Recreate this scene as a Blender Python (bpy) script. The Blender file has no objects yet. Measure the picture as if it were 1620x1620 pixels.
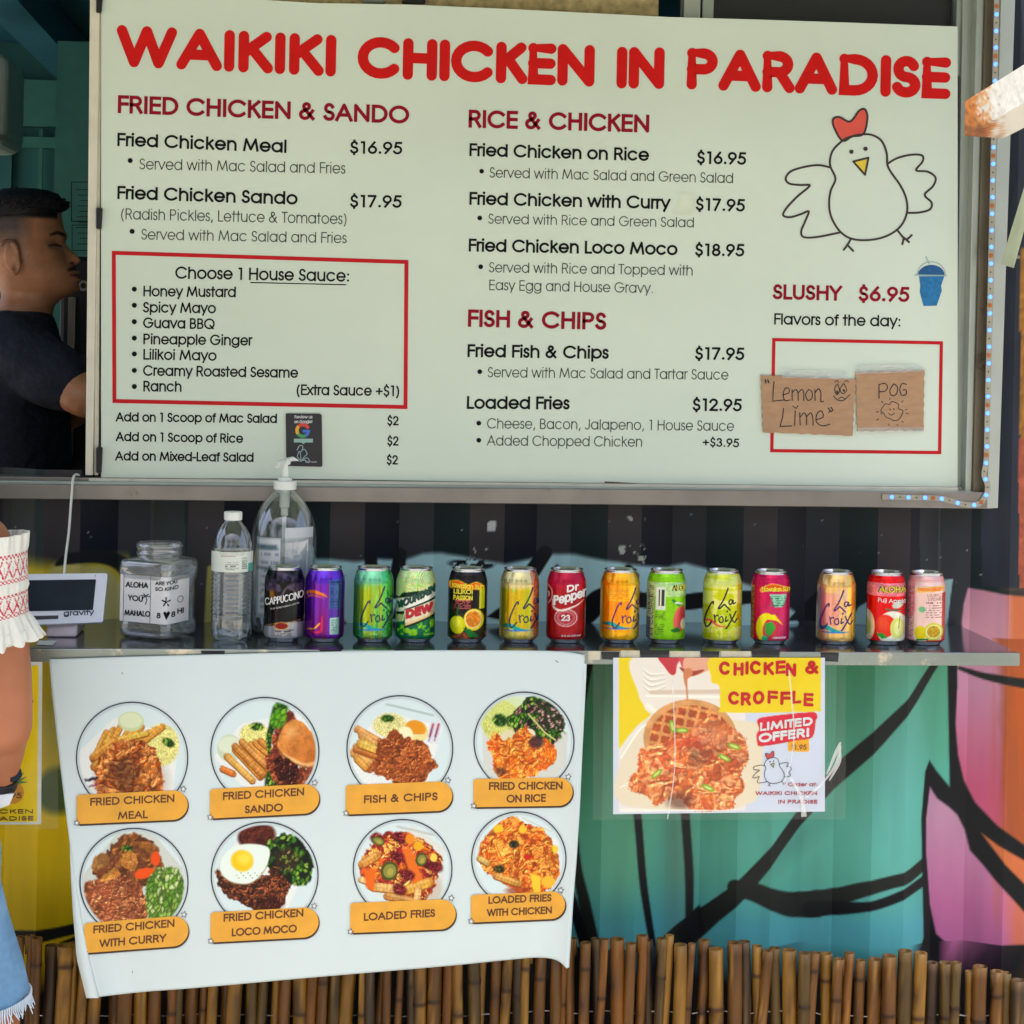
import bpy, math, random
import numpy as np
from mathutils import Matrix, Vector
random.seed(7)
D2R = math.pi / 180
# ---------------------------------------------------------------- camera, sky, sun, exposure
scene = bpy.context.scene
FPX = 3200.0                      # focal length in pixels of the 1620 px photograph
PX0, PY0 = 810.0, 513.0           # optical axis (the photo is a lower crop)
YAW, ROLL = 5.8 * D2R, 1.2 * D2R
CAM = np.array([-0.341, -3.56, 1.53])
_r = np.array([math.cos(YAW), -math.sin(YAW), 0.0]); _u = np.array([0, 0, 1.0])
_f = np.array([math.sin(YAW), math.cos(YAW), 0.0])
RIGHT = _r * math.cos(ROLL) + _u * math.sin(ROLL)
UP = _u * math.cos(ROLL) - _r * math.sin(ROLL)
cd = bpy.data.cameras.new('camera'); cam = bpy.data.objects.new('camera', cd)
scene.collection.objects.link(cam); scene.camera = cam
cd.sensor_width = 36; cd.lens = 36 * FPX / 1620
cd.shift_x = 0; cd.shift_y = (PY0 - 810) / 1620
cd.clip_start = 0.05; cd.clip_end = 500
cam.matrix_world = Matrix(((RIGHT[0], UP[0], -_f[0], CAM[0]), (RIGHT[1], UP[1], -_f[1], CAM[1]),
                           (RIGHT[2], UP[2], -_f[2], CAM[2]), (0, 0, 0, 1)))
SUN_EL, SUN_AZ = 73 * D2R, 200 * D2R      # azimuth clockwise from +Y: the sun stands in front of the kiosk, a little left
world = bpy.data.worlds.new('World'); scene.world = world; world.use_nodes = True
wn = world.node_tree.nodes; wl = world.node_tree.links
bg = wn['Background']; sky = wn.new('ShaderNodeTexSky'); sky.sky_type = 'NISHITA'; sky.sun_disc = False
sky.sun_elevation = SUN_EL; sky.sun_rotation = SUN_AZ; sky.dust_density = 6.0; sky.air_density = 0.9; sky.ozone_density = 0.6
wl.new(sky.outputs[0], bg.inputs[0]); bg.inputs[1].default_value = 0.15
sd = bpy.data.lights.new('sun', 'SUN'); sd.energy = 3.2; sd.angle = 0.5 * D2R; sd.color = (1, 0.95, 0.86)
sun = bpy.data.objects.new('sun', sd); scene.collection.objects.link(sun)
sdir = Vector((math.sin(SUN_AZ) * math.cos(SUN_EL), math.cos(SUN_AZ) * math.cos(SUN_EL), math.sin(SUN_EL)))
sun.rotation_euler = sdir.to_track_quat('Z', 'Y').to_euler()
scene.view_settings.view_transform = 'Standard'; scene.view_settings.look = 'None'
scene.view_settings.exposure = 1.32; scene.view_settings.gamma = 1.0; scene.view_settings.use_curve_mapping = False

# ---------------------------------------------------------------- measuring helpers
def P(px, py, Y):
    """world point on the plane y = Y that the photograph shows at (px, py); arrays allowed"""
    px = np.asarray(px, float); py = np.asarray(py, float); Y = np.asarray(Y, float)
    a = (px - PX0) / FPX; b = -(py - PY0) / FPX
    d = a[..., None] * RIGHT + b[..., None] * UP + _f
    t = (Y - CAM[1]) / d[..., 1]
    return CAM + d * t[..., None]
def W2P(w):
    w = np.asarray(w, float) - CAM
    z = w @ _f
    return PX0 + FPX * (w @ RIGHT) / z, PY0 - FPX * (w @ UP) / z
def lin(c):
    c = np.clip(np.asarray(c, float), 0, 1)
    return np.where(c <= 0.04045, c / 12.92, ((c + 0.055) / 1.055) ** 2.4)
def C3(r, g, b): return (r / 255, g / 255, b / 255)

# ---------------------------------------------------------------- noise on arrays
def _h(ix, iy, s):
    n = np.sin(ix * 127.1 + iy * 311.7 + s * 74.7) * 43758.5453
    return n - np.floor(n)
def vnoise(x, y, s=0.0):
    x = np.asarray(x, float); y = np.asarray(y, float)
    ix, iy = np.floor(x), np.floor(y); fx, fy = x - ix, y - iy
    fx = fx * fx * (3 - 2 * fx); fy = fy * fy * (3 - 2 * fy)
    return (_h(ix, iy, s) * (1 - fx) + _h(ix + 1, iy, s) * fx) * (1 - fy) + (_h(ix, iy + 1, s) * (1 - fx) + _h(ix + 1, iy + 1, s) * fx) * fy
def fbm(x, y, s=0.0, o=4):
    r = 0; a = 0.5; t = 0
    for k in range(o):
        r = r + a * vnoise(x * 2 ** k, y * 2 ** k, s + k * 3.1); t += a; a *= 0.5
    return r / t
def worley(x, y, s=0.0):
    ix, iy = np.floor(x), np.floor(y)
    f1 = np.full(x.shape, 9.0); f2 = np.full(x.shape, 9.0); cid = np.zeros(x.shape)
    for dx in (-1, 0, 1):
        for dy in (-1, 0, 1):
            cx, cy = ix + dx, iy + dy
            d = np.hypot(cx + _h(cx, cy, s) - x, cy + _h(cx, cy, s + 5) - y)
            near = d < f1
            f2 = np.where(near, f1, np.minimum(f2, d)); cid = np.where(near, _h(cx, cy, s + 9), cid); f1 = np.where(near, d, f1)
    return f1, f2, cid
def smooth(pts, n=8, closed=False):
    """Catmull-Rom through points (any number of columns)"""
    p = np.asarray(pts, float); m = len(p); out = []
    rng = range(m if closed else m - 1)
    for i in rng:
        g = (lambda k: p[k % m]) if closed else (lambda k: p[min(max(k, 0), m - 1)])
        a, b, c, d = g(i - 1), g(i), g(i + 1), g(i + 2)
        for t in np.arange(n) / n:
            out.append(0.5 * (2 * b + (c - a) * t + (2 * a - 5 * b + 4 * c - d) * t * t + (3 * b - a - 3 * c + d) * t ** 3))
    if not closed: out.append(p[-1])
    return np.array(out)

class Paint:
    """colours evaluated at sample points: print, spray paint, labels"""
    def __init__(s, X, Y, bg=(1, 1, 1)):
        s.X = np.asarray(X, float); s.Y = np.asarray(Y, float)
        s.c = np.tile(np.asarray(bg, float), (len(s.X), 1))
    def mix(s, m, c):
        m = np.clip(m, 0, 1)[:, None]; s.c = s.c * (1 - m) + np.asarray(c, float) * m
    def mell(s, cx, cy, rx, ry, rot=0, soft=1.2):
        a = rot * D2R; x = s.X - cx; y = s.Y - cy
        u = (x * math.cos(a) + y * math.sin(a)) / rx; v = (-x * math.sin(a) + y * math.cos(a)) / ry
        return np.clip((1 - np.hypot(u, v)) * min(rx, ry) / soft + 0.5, 0, 1)
    def mpoly(s, pts, soft=1.2):
        p = np.asarray(pts, float); inside = np.zeros(len(s.X), bool); d = np.full(len(s.X), 1e9)
        for i in range(len(p)):
            a, b = p[i], p[(i + 1) % len(p)]
            e = b - a; L = (e ** 2).sum() + 1e-12
            t = np.clip(((s.X - a[0]) * e[0] + (s.Y - a[1]) * e[1]) / L, 0, 1)
            d = np.minimum(d, np.hypot(s.X - a[0] - e[0] * t, s.Y - a[1] - e[1] * t))
            c = ((a[1] > s.Y) != (b[1] > s.Y))
            with np.errstate(divide='ignore', invalid='ignore'):
                xi = a[0] + (s.Y - a[1]) * e[0] / (e[1] if abs(e[1]) > 1e-12 else 1e-12)
            inside ^= c & (s.X < xi)
        return np.clip(np.where(inside, d, -d) / soft + 0.5, 0, 1)
    def mline(s, pts, w, soft=1.2):
        p = np.asarray(pts, float); n = len(p)
        ws = np.full(n, float(w)) if np.isscalar(w) else np.interp(np.linspace(0, 1, n), np.linspace(0, 1, len(w)), w)
        m = np.zeros(len(s.X))
        for i in range(n - 1):
            a, b = p[i], p[i + 1]; e = b - a; L = (e ** 2).sum() + 1e-12
            t = np.clip(((s.X - a[0]) * e[0] + (s.Y - a[1]) * e[1]) / L, 0, 1)
            d = np.hypot(s.X - a[0] - e[0] * t, s.Y - a[1] - e[1] * t)
            m = np.maximum(m, np.clip(((ws[i] + (ws[i + 1] - ws[i]) * t) / 2 - d) / soft + 0.5, 0, 1))
        return m
    def ell(s, cx, cy, rx, ry, c, rot=0, soft=1.2): s.mix(s.mell(cx, cy, rx, ry, rot, soft), c)
    def poly(s, pts, c, soft=1.2): s.mix(s.mpoly(pts, soft), c)
    def line(s, pts, w, c, soft=1.2): s.mix(s.mline(pts, w, soft), c)
    def punch(s, con=1.12, sat=1.18, off=-.02):
        L = s.c @ np.array([.3, .59, .11]); s.c = np.clip(((L[:, None] + (s.c - L[:, None]) * sat) - .5) * con + .5 + off, 0, 1); return s
    def out(s, gain=1.0): return lin(s.c) * gain

# ---------------------------------------------------------------- materials
def new_mat(name):
    m = bpy.data.materials.new(name); m.use_nodes = True
    return m, m.node_tree.nodes, m.node_tree.links, m.node_tree.nodes['Principled BSDF']
def mat(name, col, rough=0.5, metal=0.0, var=0.08, scale=30, bump=0.0, bscale=120, srgb=True, stretch=None, emit=0, spec=0.5, dirt=None, trans=0, ior=1.45, bdist=0.002):
    m, n, l, b = new_mat(name)
    c = lin(C3(*col)) if srgb else np.array(col)
    tc = n.new('ShaderNodeTexCoord'); mp = n.new('ShaderNodeMapping'); l.new(tc.outputs['Object'], mp.inputs[0])
    if stretch: mp.inputs['Scale'].default_value = stretch
    nz = n.new('ShaderNodeTexNoise'); nz.inputs['Scale'].default_value = scale; nz.inputs['Detail'].default_value = 6
    l.new(mp.outputs[0], nz.inputs['Vector'])
    cr = n.new('ShaderNodeValToRGB'); l.new(nz.outputs['Fac'], cr.inputs[0])
    cr.color_ramp.elements[0].position = 0.3; cr.color_ramp.elements[1].position = 0.7
    cr.color_ramp.elements[0].color = (*np.clip(c * (1 - var), 0, 1), 1); cr.color_ramp.elements[1].color = (*np.clip(c * (1 + var), 0, 1), 1)
    src = cr.outputs[0]
    if dirt:
        n2 = n.new('ShaderNodeTexNoise'); n2.inputs['Scale'].default_value = dirt[1]; n2.inputs['Detail'].default_value = 8; n2.inputs['Roughness'].default_value = 0.7
        l.new(mp.outputs[0], n2.inputs['Vector'])
        r2 = n.new('ShaderNodeValToRGB'); l.new(n2.outputs['Fac'], r2.inputs[0])
        r2.color_ramp.elements[0].position = dirt[2]; r2.color_ramp.elements[1].position = dirt[2] + 0.08
        r2.color_ramp.elements[0].color = (0, 0, 0, 1); r2.color_ramp.elements[1].color = (1, 1, 1, 1)
        mx = n.new('ShaderNodeMix'); mx.data_type = 'RGBA'; l.new(r2.outputs[0], mx.inputs['Factor'])
        l.new(src, mx.inputs[6]); mx.inputs[7].default_value = (*lin(C3(*dirt[0])), 1); src = mx.outputs[2]
    l.new(src, b.inputs['Base Color'])
    b.inputs['Roughness'].default_value = rough; b.inputs['Metallic'].default_value = metal
    b.inputs['Specular IOR Level'].default_value = spec; b.inputs['IOR'].default_value = ior
    if trans: b.inputs['Transmission Weight'].default_value = trans
    if bump:
        nb = n.new('ShaderNodeTexNoise'); nb.inputs['Scale'].default_value = bscale; nb.inputs['Detail'].default_value = 4
        l.new(mp.outputs[0], nb.inputs['Vector']); bp = n.new('ShaderNodeBump'); bp.inputs['Strength'].default_value = bump
        bp.inputs['Distance'].default_value = bdist; l.new(nb.outputs['Fac'], bp.inputs['Height']); l.new(bp.outputs[0], b.inputs['Normal'])
    if emit:
        b.inputs['Emission Color'].default_value = (*c, 1); b.inputs['Emission Strength'].default_value = emit
    return m
def vcmat(name, rough=0.5, metal=0.0, bump=0.0, bscale=60, bdist=0.002, spec=0.5, coat=0.0, stretch=None):
    m, n, l, b = new_mat(name)
    a = n.new('ShaderNodeAttribute'); a.attribute_name = 'Col'
    l.new(a.outputs['Color'], b.inputs['Base Color'])
    b.inputs['Roughness'].default_value = rough; b.inputs['Metallic'].default_value = metal; b.inputs['Specular IOR Level'].default_value = spec
    b.inputs['Coat Weight'].default_value = coat; b.inputs['Coat Roughness'].default_value = 0.12
    if bump:
        tc = n.new('ShaderNodeTexCoord'); mp = n.new('ShaderNodeMapping'); l.new(tc.outputs['Object'], mp.inputs[0])
        if stretch: mp.inputs['Scale'].default_value = stretch
        nb = n.new('ShaderNodeTexNoise'); nb.inputs['Scale'].default_value = bscale; nb.inputs['Detail'].default_value = 5
        l.new(mp.outputs[0], nb.inputs['Vector']); bp = n.new('ShaderNodeBump'); bp.inputs['Strength'].default_value = bump
        bp.inputs['Distance'].default_value = bdist; l.new(nb.outputs['Fac'], bp.inputs['Height']); l.new(bp.outputs[0], b.inputs['Normal'])
    return m
def clearmat(name, tint=(0.93, 0.96, 0.95), refl=0.12, rough=0.04, milky=0.0, bump=0.0, bscale=20):
    """thin clear plastic: see-through with a fresnel sheen and a little haze"""
    m, n, l, b = new_mat(name); n.remove(b)
    out = n['Material Output']; tr = n.new('ShaderNodeBsdfTransparent'); tr.inputs[0].default_value = (*tint, 1)
    gl = n.new('ShaderNodeBsdfGlossy'); gl.inputs['Roughness'].default_value = rough
    lw = n.new('ShaderNodeLayerWeight'); lw.inputs[0].default_value = 0.35
    mr = n.new('ShaderNodeMapRange'); mr.inputs['To Min'].default_value = refl * 0.5; mr.inputs['To Max'].default_value = min(1, refl * 5)
    l.new(lw.outputs['Facing'], mr.inputs['Value'])
    mx = n.new('ShaderNodeMixShader'); l.new(mr.outputs[0], mx.inputs[0]); l.new(tr.outputs[0], mx.inputs[1]); l.new(gl.outputs[0], mx.inputs[2])
    last = mx
    if milky:
        df = n.new('ShaderNodeBsdfDiffuse'); df.inputs[0].default_value = (0.8, 0.85, 0.85, 1)
        m2 = n.new('ShaderNodeMixShader'); m2.inputs[0].default_value = milky
        l.new(last.outputs[0], m2.inputs[1]); l.new(df.outputs[0], m2.inputs[2]); last = m2
    if bump:
        tc = n.new('ShaderNodeTexCoord'); nb = n.new('ShaderNodeTexNoise'); nb.inputs['Scale'].default_value = bscale; nb.inputs['Detail'].default_value = 4
        l.new(tc.outputs['Object'], nb.inputs['Vector']); bp = n.new('ShaderNodeBump'); bp.inputs['Strength'].default_value = bump; bp.inputs['Distance'].default_value = 0.01
        l.new(nb.outputs['Fac'], bp.inputs['Height']); l.new(bp.outputs[0], gl.inputs['Normal'])
    l.new(last.outputs[0], out.inputs[0]); return m

# ---------------------------------------------------------------- meshes and the object tree
class MB:
    def __init__(s): s.v = []; s.f = []; s.col = None
    def add(s, vs, fs):
        o = len(s.v); s.v.extend([tuple(map(float, p)) for p in vs]); s.f.extend([tuple(i + o for i in f) for f in fs]); return s
    def box(s, a, b):
        (x0, y0, z0), (x1, y1, z1) = a, b
        return s.add([(x0, y0, z0), (x1, y0, z0), (x1, y1, z0), (x0, y1, z0), (x0, y0, z1), (x1, y0, z1), (x1, y1, z1), (x0, y1, z1)],
                     [(0, 3, 2, 1), (4, 5, 6, 7), (0, 1, 5, 4), (1, 2, 6, 5), (2, 3, 7, 6), (3, 0, 4, 7)])
    def hexa(s, p):
        return s.add(p, [(0, 3, 2, 1), (4, 5, 6, 7), (0, 1, 5, 4), (1, 2, 6, 5), (2, 3, 7, 6), (3, 0, 4, 7)])
    def rings(s, rs, close=True, cap=True):
        n = len(rs[0]); o = len(s.v)
        for r in rs: s.v.extend([tuple(map(float, p)) for p in r])
        for i in range(len(rs) - 1):
            for j in range(n if close else n - 1):
                k = (j + 1) % n
                s.f.append((o + i * n + j, o + i * n + k, o + (i + 1) * n + k, o + (i + 1) * n + j))
        if cap:
            s.f.append(tuple(o + j for j in reversed(range(n)))); s.f.append(tuple(o + (len(rs) - 1) * n + j for j in range(n)))
        return s
    def tube(s, pts, rad, n=10, cap=True):
        p = np.asarray(pts, float); m = len(p); rad = np.full(m, float(rad)) if np.isscalar(rad) else np.asarray(rad, float)
        t = np.gradient(p, axis=0); t /= np.linalg.norm(t, axis=1)[:, None] + 1e-12
        ref = np.array([0, 0, 1.0]) if abs(t[0][2]) < 0.9 else np.array([1.0, 0, 0]); rs = []
        u = np.cross(t[0], ref); u /= np.linalg.norm(u)
        for i in range(m):
            u = u - t[i] * (u @ t[i]); u /= np.linalg.norm(u); w = np.cross(t[i], u)
            a = np.linspace(0, 2 * np.pi, n, endpoint=False)
            rs.append(p[i] + rad[i] * (np.cos(a)[:, None] * u + np.sin(a)[:, None] * w))
        return s.rings(rs, True, cap)
    def lathe(s, prof, c=(0, 0, 0), n=40, cap=True):
        a = np.linspace(0, 2 * np.pi, n, endpoint=False)
        return s.rings([np.c_[c[0] + r * np.cos(a), c[1] + r * np.sin(a), np.full(n, c[2] + z)] for r, z in prof], True, cap)
    def grid(s, G, flip=False):
        """G: array rows x cols x 3"""
        R, K = G.shape[:2]; o = len(s.v); s.v.extend(map(tuple, G.reshape(-1, 3)))
        i, j = np.meshgrid(np.arange(R - 1), np.arange(K - 1), indexing='ij'); a = (o + i * K + j).ravel()
        q = np.c_[a, a + K, a + K + 1, a + 1] if not flip else np.c_[a, a + 1, a + K + 1, a + K]
        s.f.extend(map(tuple, q)); return s
COL = scene.collection
def origin(o): return np.array(o.location) + (origin(o.parent) if o.parent else 0)
def link(o, parent=None):
    COL.objects.link(o)
    if parent: o.parent = parent
    return o
def mesh_obj(name, v, f, m, parent=None, col=None, smooth_=False, loc=None):
    me = bpy.data.meshes.new(name); v = np.asarray(v, float)
    base = origin(parent) if parent is not None else (np.asarray(loc, float) if loc is not None else v.mean(0) * 1.0)
    own = np.zeros(3)
    if parent is None: own = base
    me.from_pydata((v - base).tolist(), [], f if isinstance(f, list) else f.tolist())
    if m: me.materials.append(m)
    if col is not None:
        a = me.color_attributes.new('Col', 'FLOAT_COLOR', 'POINT')
        a.data.foreach_set('color', np.c_[np.asarray(col), np.ones(len(v))].astype(np.float32).ravel())
    if smooth_: me.polygons.foreach_set('use_smooth', [True] * len(me.polygons))
    me.update(); o = bpy.data.objects.new(name, me); o.location = own
    return link(o, parent)
def obj(name, mb, m, parent=None, col=None, sm=False, loc=None): return mesh_obj(name, mb.v, mb.f, m, parent, col, sm, loc)
def tag(o, label=None, cat=None, group=None, kind=None):
    if label: o['label'] = label
    if cat: o['category'] = cat
    if group: o['group'] = group
    if kind: o['kind'] = kind
    return o
def thing(name, loc, label, cat, group=None):
    o = bpy.data.objects.new(name, None); o.location = loc; o.empty_display_size = 0.05; link(o)
    return tag(o, label, cat, group)
def bevel(o, w=0.003, seg=2):
    b = o.modifiers.new('bevel', 'BEVEL'); b.width = w; b.segments = seg; b.limit_method = 'ANGLE'; b.angle_limit = 0.6
    return o

# ---------------------------------------------------------------- a monoline stroke alphabet (cap height 718)
G_ = {
'A': (740, 'M 60 0 L 370 718 L 680 0|M 160 235 L 580 235'), 'B': (575, 'M 100 0 L 100 718 L 280 718 A 285 545 165 173 90 -90 L 100 372|M 285 372 A 310 186 180 186 90 -90 L 100 0'),
'C': (813, 'A 435 359 365 359 42 318'), 'D': (744, 'M 100 0 L 100 718 L 300 718 A 300 359 350 359 90 -90 L 100 0'),
'E': (536, 'M 460 718 L 100 718 L 100 0 L 460 0|M 100 375 L 450 375'), 'F': (485, 'M 440 718 L 100 718 L 100 0|M 100 375 L 430 375'),
'G': (872, 'A 430 359 359 359 42 360 L 480 359'), 'H': (683, 'M 100 0 L 100 718|M 583 0 L 583 718|M 100 385 L 583 385'), 'I': (226, 'M 113 0 L 113 718'),
'J': (482, 'M 370 718 L 370 180 A 205 180 165 180 0 -150'), 'K': (591, 'M 100 0 L 100 718|M 500 718 L 115 335|M 235 450 L 530 0'),
'L': (462, 'M 100 718 L 100 0 L 420 0'), 'M': (919, 'M 80 0 L 190 718 L 460 60 L 730 718 L 840 0'), 'N': (740, 'M 100 0 L 100 718 L 640 0 L 640 718'),
'O': (869, 'A 435 359 375 359 0 360'), 'P': (592, 'M 100 0 L 100 718 L 320 718 A 320 535 175 183 90 -90 L 100 352'),
'Q': (871, 'A 435 359 375 359 0 360|M 500 230 L 740 0'), 'R': (607, 'M 100 0 L 100 718 L 320 718 A 320 535 175 183 90 -90 L 100 352|M 330 352 L 530 0'),
'S': (498, 'A 250 535 155 183 25 270 A 245 176 180 176 90 -160'), 'T': (426, 'M 20 718 L 406 718|M 213 718 L 213 0'),
'U': (655, 'M 95 718 L 95 240 A 327 240 232 240 180 360 L 559 718'), 'V': (702, 'M 40 718 L 351 0 L 662 718'), 'W': (960, 'M 40 718 L 265 0 L 480 718 L 695 0 L 920 718'),
'X': (609, 'M 60 718 L 550 0|M 550 718 L 60 0'), 'Y': (592, 'M 40 718 L 296 330 L 552 718|M 296 330 L 296 0'), 'Z': (480, 'M 50 718 L 430 718 L 50 0 L 440 0'),
'a': (683, 'A 325 273 258 273 0 360|M 588 547 L 588 0'), 'b': (682, 'A 358 273 258 273 0 360|M 95 718 L 95 0'), 'c': (647, 'A 330 273 262 273 42 318'),
'd': (685, 'A 325 273 258 273 0 360|M 588 718 L 588 0'), 'e': (650, 'M 75 265 L 585 265 A 328 273 257 273 0 322'),
'f': (314, 'A 235 600 90 118 70 180 L 145 0|M 50 520 L 260 520'), 'g': (674, 'A 320 273 255 273 0 360|M 578 547 L 578 20 A 325 -10 253 190 0 -155'),
'h': (610, 'M 95 718 L 95 0|M 95 290 A 305 310 210 237 180 0 L 515 0'), 'i': (200, 'M 100 525 L 100 0|D 100 742'), 'j': (203, 'M 105 525 L 105 -190|D 105 742'),
'k': (502, 'M 90 718 L 90 0|M 400 547 L 110 260|M 200 350 L 440 0'), 'l': (200, 'M 100 718 L 100 0'),
'm': (938, 'M 90 547 L 90 0|M 90 300 A 280 320 190 227 180 0 L 470 0|M 470 300 A 660 320 190 227 180 0 L 850 0'), 'n': (610, 'M 95 547 L 95 0|M 95 290 A 305 310 210 237 180 0 L 515 0'),
'o': (655, 'A 327 273 262 273 0 360'), 'p': (682, 'A 358 273 258 273 0 360|M 95 547 L 95 -190'), 'q': (682, 'A 325 273 258 273 0 360|M 588 547 L 588 -190'),
'r': (301, 'M 85 547 L 85 0|M 85 330 A 235 350 150 197 180 75'), 's': (388, 'A 195 410 115 137 25 270 A 190 136 135 137 90 -160'), 't': (339, 'M 165 718 L 165 0|M 50 520 L 290 520'),
'u': (608, 'M 90 547 L 90 230 A 300 230 210 230 180 360|M 510 547 L 510 0'), 'v': (554, 'M 40 547 L 277 0 L 514 547'), 'w': (831, 'M 40 547 L 225 0 L 415 547 L 605 0 L 790 547'),
'x': (480, 'M 40 547 L 440 0|M 440 547 L 40 0'), 'y': (536, 'M 40 547 L 275 20|M 500 547 L 190 -190'), 'z': (425, 'M 40 547 L 370 547 L 50 0 L 385 0'),
'0': (554, 'A 277 359 210 359 0 360'), '1': (440, 'M 130 718 L 260 718 L 260 0'), '2': (554, 'A 270 520 195 198 172 -35 L 80 0 L 480 0'),
'3': (554, 'A 260 545 165 173 160 -90 A 260 186 200 186 90 -160'), '4': (554, 'M 400 0 L 400 718 L 50 190 L 500 190'),
'5': (554, 'M 460 718 L 190 718 L 130 400 A 255 230 215 230 125 -150'), '6': (554, 'A 280 215 205 215 0 360|M 390 718 L 105 320'),
'7': (554, 'M 80 718 L 470 718 L 180 0'), '8': (554, 'A 277 545 160 173 0 360|A 277 186 200 186 0 360'), '9': (554, 'A 275 503 205 215 0 360|M 450 398 L 165 0'),
'$': (554, 'A 280 535 150 183 25 270 A 275 176 175 176 90 -160|M 277 820 L 277 718|M 277 0 L 277 -100'),
'&': (757, 'M 620 0 L 235 480 A 335 590 120 128 215 -50 L 180 340 A 270 190 190 190 135 320 L 600 370'),
'(': (369, 'A 420 270 290 520 125 235'), ')': (369, 'A -50 270 290 520 55 -55'), '.': (277, 'D 138 30'), ',': (277, 'M 165 60 L 105 -110'), ':': (277, 'D 138 30|D 138 440'),
'+': (606, 'M 90 310 L 516 310|M 303 100 L 303 520'), '-': (332, 'M 50 270 L 280 270'), '!': (295, 'M 147 718 L 147 230|D 147 30'), ' ': (277, ''), "'": (200, 'M 100 718 L 100 560'), '/': (437, 'M 60 -60 L 380 760'),
}
def glyph(ch):
    adv, s = G_[ch]; out = []; dots = []
    for part in s.split('|'):
        if not part: continue
        t = part.split(); i = 0; pts = []
        while i < len(t):
            if t[i] in 'ML': pts.append((float(t[i + 1]), float(t[i + 2]))); i += 3
            elif t[i] == 'D': dots.append((float(t[i + 1]), float(t[i + 2]))); i += 3
            else:
                cx, cy, rx, ry, a0, a1 = map(float, t[i + 1:i + 7]); i += 7
                for k in range(max(5, int(abs(a1 - a0) / 15)) + 1):
                    a = (a0 + (a1 - a0) * k / max(5, int(abs(a1 - a0) / 15))) * D2R
                    pts.append((cx + rx * math.cos(a), cy + ry * math.sin(a)))
        if pts: out.append(pts)
    return adv, out, dots
def layout(s, p0, p1, cap, w, up=(0.02, -1.0), shear=0.0):
    """strokes (in layout pixels) and dots of a line of print running from p0 to p1 along its baseline"""
    gl = [glyph(c) for c in s]; total = sum(g[0] for g in gl) - 100
    p0 = np.array(p0, float); p1 = np.array(p1, float); ex = (p1 - p0) / total; ey = np.array(up) * cap / 718
    wu = w; out = []; dots = []; x = -60
    for adv, st, dt in gl:
        def tr(q):
            yy = wu / 2 + q[1] * (718 - wu) / 718
            xx = q[0] + (adv / 2 - q[0]) * (wu - 60) / 1400
            return p0 + ex * (x + xx + shear * yy) + ey * yy
        out += [np.array([tr(q) for q in pts]) for pts in st]; dots += [tr(q) for q in dt]; x += adv
    return out, dots, w * cap / 718
_lift = [0]
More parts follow.
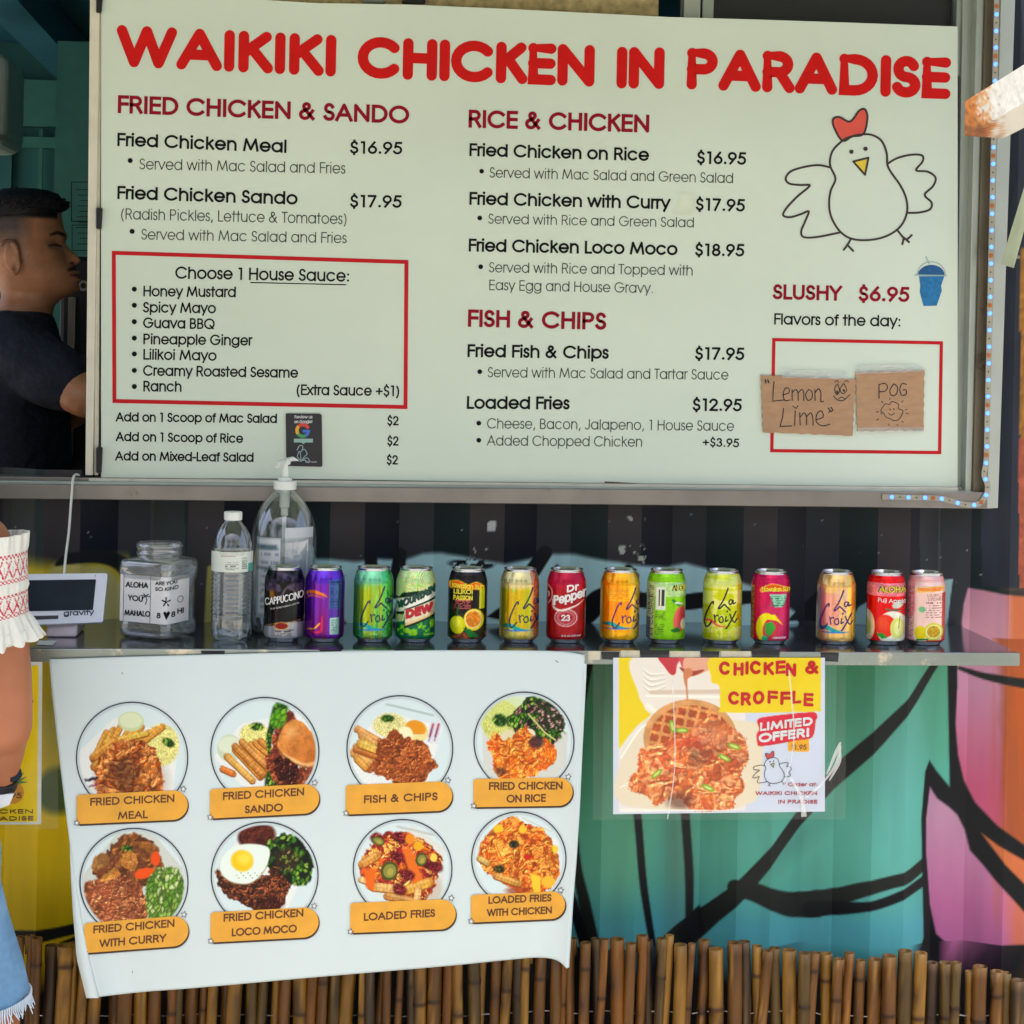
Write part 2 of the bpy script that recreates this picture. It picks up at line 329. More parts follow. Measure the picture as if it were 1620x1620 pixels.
def ribbon(mb, pts, w, mapf, cap='square', lift=0.0, seglen=None):
    p = np.asarray(pts, float); ws = None
    if np.isscalar(w) and len(p) > 2:                      # split at sharp corners and fill the joint
        d = np.diff(p, axis=0); L_ = np.hypot(d[:, 0], d[:, 1]); d = d / (L_[:, None] + 1e-9)
        cut = [i for i in range(1, len(p) - 1) if (d[i - 1] * d[i]).sum() < -0.15]
        if cut:
            cuts = [0] + cut + [len(p) - 1]
            for k in range(len(cuts) - 1): ribbon(mb, p[cuts[k]:cuts[k + 1] + 1], w, mapf, 'round' if cap == 'round' else ('half' if (k == 0 or k == len(cuts) - 2) else 'butt') + str(k), lift, seglen)
            if cap != 'round':
                for i in cut: disc(mb, p[i], w / 2, mapf, lift + .0003, 12)
            return
    if not np.isscalar(w): ws = np.asarray(w, float)
    keep = [0] + [i for i in range(1, len(p)) if np.hypot(*(p[i] - p[i - 1])) > 1e-6]; p = p[keep]
    if ws is not None: ws = ws[keep] if len(ws) == len(keep) or len(ws) > max(keep) else np.interp(np.linspace(0, 1, len(p)), np.linspace(0, 1, len(ws)), ws)
    if len(p) < 2: return
    closed = np.hypot(*(p[0] - p[-1])) < 1e-3 and len(p) > 3
    hw = (np.full(len(p), w / 2.0) if ws is None else ws / 2)
    if seglen:
        q = [p[0]]; h = [hw[0]]
        for i in range(1, len(p)):
            k = max(1, int(np.hypot(*(p[i] - p[i - 1])) / seglen))
            for j in range(1, k + 1): q.append(p[i - 1] + (p[i] - p[i - 1]) * j / k); h.append(hw[i - 1] + (hw[i] - hw[i - 1]) * j / k)
        p = np.array(q); hw = np.array(h)
    d = p[1:] - p[:-1]; d /= np.hypot(d[:, 0], d[:, 1])[:, None]; nrm = np.c_[-d[:, 1], d[:, 0]]
    if cap == 'square' and not closed:
        p = p.copy(); p[0] = p[0] - d[0] * hw[0]; p[-1] = p[-1] + d[-1] * hw[-1]
    elif cap.startswith('half'):                           # an outer leg: square only at its free end
        p = p.copy()
        if cap == 'half0': p[0] = p[0] - d[0] * hw[0]
        else: p[-1] = p[-1] + d[-1] * hw[-1]
    L, R = [], []; n = len(p)
    for i in range(n):
        a = nrm[i - 1] if i > 0 else (nrm[-1] if closed else nrm[0]); b = nrm[i] if i < n - 1 else (nrm[0] if closed else nrm[-1])
        m = a + b; q = m @ m
        m = m * 2 / q if q > 0.9 else (m / math.sqrt(q + 1e-9) * 1.35)
        if cap == 'round' and q < 2: m = (a + b) / math.sqrt(q + 1e-9)
        L.append(p[i] + m * hw[i]); R.append(p[i] - m * hw[i])
    _lift[0] = (_lift[0] + 1) % 7; lf = lift + _lift[0] * 0.00003
    A = np.array(L + R); v3 = mapf(A[:, 0], A[:, 1], lf)
    mb.add(v3, [(i, i + 1, n + i + 1, n + i) for i in range(n - 1)])
    if cap == 'round':
        ends = [] if closed else [0, n - 1]
        ends += [i for i in range(1, n - 1) if nrm[i - 1] @ nrm[i] < 0.75]
        for e in ends:
            a = np.linspace(0, 2 * np.pi, 17)[:-1]; _lift[0] = (_lift[0] + 1) % 7
            v = mapf(p[e][0] + hw[e] * np.cos(a), p[e][1] + hw[e] * np.sin(a), lift + _lift[0] * 0.00003 + 0.00002)
            mb.add(v, [tuple(range(16))])
def disc(mb, c, r, mapf, lift=0.0, n=20, ry=None):
    a = np.linspace(0, 2 * np.pi, n + 1)[:-1]; ry = ry or r
    mb.add(mapf(c[0] + r * np.cos(a), c[1] + ry * np.sin(a), lift), [tuple(range(n))])
def fill(mb, pts, mapf, lift=0.0):
    p = np.asarray(pts, float); mb.add(mapf(p[:, 0], p[:, 1], lift), [tuple(range(len(p)))])
def text(s, p0, p1, cap, w, mapf, m, parent, style='square', lift=0.0006, name='lettering', seglen=None, up=(0.02, -1.0), shear=0.0, dot=0.62, mb=None):
    st, dots, pw = layout(s, p0, p1, cap, w, up, shear); own = mb is None; mb = mb or MB()
    for k, q in enumerate(st): ribbon(mb, q, pw, mapf, style, lift, seglen)
    for q in dots: disc(mb, q, pw * dot, mapf, lift + 0.00005, 14)
    return obj(name, mb, m, parent) if own else mb
def plane_map(Y0, n=(0, -1, 0)):
    def f(x, y, lift=0.0): return P(x, y, Y0 - lift)
    return f
# ================================================================ SETTING AND KIOSK
g = MB(); g.add([(-300, -300, 0), (300, -300, 0), (300, 300, 0), (-300, 300, 0)], [(0, 1, 2, 3)])
tag(obj('ground', g, mat('concrete_ground', (150, 146, 138), 0.85, var=0.15, scale=3, bump=0.3, bscale=40), loc=(0, 0, 0)), kind='structure')

kiosk = thing('food_kiosk', (0, 0, 0), 'dark corrugated container kiosk painted with a teal, yellow and pink mural behind the counter', 'kiosk')
PER0 = float(P(522, 850, 0.0)[0]); SEG = 0.0615; DEPTH = 0.034
def corr(X):
    t = np.mod((np.asarray(X, float) - PER0) / SEG, 4)
    return DEPTH * np.interp(t, [0, 1, 2, 3, 4], [0, 0, 1, 1, 0])   # outer flat, in, inner flat, out
def mural(px, py, wx, wz):
    n1 = fbm(wx * 9, wz * 9, 1); n2 = fbm(wx * 40, wz * 6, 2); n3 = fbm(wx * 120, wz * 120, 3, 3)
    p = Paint(px, py, C3(38, 42, 46))
    seg = np.mod((wx - PER0) / SEG, 4)
    # upper dark paint: brown-black and navy, rib shade put into the slope colours
    pal = np.array([C3(56, 52, 54), C3(9, 16, 32), C3(42, 46, 52), C3(24, 40, 42)])
    p.c = pal[np.clip(seg.astype(int), 0, 3)] * (0.85 + 0.3 * n1[:, None])
    st = np.array([C3(88, 86, 82)])
    for x0, x1 in ((236, 292), (1458, 1497), (0, 54)): p.mix(((px > x0) & (px < x1) & (py < 990)) * 0.45, st[0])
    J = 5 * (n1 - 0.5); Yj = py + J
    # light blue band behind the cans
    edge = np.interp(px, [480, 522, 560, 600, 640, 670, 700, 740, 800, 850, 880, 915, 960, 1000, 1060, 1090, 1130, 1190, 1230, 1262, 1300],
                     [886, 884, 888, 884, 888, 878, 876, 880, 890, 884, 878, 878, 886, 893, 899, 893, 903, 925, 948, 968, 1010])
    lb = np.clip((Yj - edge) / 7 + 0.3, 0, 1) * np.clip((px - 495) / 6, 0, 1) * (px < 1268)
    p.mix(lb, np.array(C3(184, 224, 226)) * (0.93 + 0.14 * n1[:, None]))
    # yellow and beige patch at the far left
    ye = np.interp(px, [-200, 40, 80, 100, 150, 200, 215], [870, 876, 880, 884, 872, 874, 900])
    p.mix(np.clip((Yj - ye) / 26, 0, 1) * (px < 212), C3(216, 190, 42))
    p.ell(150, 960, 44, 62, C3(214, 204, 132), 0, 10); p.ell(110, 905, 30, 18, C3(205, 190, 110), 0, 10)
    p.line(smooth([(90, 893), (110, 884), (150, 882), (185, 893), (205, 920), (215, 990)]), [6, 18, 20, 24, 30, 34], C3(22, 26, 30), 3)
    p.poly([(328, 896), (345, 890), (345, 1000), (322, 1000)], C3(170, 165, 90), 3)
    # ---------------- below the counter
    low = np.clip((py - 1005) / 6, 0, 1)
    gr = np.array(C3(80, 148, 106)); te = np.array(C3(90, 178, 158)); bl = np.array(C3(92, 184, 192))
    t = np.clip((py - 1060 + (px - 1000) * 0.28 + 60 * (n1 - 0.5)) / 330, 0, 1)[:, None]
    base = gr * (1 - t) + te * t; t2 = np.clip((py - 1400 + 40 * (n1 - .5)) / 70, 0, 1)[:, None]; base = base * (1 - t2) + bl * t2
    base = base + 0.02 * (n2[:, None] - 0.5)
    p.mix(low, base)
    p.mix(low * p.mell(1075, 1360, 16, 110, 0, 40) * .35, C3(110, 108, 90)); p.mix(low * p.mell(1260, 1340, 60, 18, -40, 30) * .3, C3(60, 100, 95))
    p.mix(low * p.mell(1420, 1250, 36, 190, 4, 50) * .45, C3(120, 200, 200)); p.mix(low * p.mell(990, 1360, 40, 90, 0, 50) * .3, C3(110, 180, 120))
    ylw = np.clip((430 - px) / 10, 0, 1) * low
    yc = np.array(C3(252, 216, 0)) * (1 - .12 * np.clip((py - 1300) / 200, 0, 1)[:, None]) + 0.05 * (n1[:, None] - .5)
    p.mix(ylw, yc)
    p.mix(ylw * p.mell(94, 1250, 40, 36, -30, 14) * .9, C3(62, 92, 60)); p.mix(ylw * p.mell(84, 1130, 20, 90, 0, 30) * .5, C3(120, 130, 60))
    K = C3(13, 17, 22); K2 = C3(28, 34, 32)
    if (py > 1000).any():
        lo = py > 1000
        q = Paint(px[lo], py[lo]); q.c = p.c[lo]
        q.line([(-60, 1502), (40, 1486), (90, 1476), (150, 1462), (250, 1450)], [24, 22, 17, 16, 16], K, 2.7); q.line([(95, 1492), (150, 1478)], [2, 16], K, 3)
        q.line(smooth([(930, 1050), (916, 1150), (911, 1280), (915, 1370), (926, 1430), (940, 1500)]), [20, 16, 10, 13, 18, 20], K2, 2.7)
        q.line(smooth([(898, 1370), (908, 1430), (928, 1500)]), [10, 14, 18], K, 2.7); q.line([(903, 1395), (915, 1425)], [1, 3], C3(110, 160, 160), 2)
        q.line(smooth([(1003, 1240), (1010, 1300), (1018, 1390), (1027, 1450), (1036, 1500)]), [12, 13, 13, 12, 11], K, 3)
        q.line(smooth([(1088, 1240), (1090, 1300), (1096, 1390), (1096, 1470)]), [12, 14, 14, 12], K2, 3)
        q.line(smooth([(1060, 1520), (1090, 1488), (1130, 1450), (1178, 1402), (1230, 1345), (1290, 1280), (1340, 1222), (1392, 1165), (1440, 1115), (1468, 1080), (1500, 1040)]), [50, 44, 30, 26, 20, 21, 25, 24, 17, 15, 12], K2, 2.7)
        q.poly([(1074, 1484), (1096, 1455), (1112, 1440), (1120, 1480), (1090, 1510)], K, 3)
        q.line(smooth([(1165, 1405), (1195, 1412), (1232, 1428), (1262, 1438), (1300, 1438), (1335, 1424), (1372, 1407), (1410, 1396), (1440, 1388), (1475, 1368)]), [26, 30, 34, 40, 44, 26, 22, 20, 20, 18], K2, 2.7)
        q.line(smooth([(1290, 1447), (1330, 1444), (1370, 1436), (1410, 1424), (1475, 1396)]), [26, 22, 15, 15, 16], K, 2.7)
        # pink petals
        pk = np.array(C3(196, 138, 168)); hot = np.array(C3(196, 88, 124)); orr = np.array(C3(166, 84, 46)); m_ = len(q.X); a = np.clip((q.Y - 1090) / 160, 0, 1)[:, None]
        c1 = pk * (1 - a) + hot * a; n2l = n2[lo]; n1l = n1[lo]
        ow = np.clip((q.X - 1572 + 50 * (n2l - .5)) / 24, 0, 1)[:, None]; c1 = c1 * (1 - ow) + orr * ow
        streak = (np.clip((fbm(q.X / 7, q.Y / 160, 8) - .5) * 4, 0, 1) * np.clip((q.X - 1560) / 40, 0, 1))[:, None]; c1 = c1 * (1 - .5 * streak) + np.array(C3(196, 92, 30)) * .5 * streak
        q.mix(q.mpoly([(1532, 990), (1524, 1040), (1524, 1090), (1521, 1150), (1525, 1200), (1534, 1240), (1550, 1275), (1580, 1308), (1700, 1390), (1700, 990)], 3.2), c1)
        a2 = np.clip((q.Y - 1290) / 150, 0, 1)[:, None]; c2 = np.array(C3(190, 142, 170)) * (1 - a2) + np.array(C3(196, 110, 160)) * a2
        ow = np.clip((q.X - 1580 + 50 * (n2l - .5)) / 34, 0, 1)[:, None]; c2 = c2 * (1 - ow) + np.array(C3(206, 112, 90)) * ow
        q.poly([(1508, 1036), (1524, 1036), (1524, 1180), (1700, 1300), (1700, 1560), (1440, 1560), (1468, 1490), (1463, 1300), (1470, 1225), (1478, 1208), (1490, 1225), (1512, 1252)], K, 2.7)
        q.mix(q.mpoly([(1479, 1250), (1492, 1270), (1510, 1283), (1524, 1296), (1536, 1320), (1543, 1352), (1560, 1372), (1578, 1396), (1622, 1444), (1700, 1500), (1700, 1492), (1560, 1497), (1505, 1500), (1490, 1486), (1480, 1440), (1472, 1353), (1472, 1300)], 3.2), c2)
        q.mix(q.mpoly([(1524, 1096), (1521, 1150), (1525, 1200), (1534, 1240), (1550, 1275), (1580, 1308), (1622, 1338), (1700, 1380), (1700, 1118), (1622, 1112), (1560, 1105)], 3.2), c1)
        q.mix(q.mpoly([(1558, 1322), (1580, 1338), (1622, 1362), (1700, 1400), (1700, 1450), (1622, 1400), (1590, 1368)], 3.2), np.array(C3(206, 112, 66)) + 0 * c1)
        q.line(smooth([(1528, 1062), (1560, 1072), (1600, 1078), (1700, 1094)]), [6, 10, 14, 18], K2, 2.7)
        q.mix(np.clip((q.Y - np.where(q.X > 880, 1498, np.where(q.X > 150, 1490, 1552)) - 6 * n1l) / 4, 0, 1), C3(26, 26, 32))
        q.mix(np.clip((q.Y - 1500) / 4, 0, 1) * np.clip((q.X - 1560) / 10, 0, 1) * np.clip(n2l * 2 - .6, 0, 1), C3(70, 52, 42))
        p.c[lo] = q.c
    up = py < 1010
    if up.any():
        q = Paint(px[up], py[up]); q.c = p.c[up]
        q.line([(587, 888), (588, 906)], [20, 24], K, 2.4); q.line([(634, 880), (631, 905), (626, 940)], [20, 24, 22], K, 2.4)
        q.line([(866, 878), (846, 906), (838, 915)], [22, 26, 20], K, 2.4); q.line([(885, 902), (886, 912)], 10, K, 2.4); q.line([(994, 900), (1004, 912)], 14, K, 2.7)
        q.line(smooth([(900, 1000), (926, 978), (948, 952), (975, 940), (1010, 948), (1060, 958), (1105, 955), (1150, 948), (1190, 944), (1206, 941)]), [16, 30, 34, 30, 24, 24, 26, 24, 20, 14], K, 2.4)
        for tri in ([(515, 968), (548, 984), (540, 990), (505, 990)], [(628, 960), (655, 984), (620, 984)], [(770, 976), (795, 958), (806, 984)]): q.poly(tri, K, 2.7)
        q.poly([(1248, 984), (1300, 940), (1330, 900), (1345, 990)], K, 2.7); q.poly([(1350, 990), (1362, 962), (1385, 945), (1400, 990)], C3(138, 176, 182), 2)
        q.poly([(1492, 920), (1505, 921), (1517, 920), (1513, 950), (1508, 994), (1488, 994)], C3(142, 178, 180), 1.5)
        a = np.clip((q.X - 1590) / 14, 0, 1)[:, None]; cc = np.array(C3(196, 140, 160)) * (1 - a) + np.array(C3(200, 110, 70)) * a
        q.mix(q.mpoly([(1541, 934), (1560, 936), (1590, 941), (1700, 950), (1700, 1020), (1536, 1020), (1531, 990), (1534, 960)], 3.2), cc)
        q.mix(np.clip((q.X - 1575) / 20, 0, 1) * (q.Y < 936) * .6, C3(82, 70, 56))
        # chipped paint
        n3u = n3[up]
        for cx, cy, rx, ry, cl in ((742, 893, 30, 7, K), (757, 892, 26, 9, K), (745, 900, 8, 6, K)): q.mix(q.mell(cx, cy, rx, ry, 0, 3) * np.clip((n3u - .45) * 30, 0, 1), cl)
        for cx, cy, rx, ry, cl in ((1008, 819, 16, 6, 0), (990, 870, 24, 7, 0), (1016, 880, 7, 18, 0), (772, 869, 9, 2, 0), (1383, 877, 16, 3, 0), (1446, 872, 9, 4, 0), (748, 876, 5, 12, 0)):
            q.mix(q.mell(cx, cy, rx, ry, 0, 2) * np.clip((n3u - .56) * 30, 0, 1), C3(190, 196, 180))
        q.poly([(771, 827), (776, 824), (785, 825), (785, 833), (783, 840), (771, 840)], C3(196, 200, 196), 1)
        q.line([(778, 834), (785, 834)], 1, C3(120, 125, 125), 1)
        rr = random.Random(5)
        for k in range(46):
            q.ell(rr.uniform(0, 1560), rr.uniform(810, 930), rr.uniform(.6, 1.5), rr.uniform(.6, 1.3), C3(150, 160, 165), 0, 1)
        p.c[up] = q.c
    # right of the window frame: rough dark wall with an orange strip
    q = p; R = (px > 1560) & (py < 930)
    q.mix(R * 1.0, np.array(C3(38, 44, 54)) * (0.8 + .5 * n2[:, None]))
    q.mix(R * (px > 1614) * (py > 395) * (py < 720) * 1.0, np.array(C3(150, 104, 44)) * (0.7 + .6 * n3[:, None]))
    q.mix(R * (px > 1612) * (py >= 690) * 1.0, np.array(C3(160, 84, 60)) * (0.8 + .4 * n3[:, None]))
    grime = np.clip((fbm(wx * 30, wz * 4, 11) - .52) * 3, 0, 1); q.mix(grime * .08, C3(30, 34, 34))
    return q.out(0.96)
def wall_piece(x0, x1, z0, z1, dx, dz, name='corrugated_wall'):
    br = PER0 + SEG * np.arange(-80, 80); xs = np.unique(np.r_[np.arange(x0, x1, dx), x1, br[(br > x0) & (br < x1)]].round(5))
    zs = np.linspace(z0, z1, max(2, int((z1 - z0) / dz)))
    X, Z = np.meshgrid(xs, zs); Y = corr(X)
    # rounded fold lines and small dents
    Y = Y + 0.0012 * (fbm(X * 6, Z * 5, 21, 3) - .5)
    G = np.stack([X, Y, Z], -1); mb = MB(); mb.grid(G, True)
    px, py = W2P(np.stack([X, 0 * X, Z], -1).reshape(-1, 3))
    return obj(name, mb, M_wall, kiosk, mural(px, py, X.ravel(), Z.ravel()))
M_wall = vcmat('painted_steel', 0.42, 0, bump=0.25, bscale=45, bdist=0.002, spec=0.22)
ZS = 1.262                                                # window sill
wall_piece(-1.02, 1.06, 0.42, ZS, 0.0024, 0.0027)
wall_piece(0.82, 1.06, ZS, 2.24, 0.004, 0.006)
wall_piece(-2.2, -1.02, 0.42, ZS, 0.03, 0.05); wall_piece(1.06, 2.0, 0.42, 2.24, 0.03, 0.05); wall_piece(-2.2, 2.0, 0.1, 0.42, 0.03, 0.05)
wall_piece(-2.2, -1.5, ZS, 2.24, 0.03, 0.05)
M_teal = mat('teal_interior_paint', (46, 112, 112), 0.6, var=0.15, scale=6); M_teal2 = mat('teal_trim', (58, 128, 118), 0.5, var=0.1)
M_dk = mat('dark_beam', (40, 104, 124), 0.6)
mb = MB(); mb.box((-2.2, 2.3, 0.1), (2.0, 2.34, 2.3)); obj('back_wall', mb, M_teal, kiosk)
mb = MB(); mb.box((2.0, 0.04, 0.1), (2.04, 2.34, 2.3)); obj('end_wall', mb, M_teal, kiosk)
mb = MB(); mb.box((-2.24, 0.0, 2.3), (2.04, 2.34, 2.36)); obj('roof', mb, M_dk, kiosk)
mb = MB(); mb.box((-2.2, -0.02, 2.24), (2.0, 0.05, 2.30)); obj('top_rail', mb, mat('steel_rail', (60, 66, 70), .5), kiosk)
mb = MB(); mb.box((-2.2, 0.05, 0.06), (2.0, 2.3, 0.12)); obj('floor', mb, mat('dark_floor', (60, 58, 56), .7), kiosk)
for k in range(9):                                        # roof beams running front to back
    x = -1.9 + k * 0.42; mb = MB(); mb.box((x, 0.1, 2.2), (x + 0.09, 2.29, 2.3)); o = obj('roof_beam', mb, M_dk, kiosk)
mb = MB(); mb.box((-2.2, 2.24, 2.06), (2.0, 2.3, 2.19)); obj('cornice_board', mb, M_teal2, kiosk)
mb = MB(); mb.box((-2.2, 2.25, 2.0), (2.0, 2.3, 2.03)); obj('cornice_board', mb, M_teal2, kiosk)
for k in range(18):                                       # vertical boards of the back wall
    x = -2.15 + k * 0.23; mb = MB(); mb.box((x, 2.275, 0.3), (x + 0.05 + 0.03 * (k % 2), 2.3, 2.0)); obj('wall_batten', mb, M_teal2 if k % 2 else M_teal, kiosk)
for k in range(2):                                        # door panel mouldings
    a = P(62 + k * 26, 205, 2.27); b = P(74 + k * 26, 700, 2.27)
    mb = MB(); mb.box((a[0], 2.262, b[2]), (a[0] + .012, 2.274, a[2])); obj('door_moulding', mb, M_teal2, kiosk)
# hatch propped open above the window (outside the picture) that shades the wall
mb = MB(); mb.hexa([(-1.56, -1.12, 2.07), (0.92, -1.12, 2.07), (0.92, -0.03, 2.25), (-1.56, -0.03, 2.25), (-1.56, -1.12, 2.11), (0.92, -1.12, 2.11), (0.92, -0.03, 2.29), (-1.56, -0.03, 2.29)])
obj('hatch', mb, mat('hatch_paint', (120, 140, 110), .6), kiosk)

# ---------------------------------------------------------------- window frame and sashes
M_alu = mat('weathered_aluminium', (132, 128, 122), 0.36, 0.65, var=0.12, scale=14, bump=0.15, bscale=60, stretch=(1, 1, 1), dirt=((120, 104, 84), 18, 0.64))
M_alu2 = mat('pale_aluminium', (172, 180, 172), 0.34, 0.5, var=0.06, scale=10, dirt=((130, 120, 100), 24, 0.66))
M_white = mat('white_painted_sash', (214, 210, 194), 0.4, 0, var=0.08, scale=20, dirt=((160, 140, 110), 30, 0.64))
win = thing('window_frame', P(800, 780, -0.02), 'wide aluminium sliding window frame around the menu, in the dark wall', 'window frame')
def bar(name, p, q, w0, w1, Ya, Yb, m, parent, vertical=False):
    """bar whose front outline in the photograph is p-q with half widths, between depths Ya (front) and Yb"""
    (x0, y0), (x1, y1) = p, q
    if vertical: F = [(x0 - w0, y0), (x0 + w0, y0), (x1 + w1, y1), (x1 - w1, y1)]
    else: F = [(x0, y0 + w0), (x1, y1 + w1), (x1, y1 - w1), (x0, y0 - w0)]
    a = [P(fx, fy, Ya) for fx, fy in F]; b = [v + np.array([0, Yb - Ya, 0]) for v in a]
    mb = MB(); mb.hexa(b + a); o = obj(name, mb, m, parent); bevel(o, 0.0015, 2); return o
bar('bottom_rail', (-500, 773), (1572, 792), 11, 13, -0.045, 0.06, M_alu, win)
bar('sill_track', (-500, 759), (1548, 781), 4, 4, -0.03, 0.05, M_alu2, win)
bar('inner_track', (-500, 751), (1540, 774), 3, 3, -0.012, 0.05, M_alu, win)
bar('jamb', (1597, -80), (1570, 804), 12, 9, -0.0462, 0.06, M_alu2, win, True)
bar('jamb_channel', (1573, -80), (1549, 792), 12, 10, -0.03, 0.05, mat('dark_bronze_channel', (104, 96, 80), .45, .4, var=.2, scale=10, dirt=((70, 52, 36), 14, .6)), win, True)
bar('stile', (1538, -80), (1524, 776), 14, 13, 0.004, 0.05, M_alu2, win, True)
bar('jamb_channel', (1553, -80), (1532, 784), 6, 5, -0.022, 0.05, M_alu2, win, True)
mb = MB(); c = P(1551, 396, -0.031); mb.tube([c, c + np.array([0, -.004, 0])], .0055, 14); obj('screw', mb, mat('screw_head', (110, 100, 86), .4, .7), win)
sash = thing('window_sash', P(160, 760, -0.01), 'narrow white window sash edge left of the menu board', 'sash')
bar('stile', (151, -80), (141, 752), 8, 6, -0.012, 0.02, M_white, sash, True)
bar('stile', (158, -80), (152, 752), 3.5, 3.5, -0.004, 0.02, M_white, sash, True)
bar('rail', (140, 761), (1516, 776), 4.5, 4.5, -0.016, 0.02, M_white, sash)
for ya, yb in ((-6, 20), (329, 362), (708, 748)):
    bar('clip', (157, ya), (156, yb), 5, 4, -0.017, 0.0, mat('black_rubber', (18, 18, 24), .5), sash, True)
M_glassdark = mat('dark_screen_pane', (42, 44, 46), .35, 0, var=.06, scale=200)
top = thing('upper_window', P(1300, 20, 0.03), 'dark upper window pane in a grey frame above the menu', 'window')
bar('pane', (1320, -60), (1320, 60), 192, 192, 0.04, 0.046, M_glassdark, top, True)
bar('mullion', (1097, -60), (1094, 60), 13, 13, 0.012, 0.05, M_alu2, top, True); bar('mullion', (1122, -60), (1119, 60), 9, 9, 0.02, 0.05, M_alu2, top, True)
bar('mullion', (1532, -60), (1526, 120), 16, 16, 0.012, 0.05, M_alu2, top, True)
ply = thing('plywood_board', P(760, 0, 0.1), 'mottled tan plywood board seen above the top edge of the menu', 'board')
bar('panel', (700, -60), (700, 70), 342, 342, 0.05, 0.06, mat('mottled_plywood', (206, 184, 136), .8, var=.35, scale=60, bump=.4, bscale=200), ply, True)
bar('bracket', (655, -40), (655, 5), 20, 18, 0.035, 0.05, mat('dark_bracket', (40, 44, 44), .5), ply, True)
bar('bracket', (592, -40), (592, 4), 18, 18, 0.03, 0.05, mat('grey_bracket', (150, 160, 150), .5), ply, True)

# lit LED strip on the jamb
led = thing('led_strip', P(1570, 400, -0.05), 'strip of tiny lit blue LEDs along the right side of the window frame', 'led strip')
M_tape = mat('strip_backing', (158, 154, 134), .5, var=.1, scale=50); M_led = mat('lit_led', (70, 118, 255), .3, emit=1.5); M_cop = mat('copper_pad', (176, 100, 50), .5, .3); M_spk = mat('led_package', (190, 205, 230), .3)
path = [(1577, -40)] + [(1577 - 0.0225 * y, y) for y in range(0, 721, 40)] + [(1559, 738), (1557, 752), (1563, 770), (1560, 783), (1552, 795), (1540, 799), (1520, 797), (1500, 791), (1480, 788), (1440, 787), (1400, 786)]
pm = plane_map(-0.0475)
mb = MB(); ribbon(mb, smooth(path, 3), 8.5, pm, lift=0.0006); obj('backing_tape', mb, M_tape, led)
sp = smooth(path, 6); sl = np.r_[0, np.cumsum(np.hypot(*np.diff(sp, axis=0).T))]
k = 0; s = 10.0
while s < sl[-1] - 2:
    c = np.array([np.interp(s, sl, sp[:, 0]), np.interp(s, sl, sp[:, 1])])
    mb = MB(); ctr = pm(np.array([c[0]]), np.array([c[1]]), 0.001)[0]
    mb.lathe([(0.0037, 0), (0.0037, 0.0015), (0.0025, 0.0024)], (0, 0, 0), 10)
    mb.v = [(ctr[0] + v[0], ctr[1] - v[2], ctr[2] + v[1]) for v in mb.v]; obj('led', mb, M_led, led)
    c2 = np.array([np.interp(s + 13.5, sl, sp[:, 0]), np.interp(s + 13.5, sl, sp[:, 1])])
    if k % 3 == 1 and s + 14 < sl[-1]:
        v = c2 + np.array([[-3, -3], [3, -3], [3, 3], [-3, 3]]); mb = MB(); fill(mb, v, pm, 0.0014); obj('solder_pad', mb, M_cop, led)
    elif s + 14 < sl[-1]:
        mb = MB(); disc(mb, c2, 1.3, pm, 0.0015, 6); obj('resistor', mb, mat('resistor_black', (60, 60, 40), .5) if k == 0 else bpy.data.materials['resistor_black'], led)
    s += 26.3; k += 1

# hatch strut and rusty beam
st_ = thing('hatch_strut', P(1600, 350, -0.12), 'pale green metal prop strut slanting beside the window frame at right', 'strut')
mb = MB(); M_strut = mat('pale_green_metal', (168, 184, 160), .4, .3, var=.08)
mb.hexa([P(1583, 418, -.10), P(1604, 424, -.10), P(1604, 424, -.12), P(1583, 418, -.12)] + [P(1622, 290, -.24), P(1640, 292, -.24), P(1640, 292, -.26), P(1622, 290, -.26)])
mb.v = [tuple(v) for v in mb.v]; obj('rod', mb, M_strut, st_)
mb = MB(); a = P(1598, 405, -.1); mb.tube([a, P(1612, 407, -.09)], .003, 8); obj('pivot_pin', mb, M_alu, st_)
mb = MB(); a = P(1631, 291, -.25); mb.tube([a, (float(a[0]) + .12, -.55, 2.27)], .01, 8); obj('rod_end', mb, M_strut, st_)
bm_ = thing('steel_beam', P(1600, 170, -1.3), 'white steel beam end with orange rust jutting in at the upper right', 'beam')
def paint_beam(V):
    x, y = W2P(V); n = fbm(x / 9, y / 9, 3, 4); nn = fbm(x / 4, y / 5, 13, 4); p = Paint(x, y, C3(232, 232, 224))
    r = np.clip((0.95 - (x - 1527) / 52 + (n - .5) * 1.6 + (y - 185) / 160) * 3, 0, 1); p.mix(r, np.array(C3(214, 128, 52)) * (.75 + .5 * nn[:, None]))
    r2 = np.clip((nn - .50 + (y - 195) / 200 + (1570 - x) / 500) * 6, 0, 1) * np.clip((1600 - x) / 40, 0, 1); p.mix(r2 * .8, C3(112, 62, 30))
    return p.out(.9)
A = [P(1527, 160, -1.16), P(1531, 215, -1.16)]; hh = float(A[0][2] - A[1][2]); A1 = A[0]
B1 = P(1700, 82, -1.60); dirv = B1 - A1; dirv[2] = 0.02
wd = np.array([0.055, 0.018, 0]); nseg = 60
rs = []
for i in range(nseg + 1):
    t = i / nseg * 3.0 if i > nseg // 2 else i / nseg * 1.2
for t in list(np.linspace(0, .8, 46)) + [1.2, 1.5]:
    o_ = A1 + dirv * t; ring = []
    for c0, c1 in ((np.zeros(3), np.array([0, 0, -hh])), (np.array([0, 0, -hh]), wd + [0, 0, -hh]), (wd + [0, 0, -hh], wd), (wd, np.zeros(3))):
        ring += [o_ + c0 + (c1 - c0) * k / 12 for k in range(12)]
    rs.append(np.array(ring))
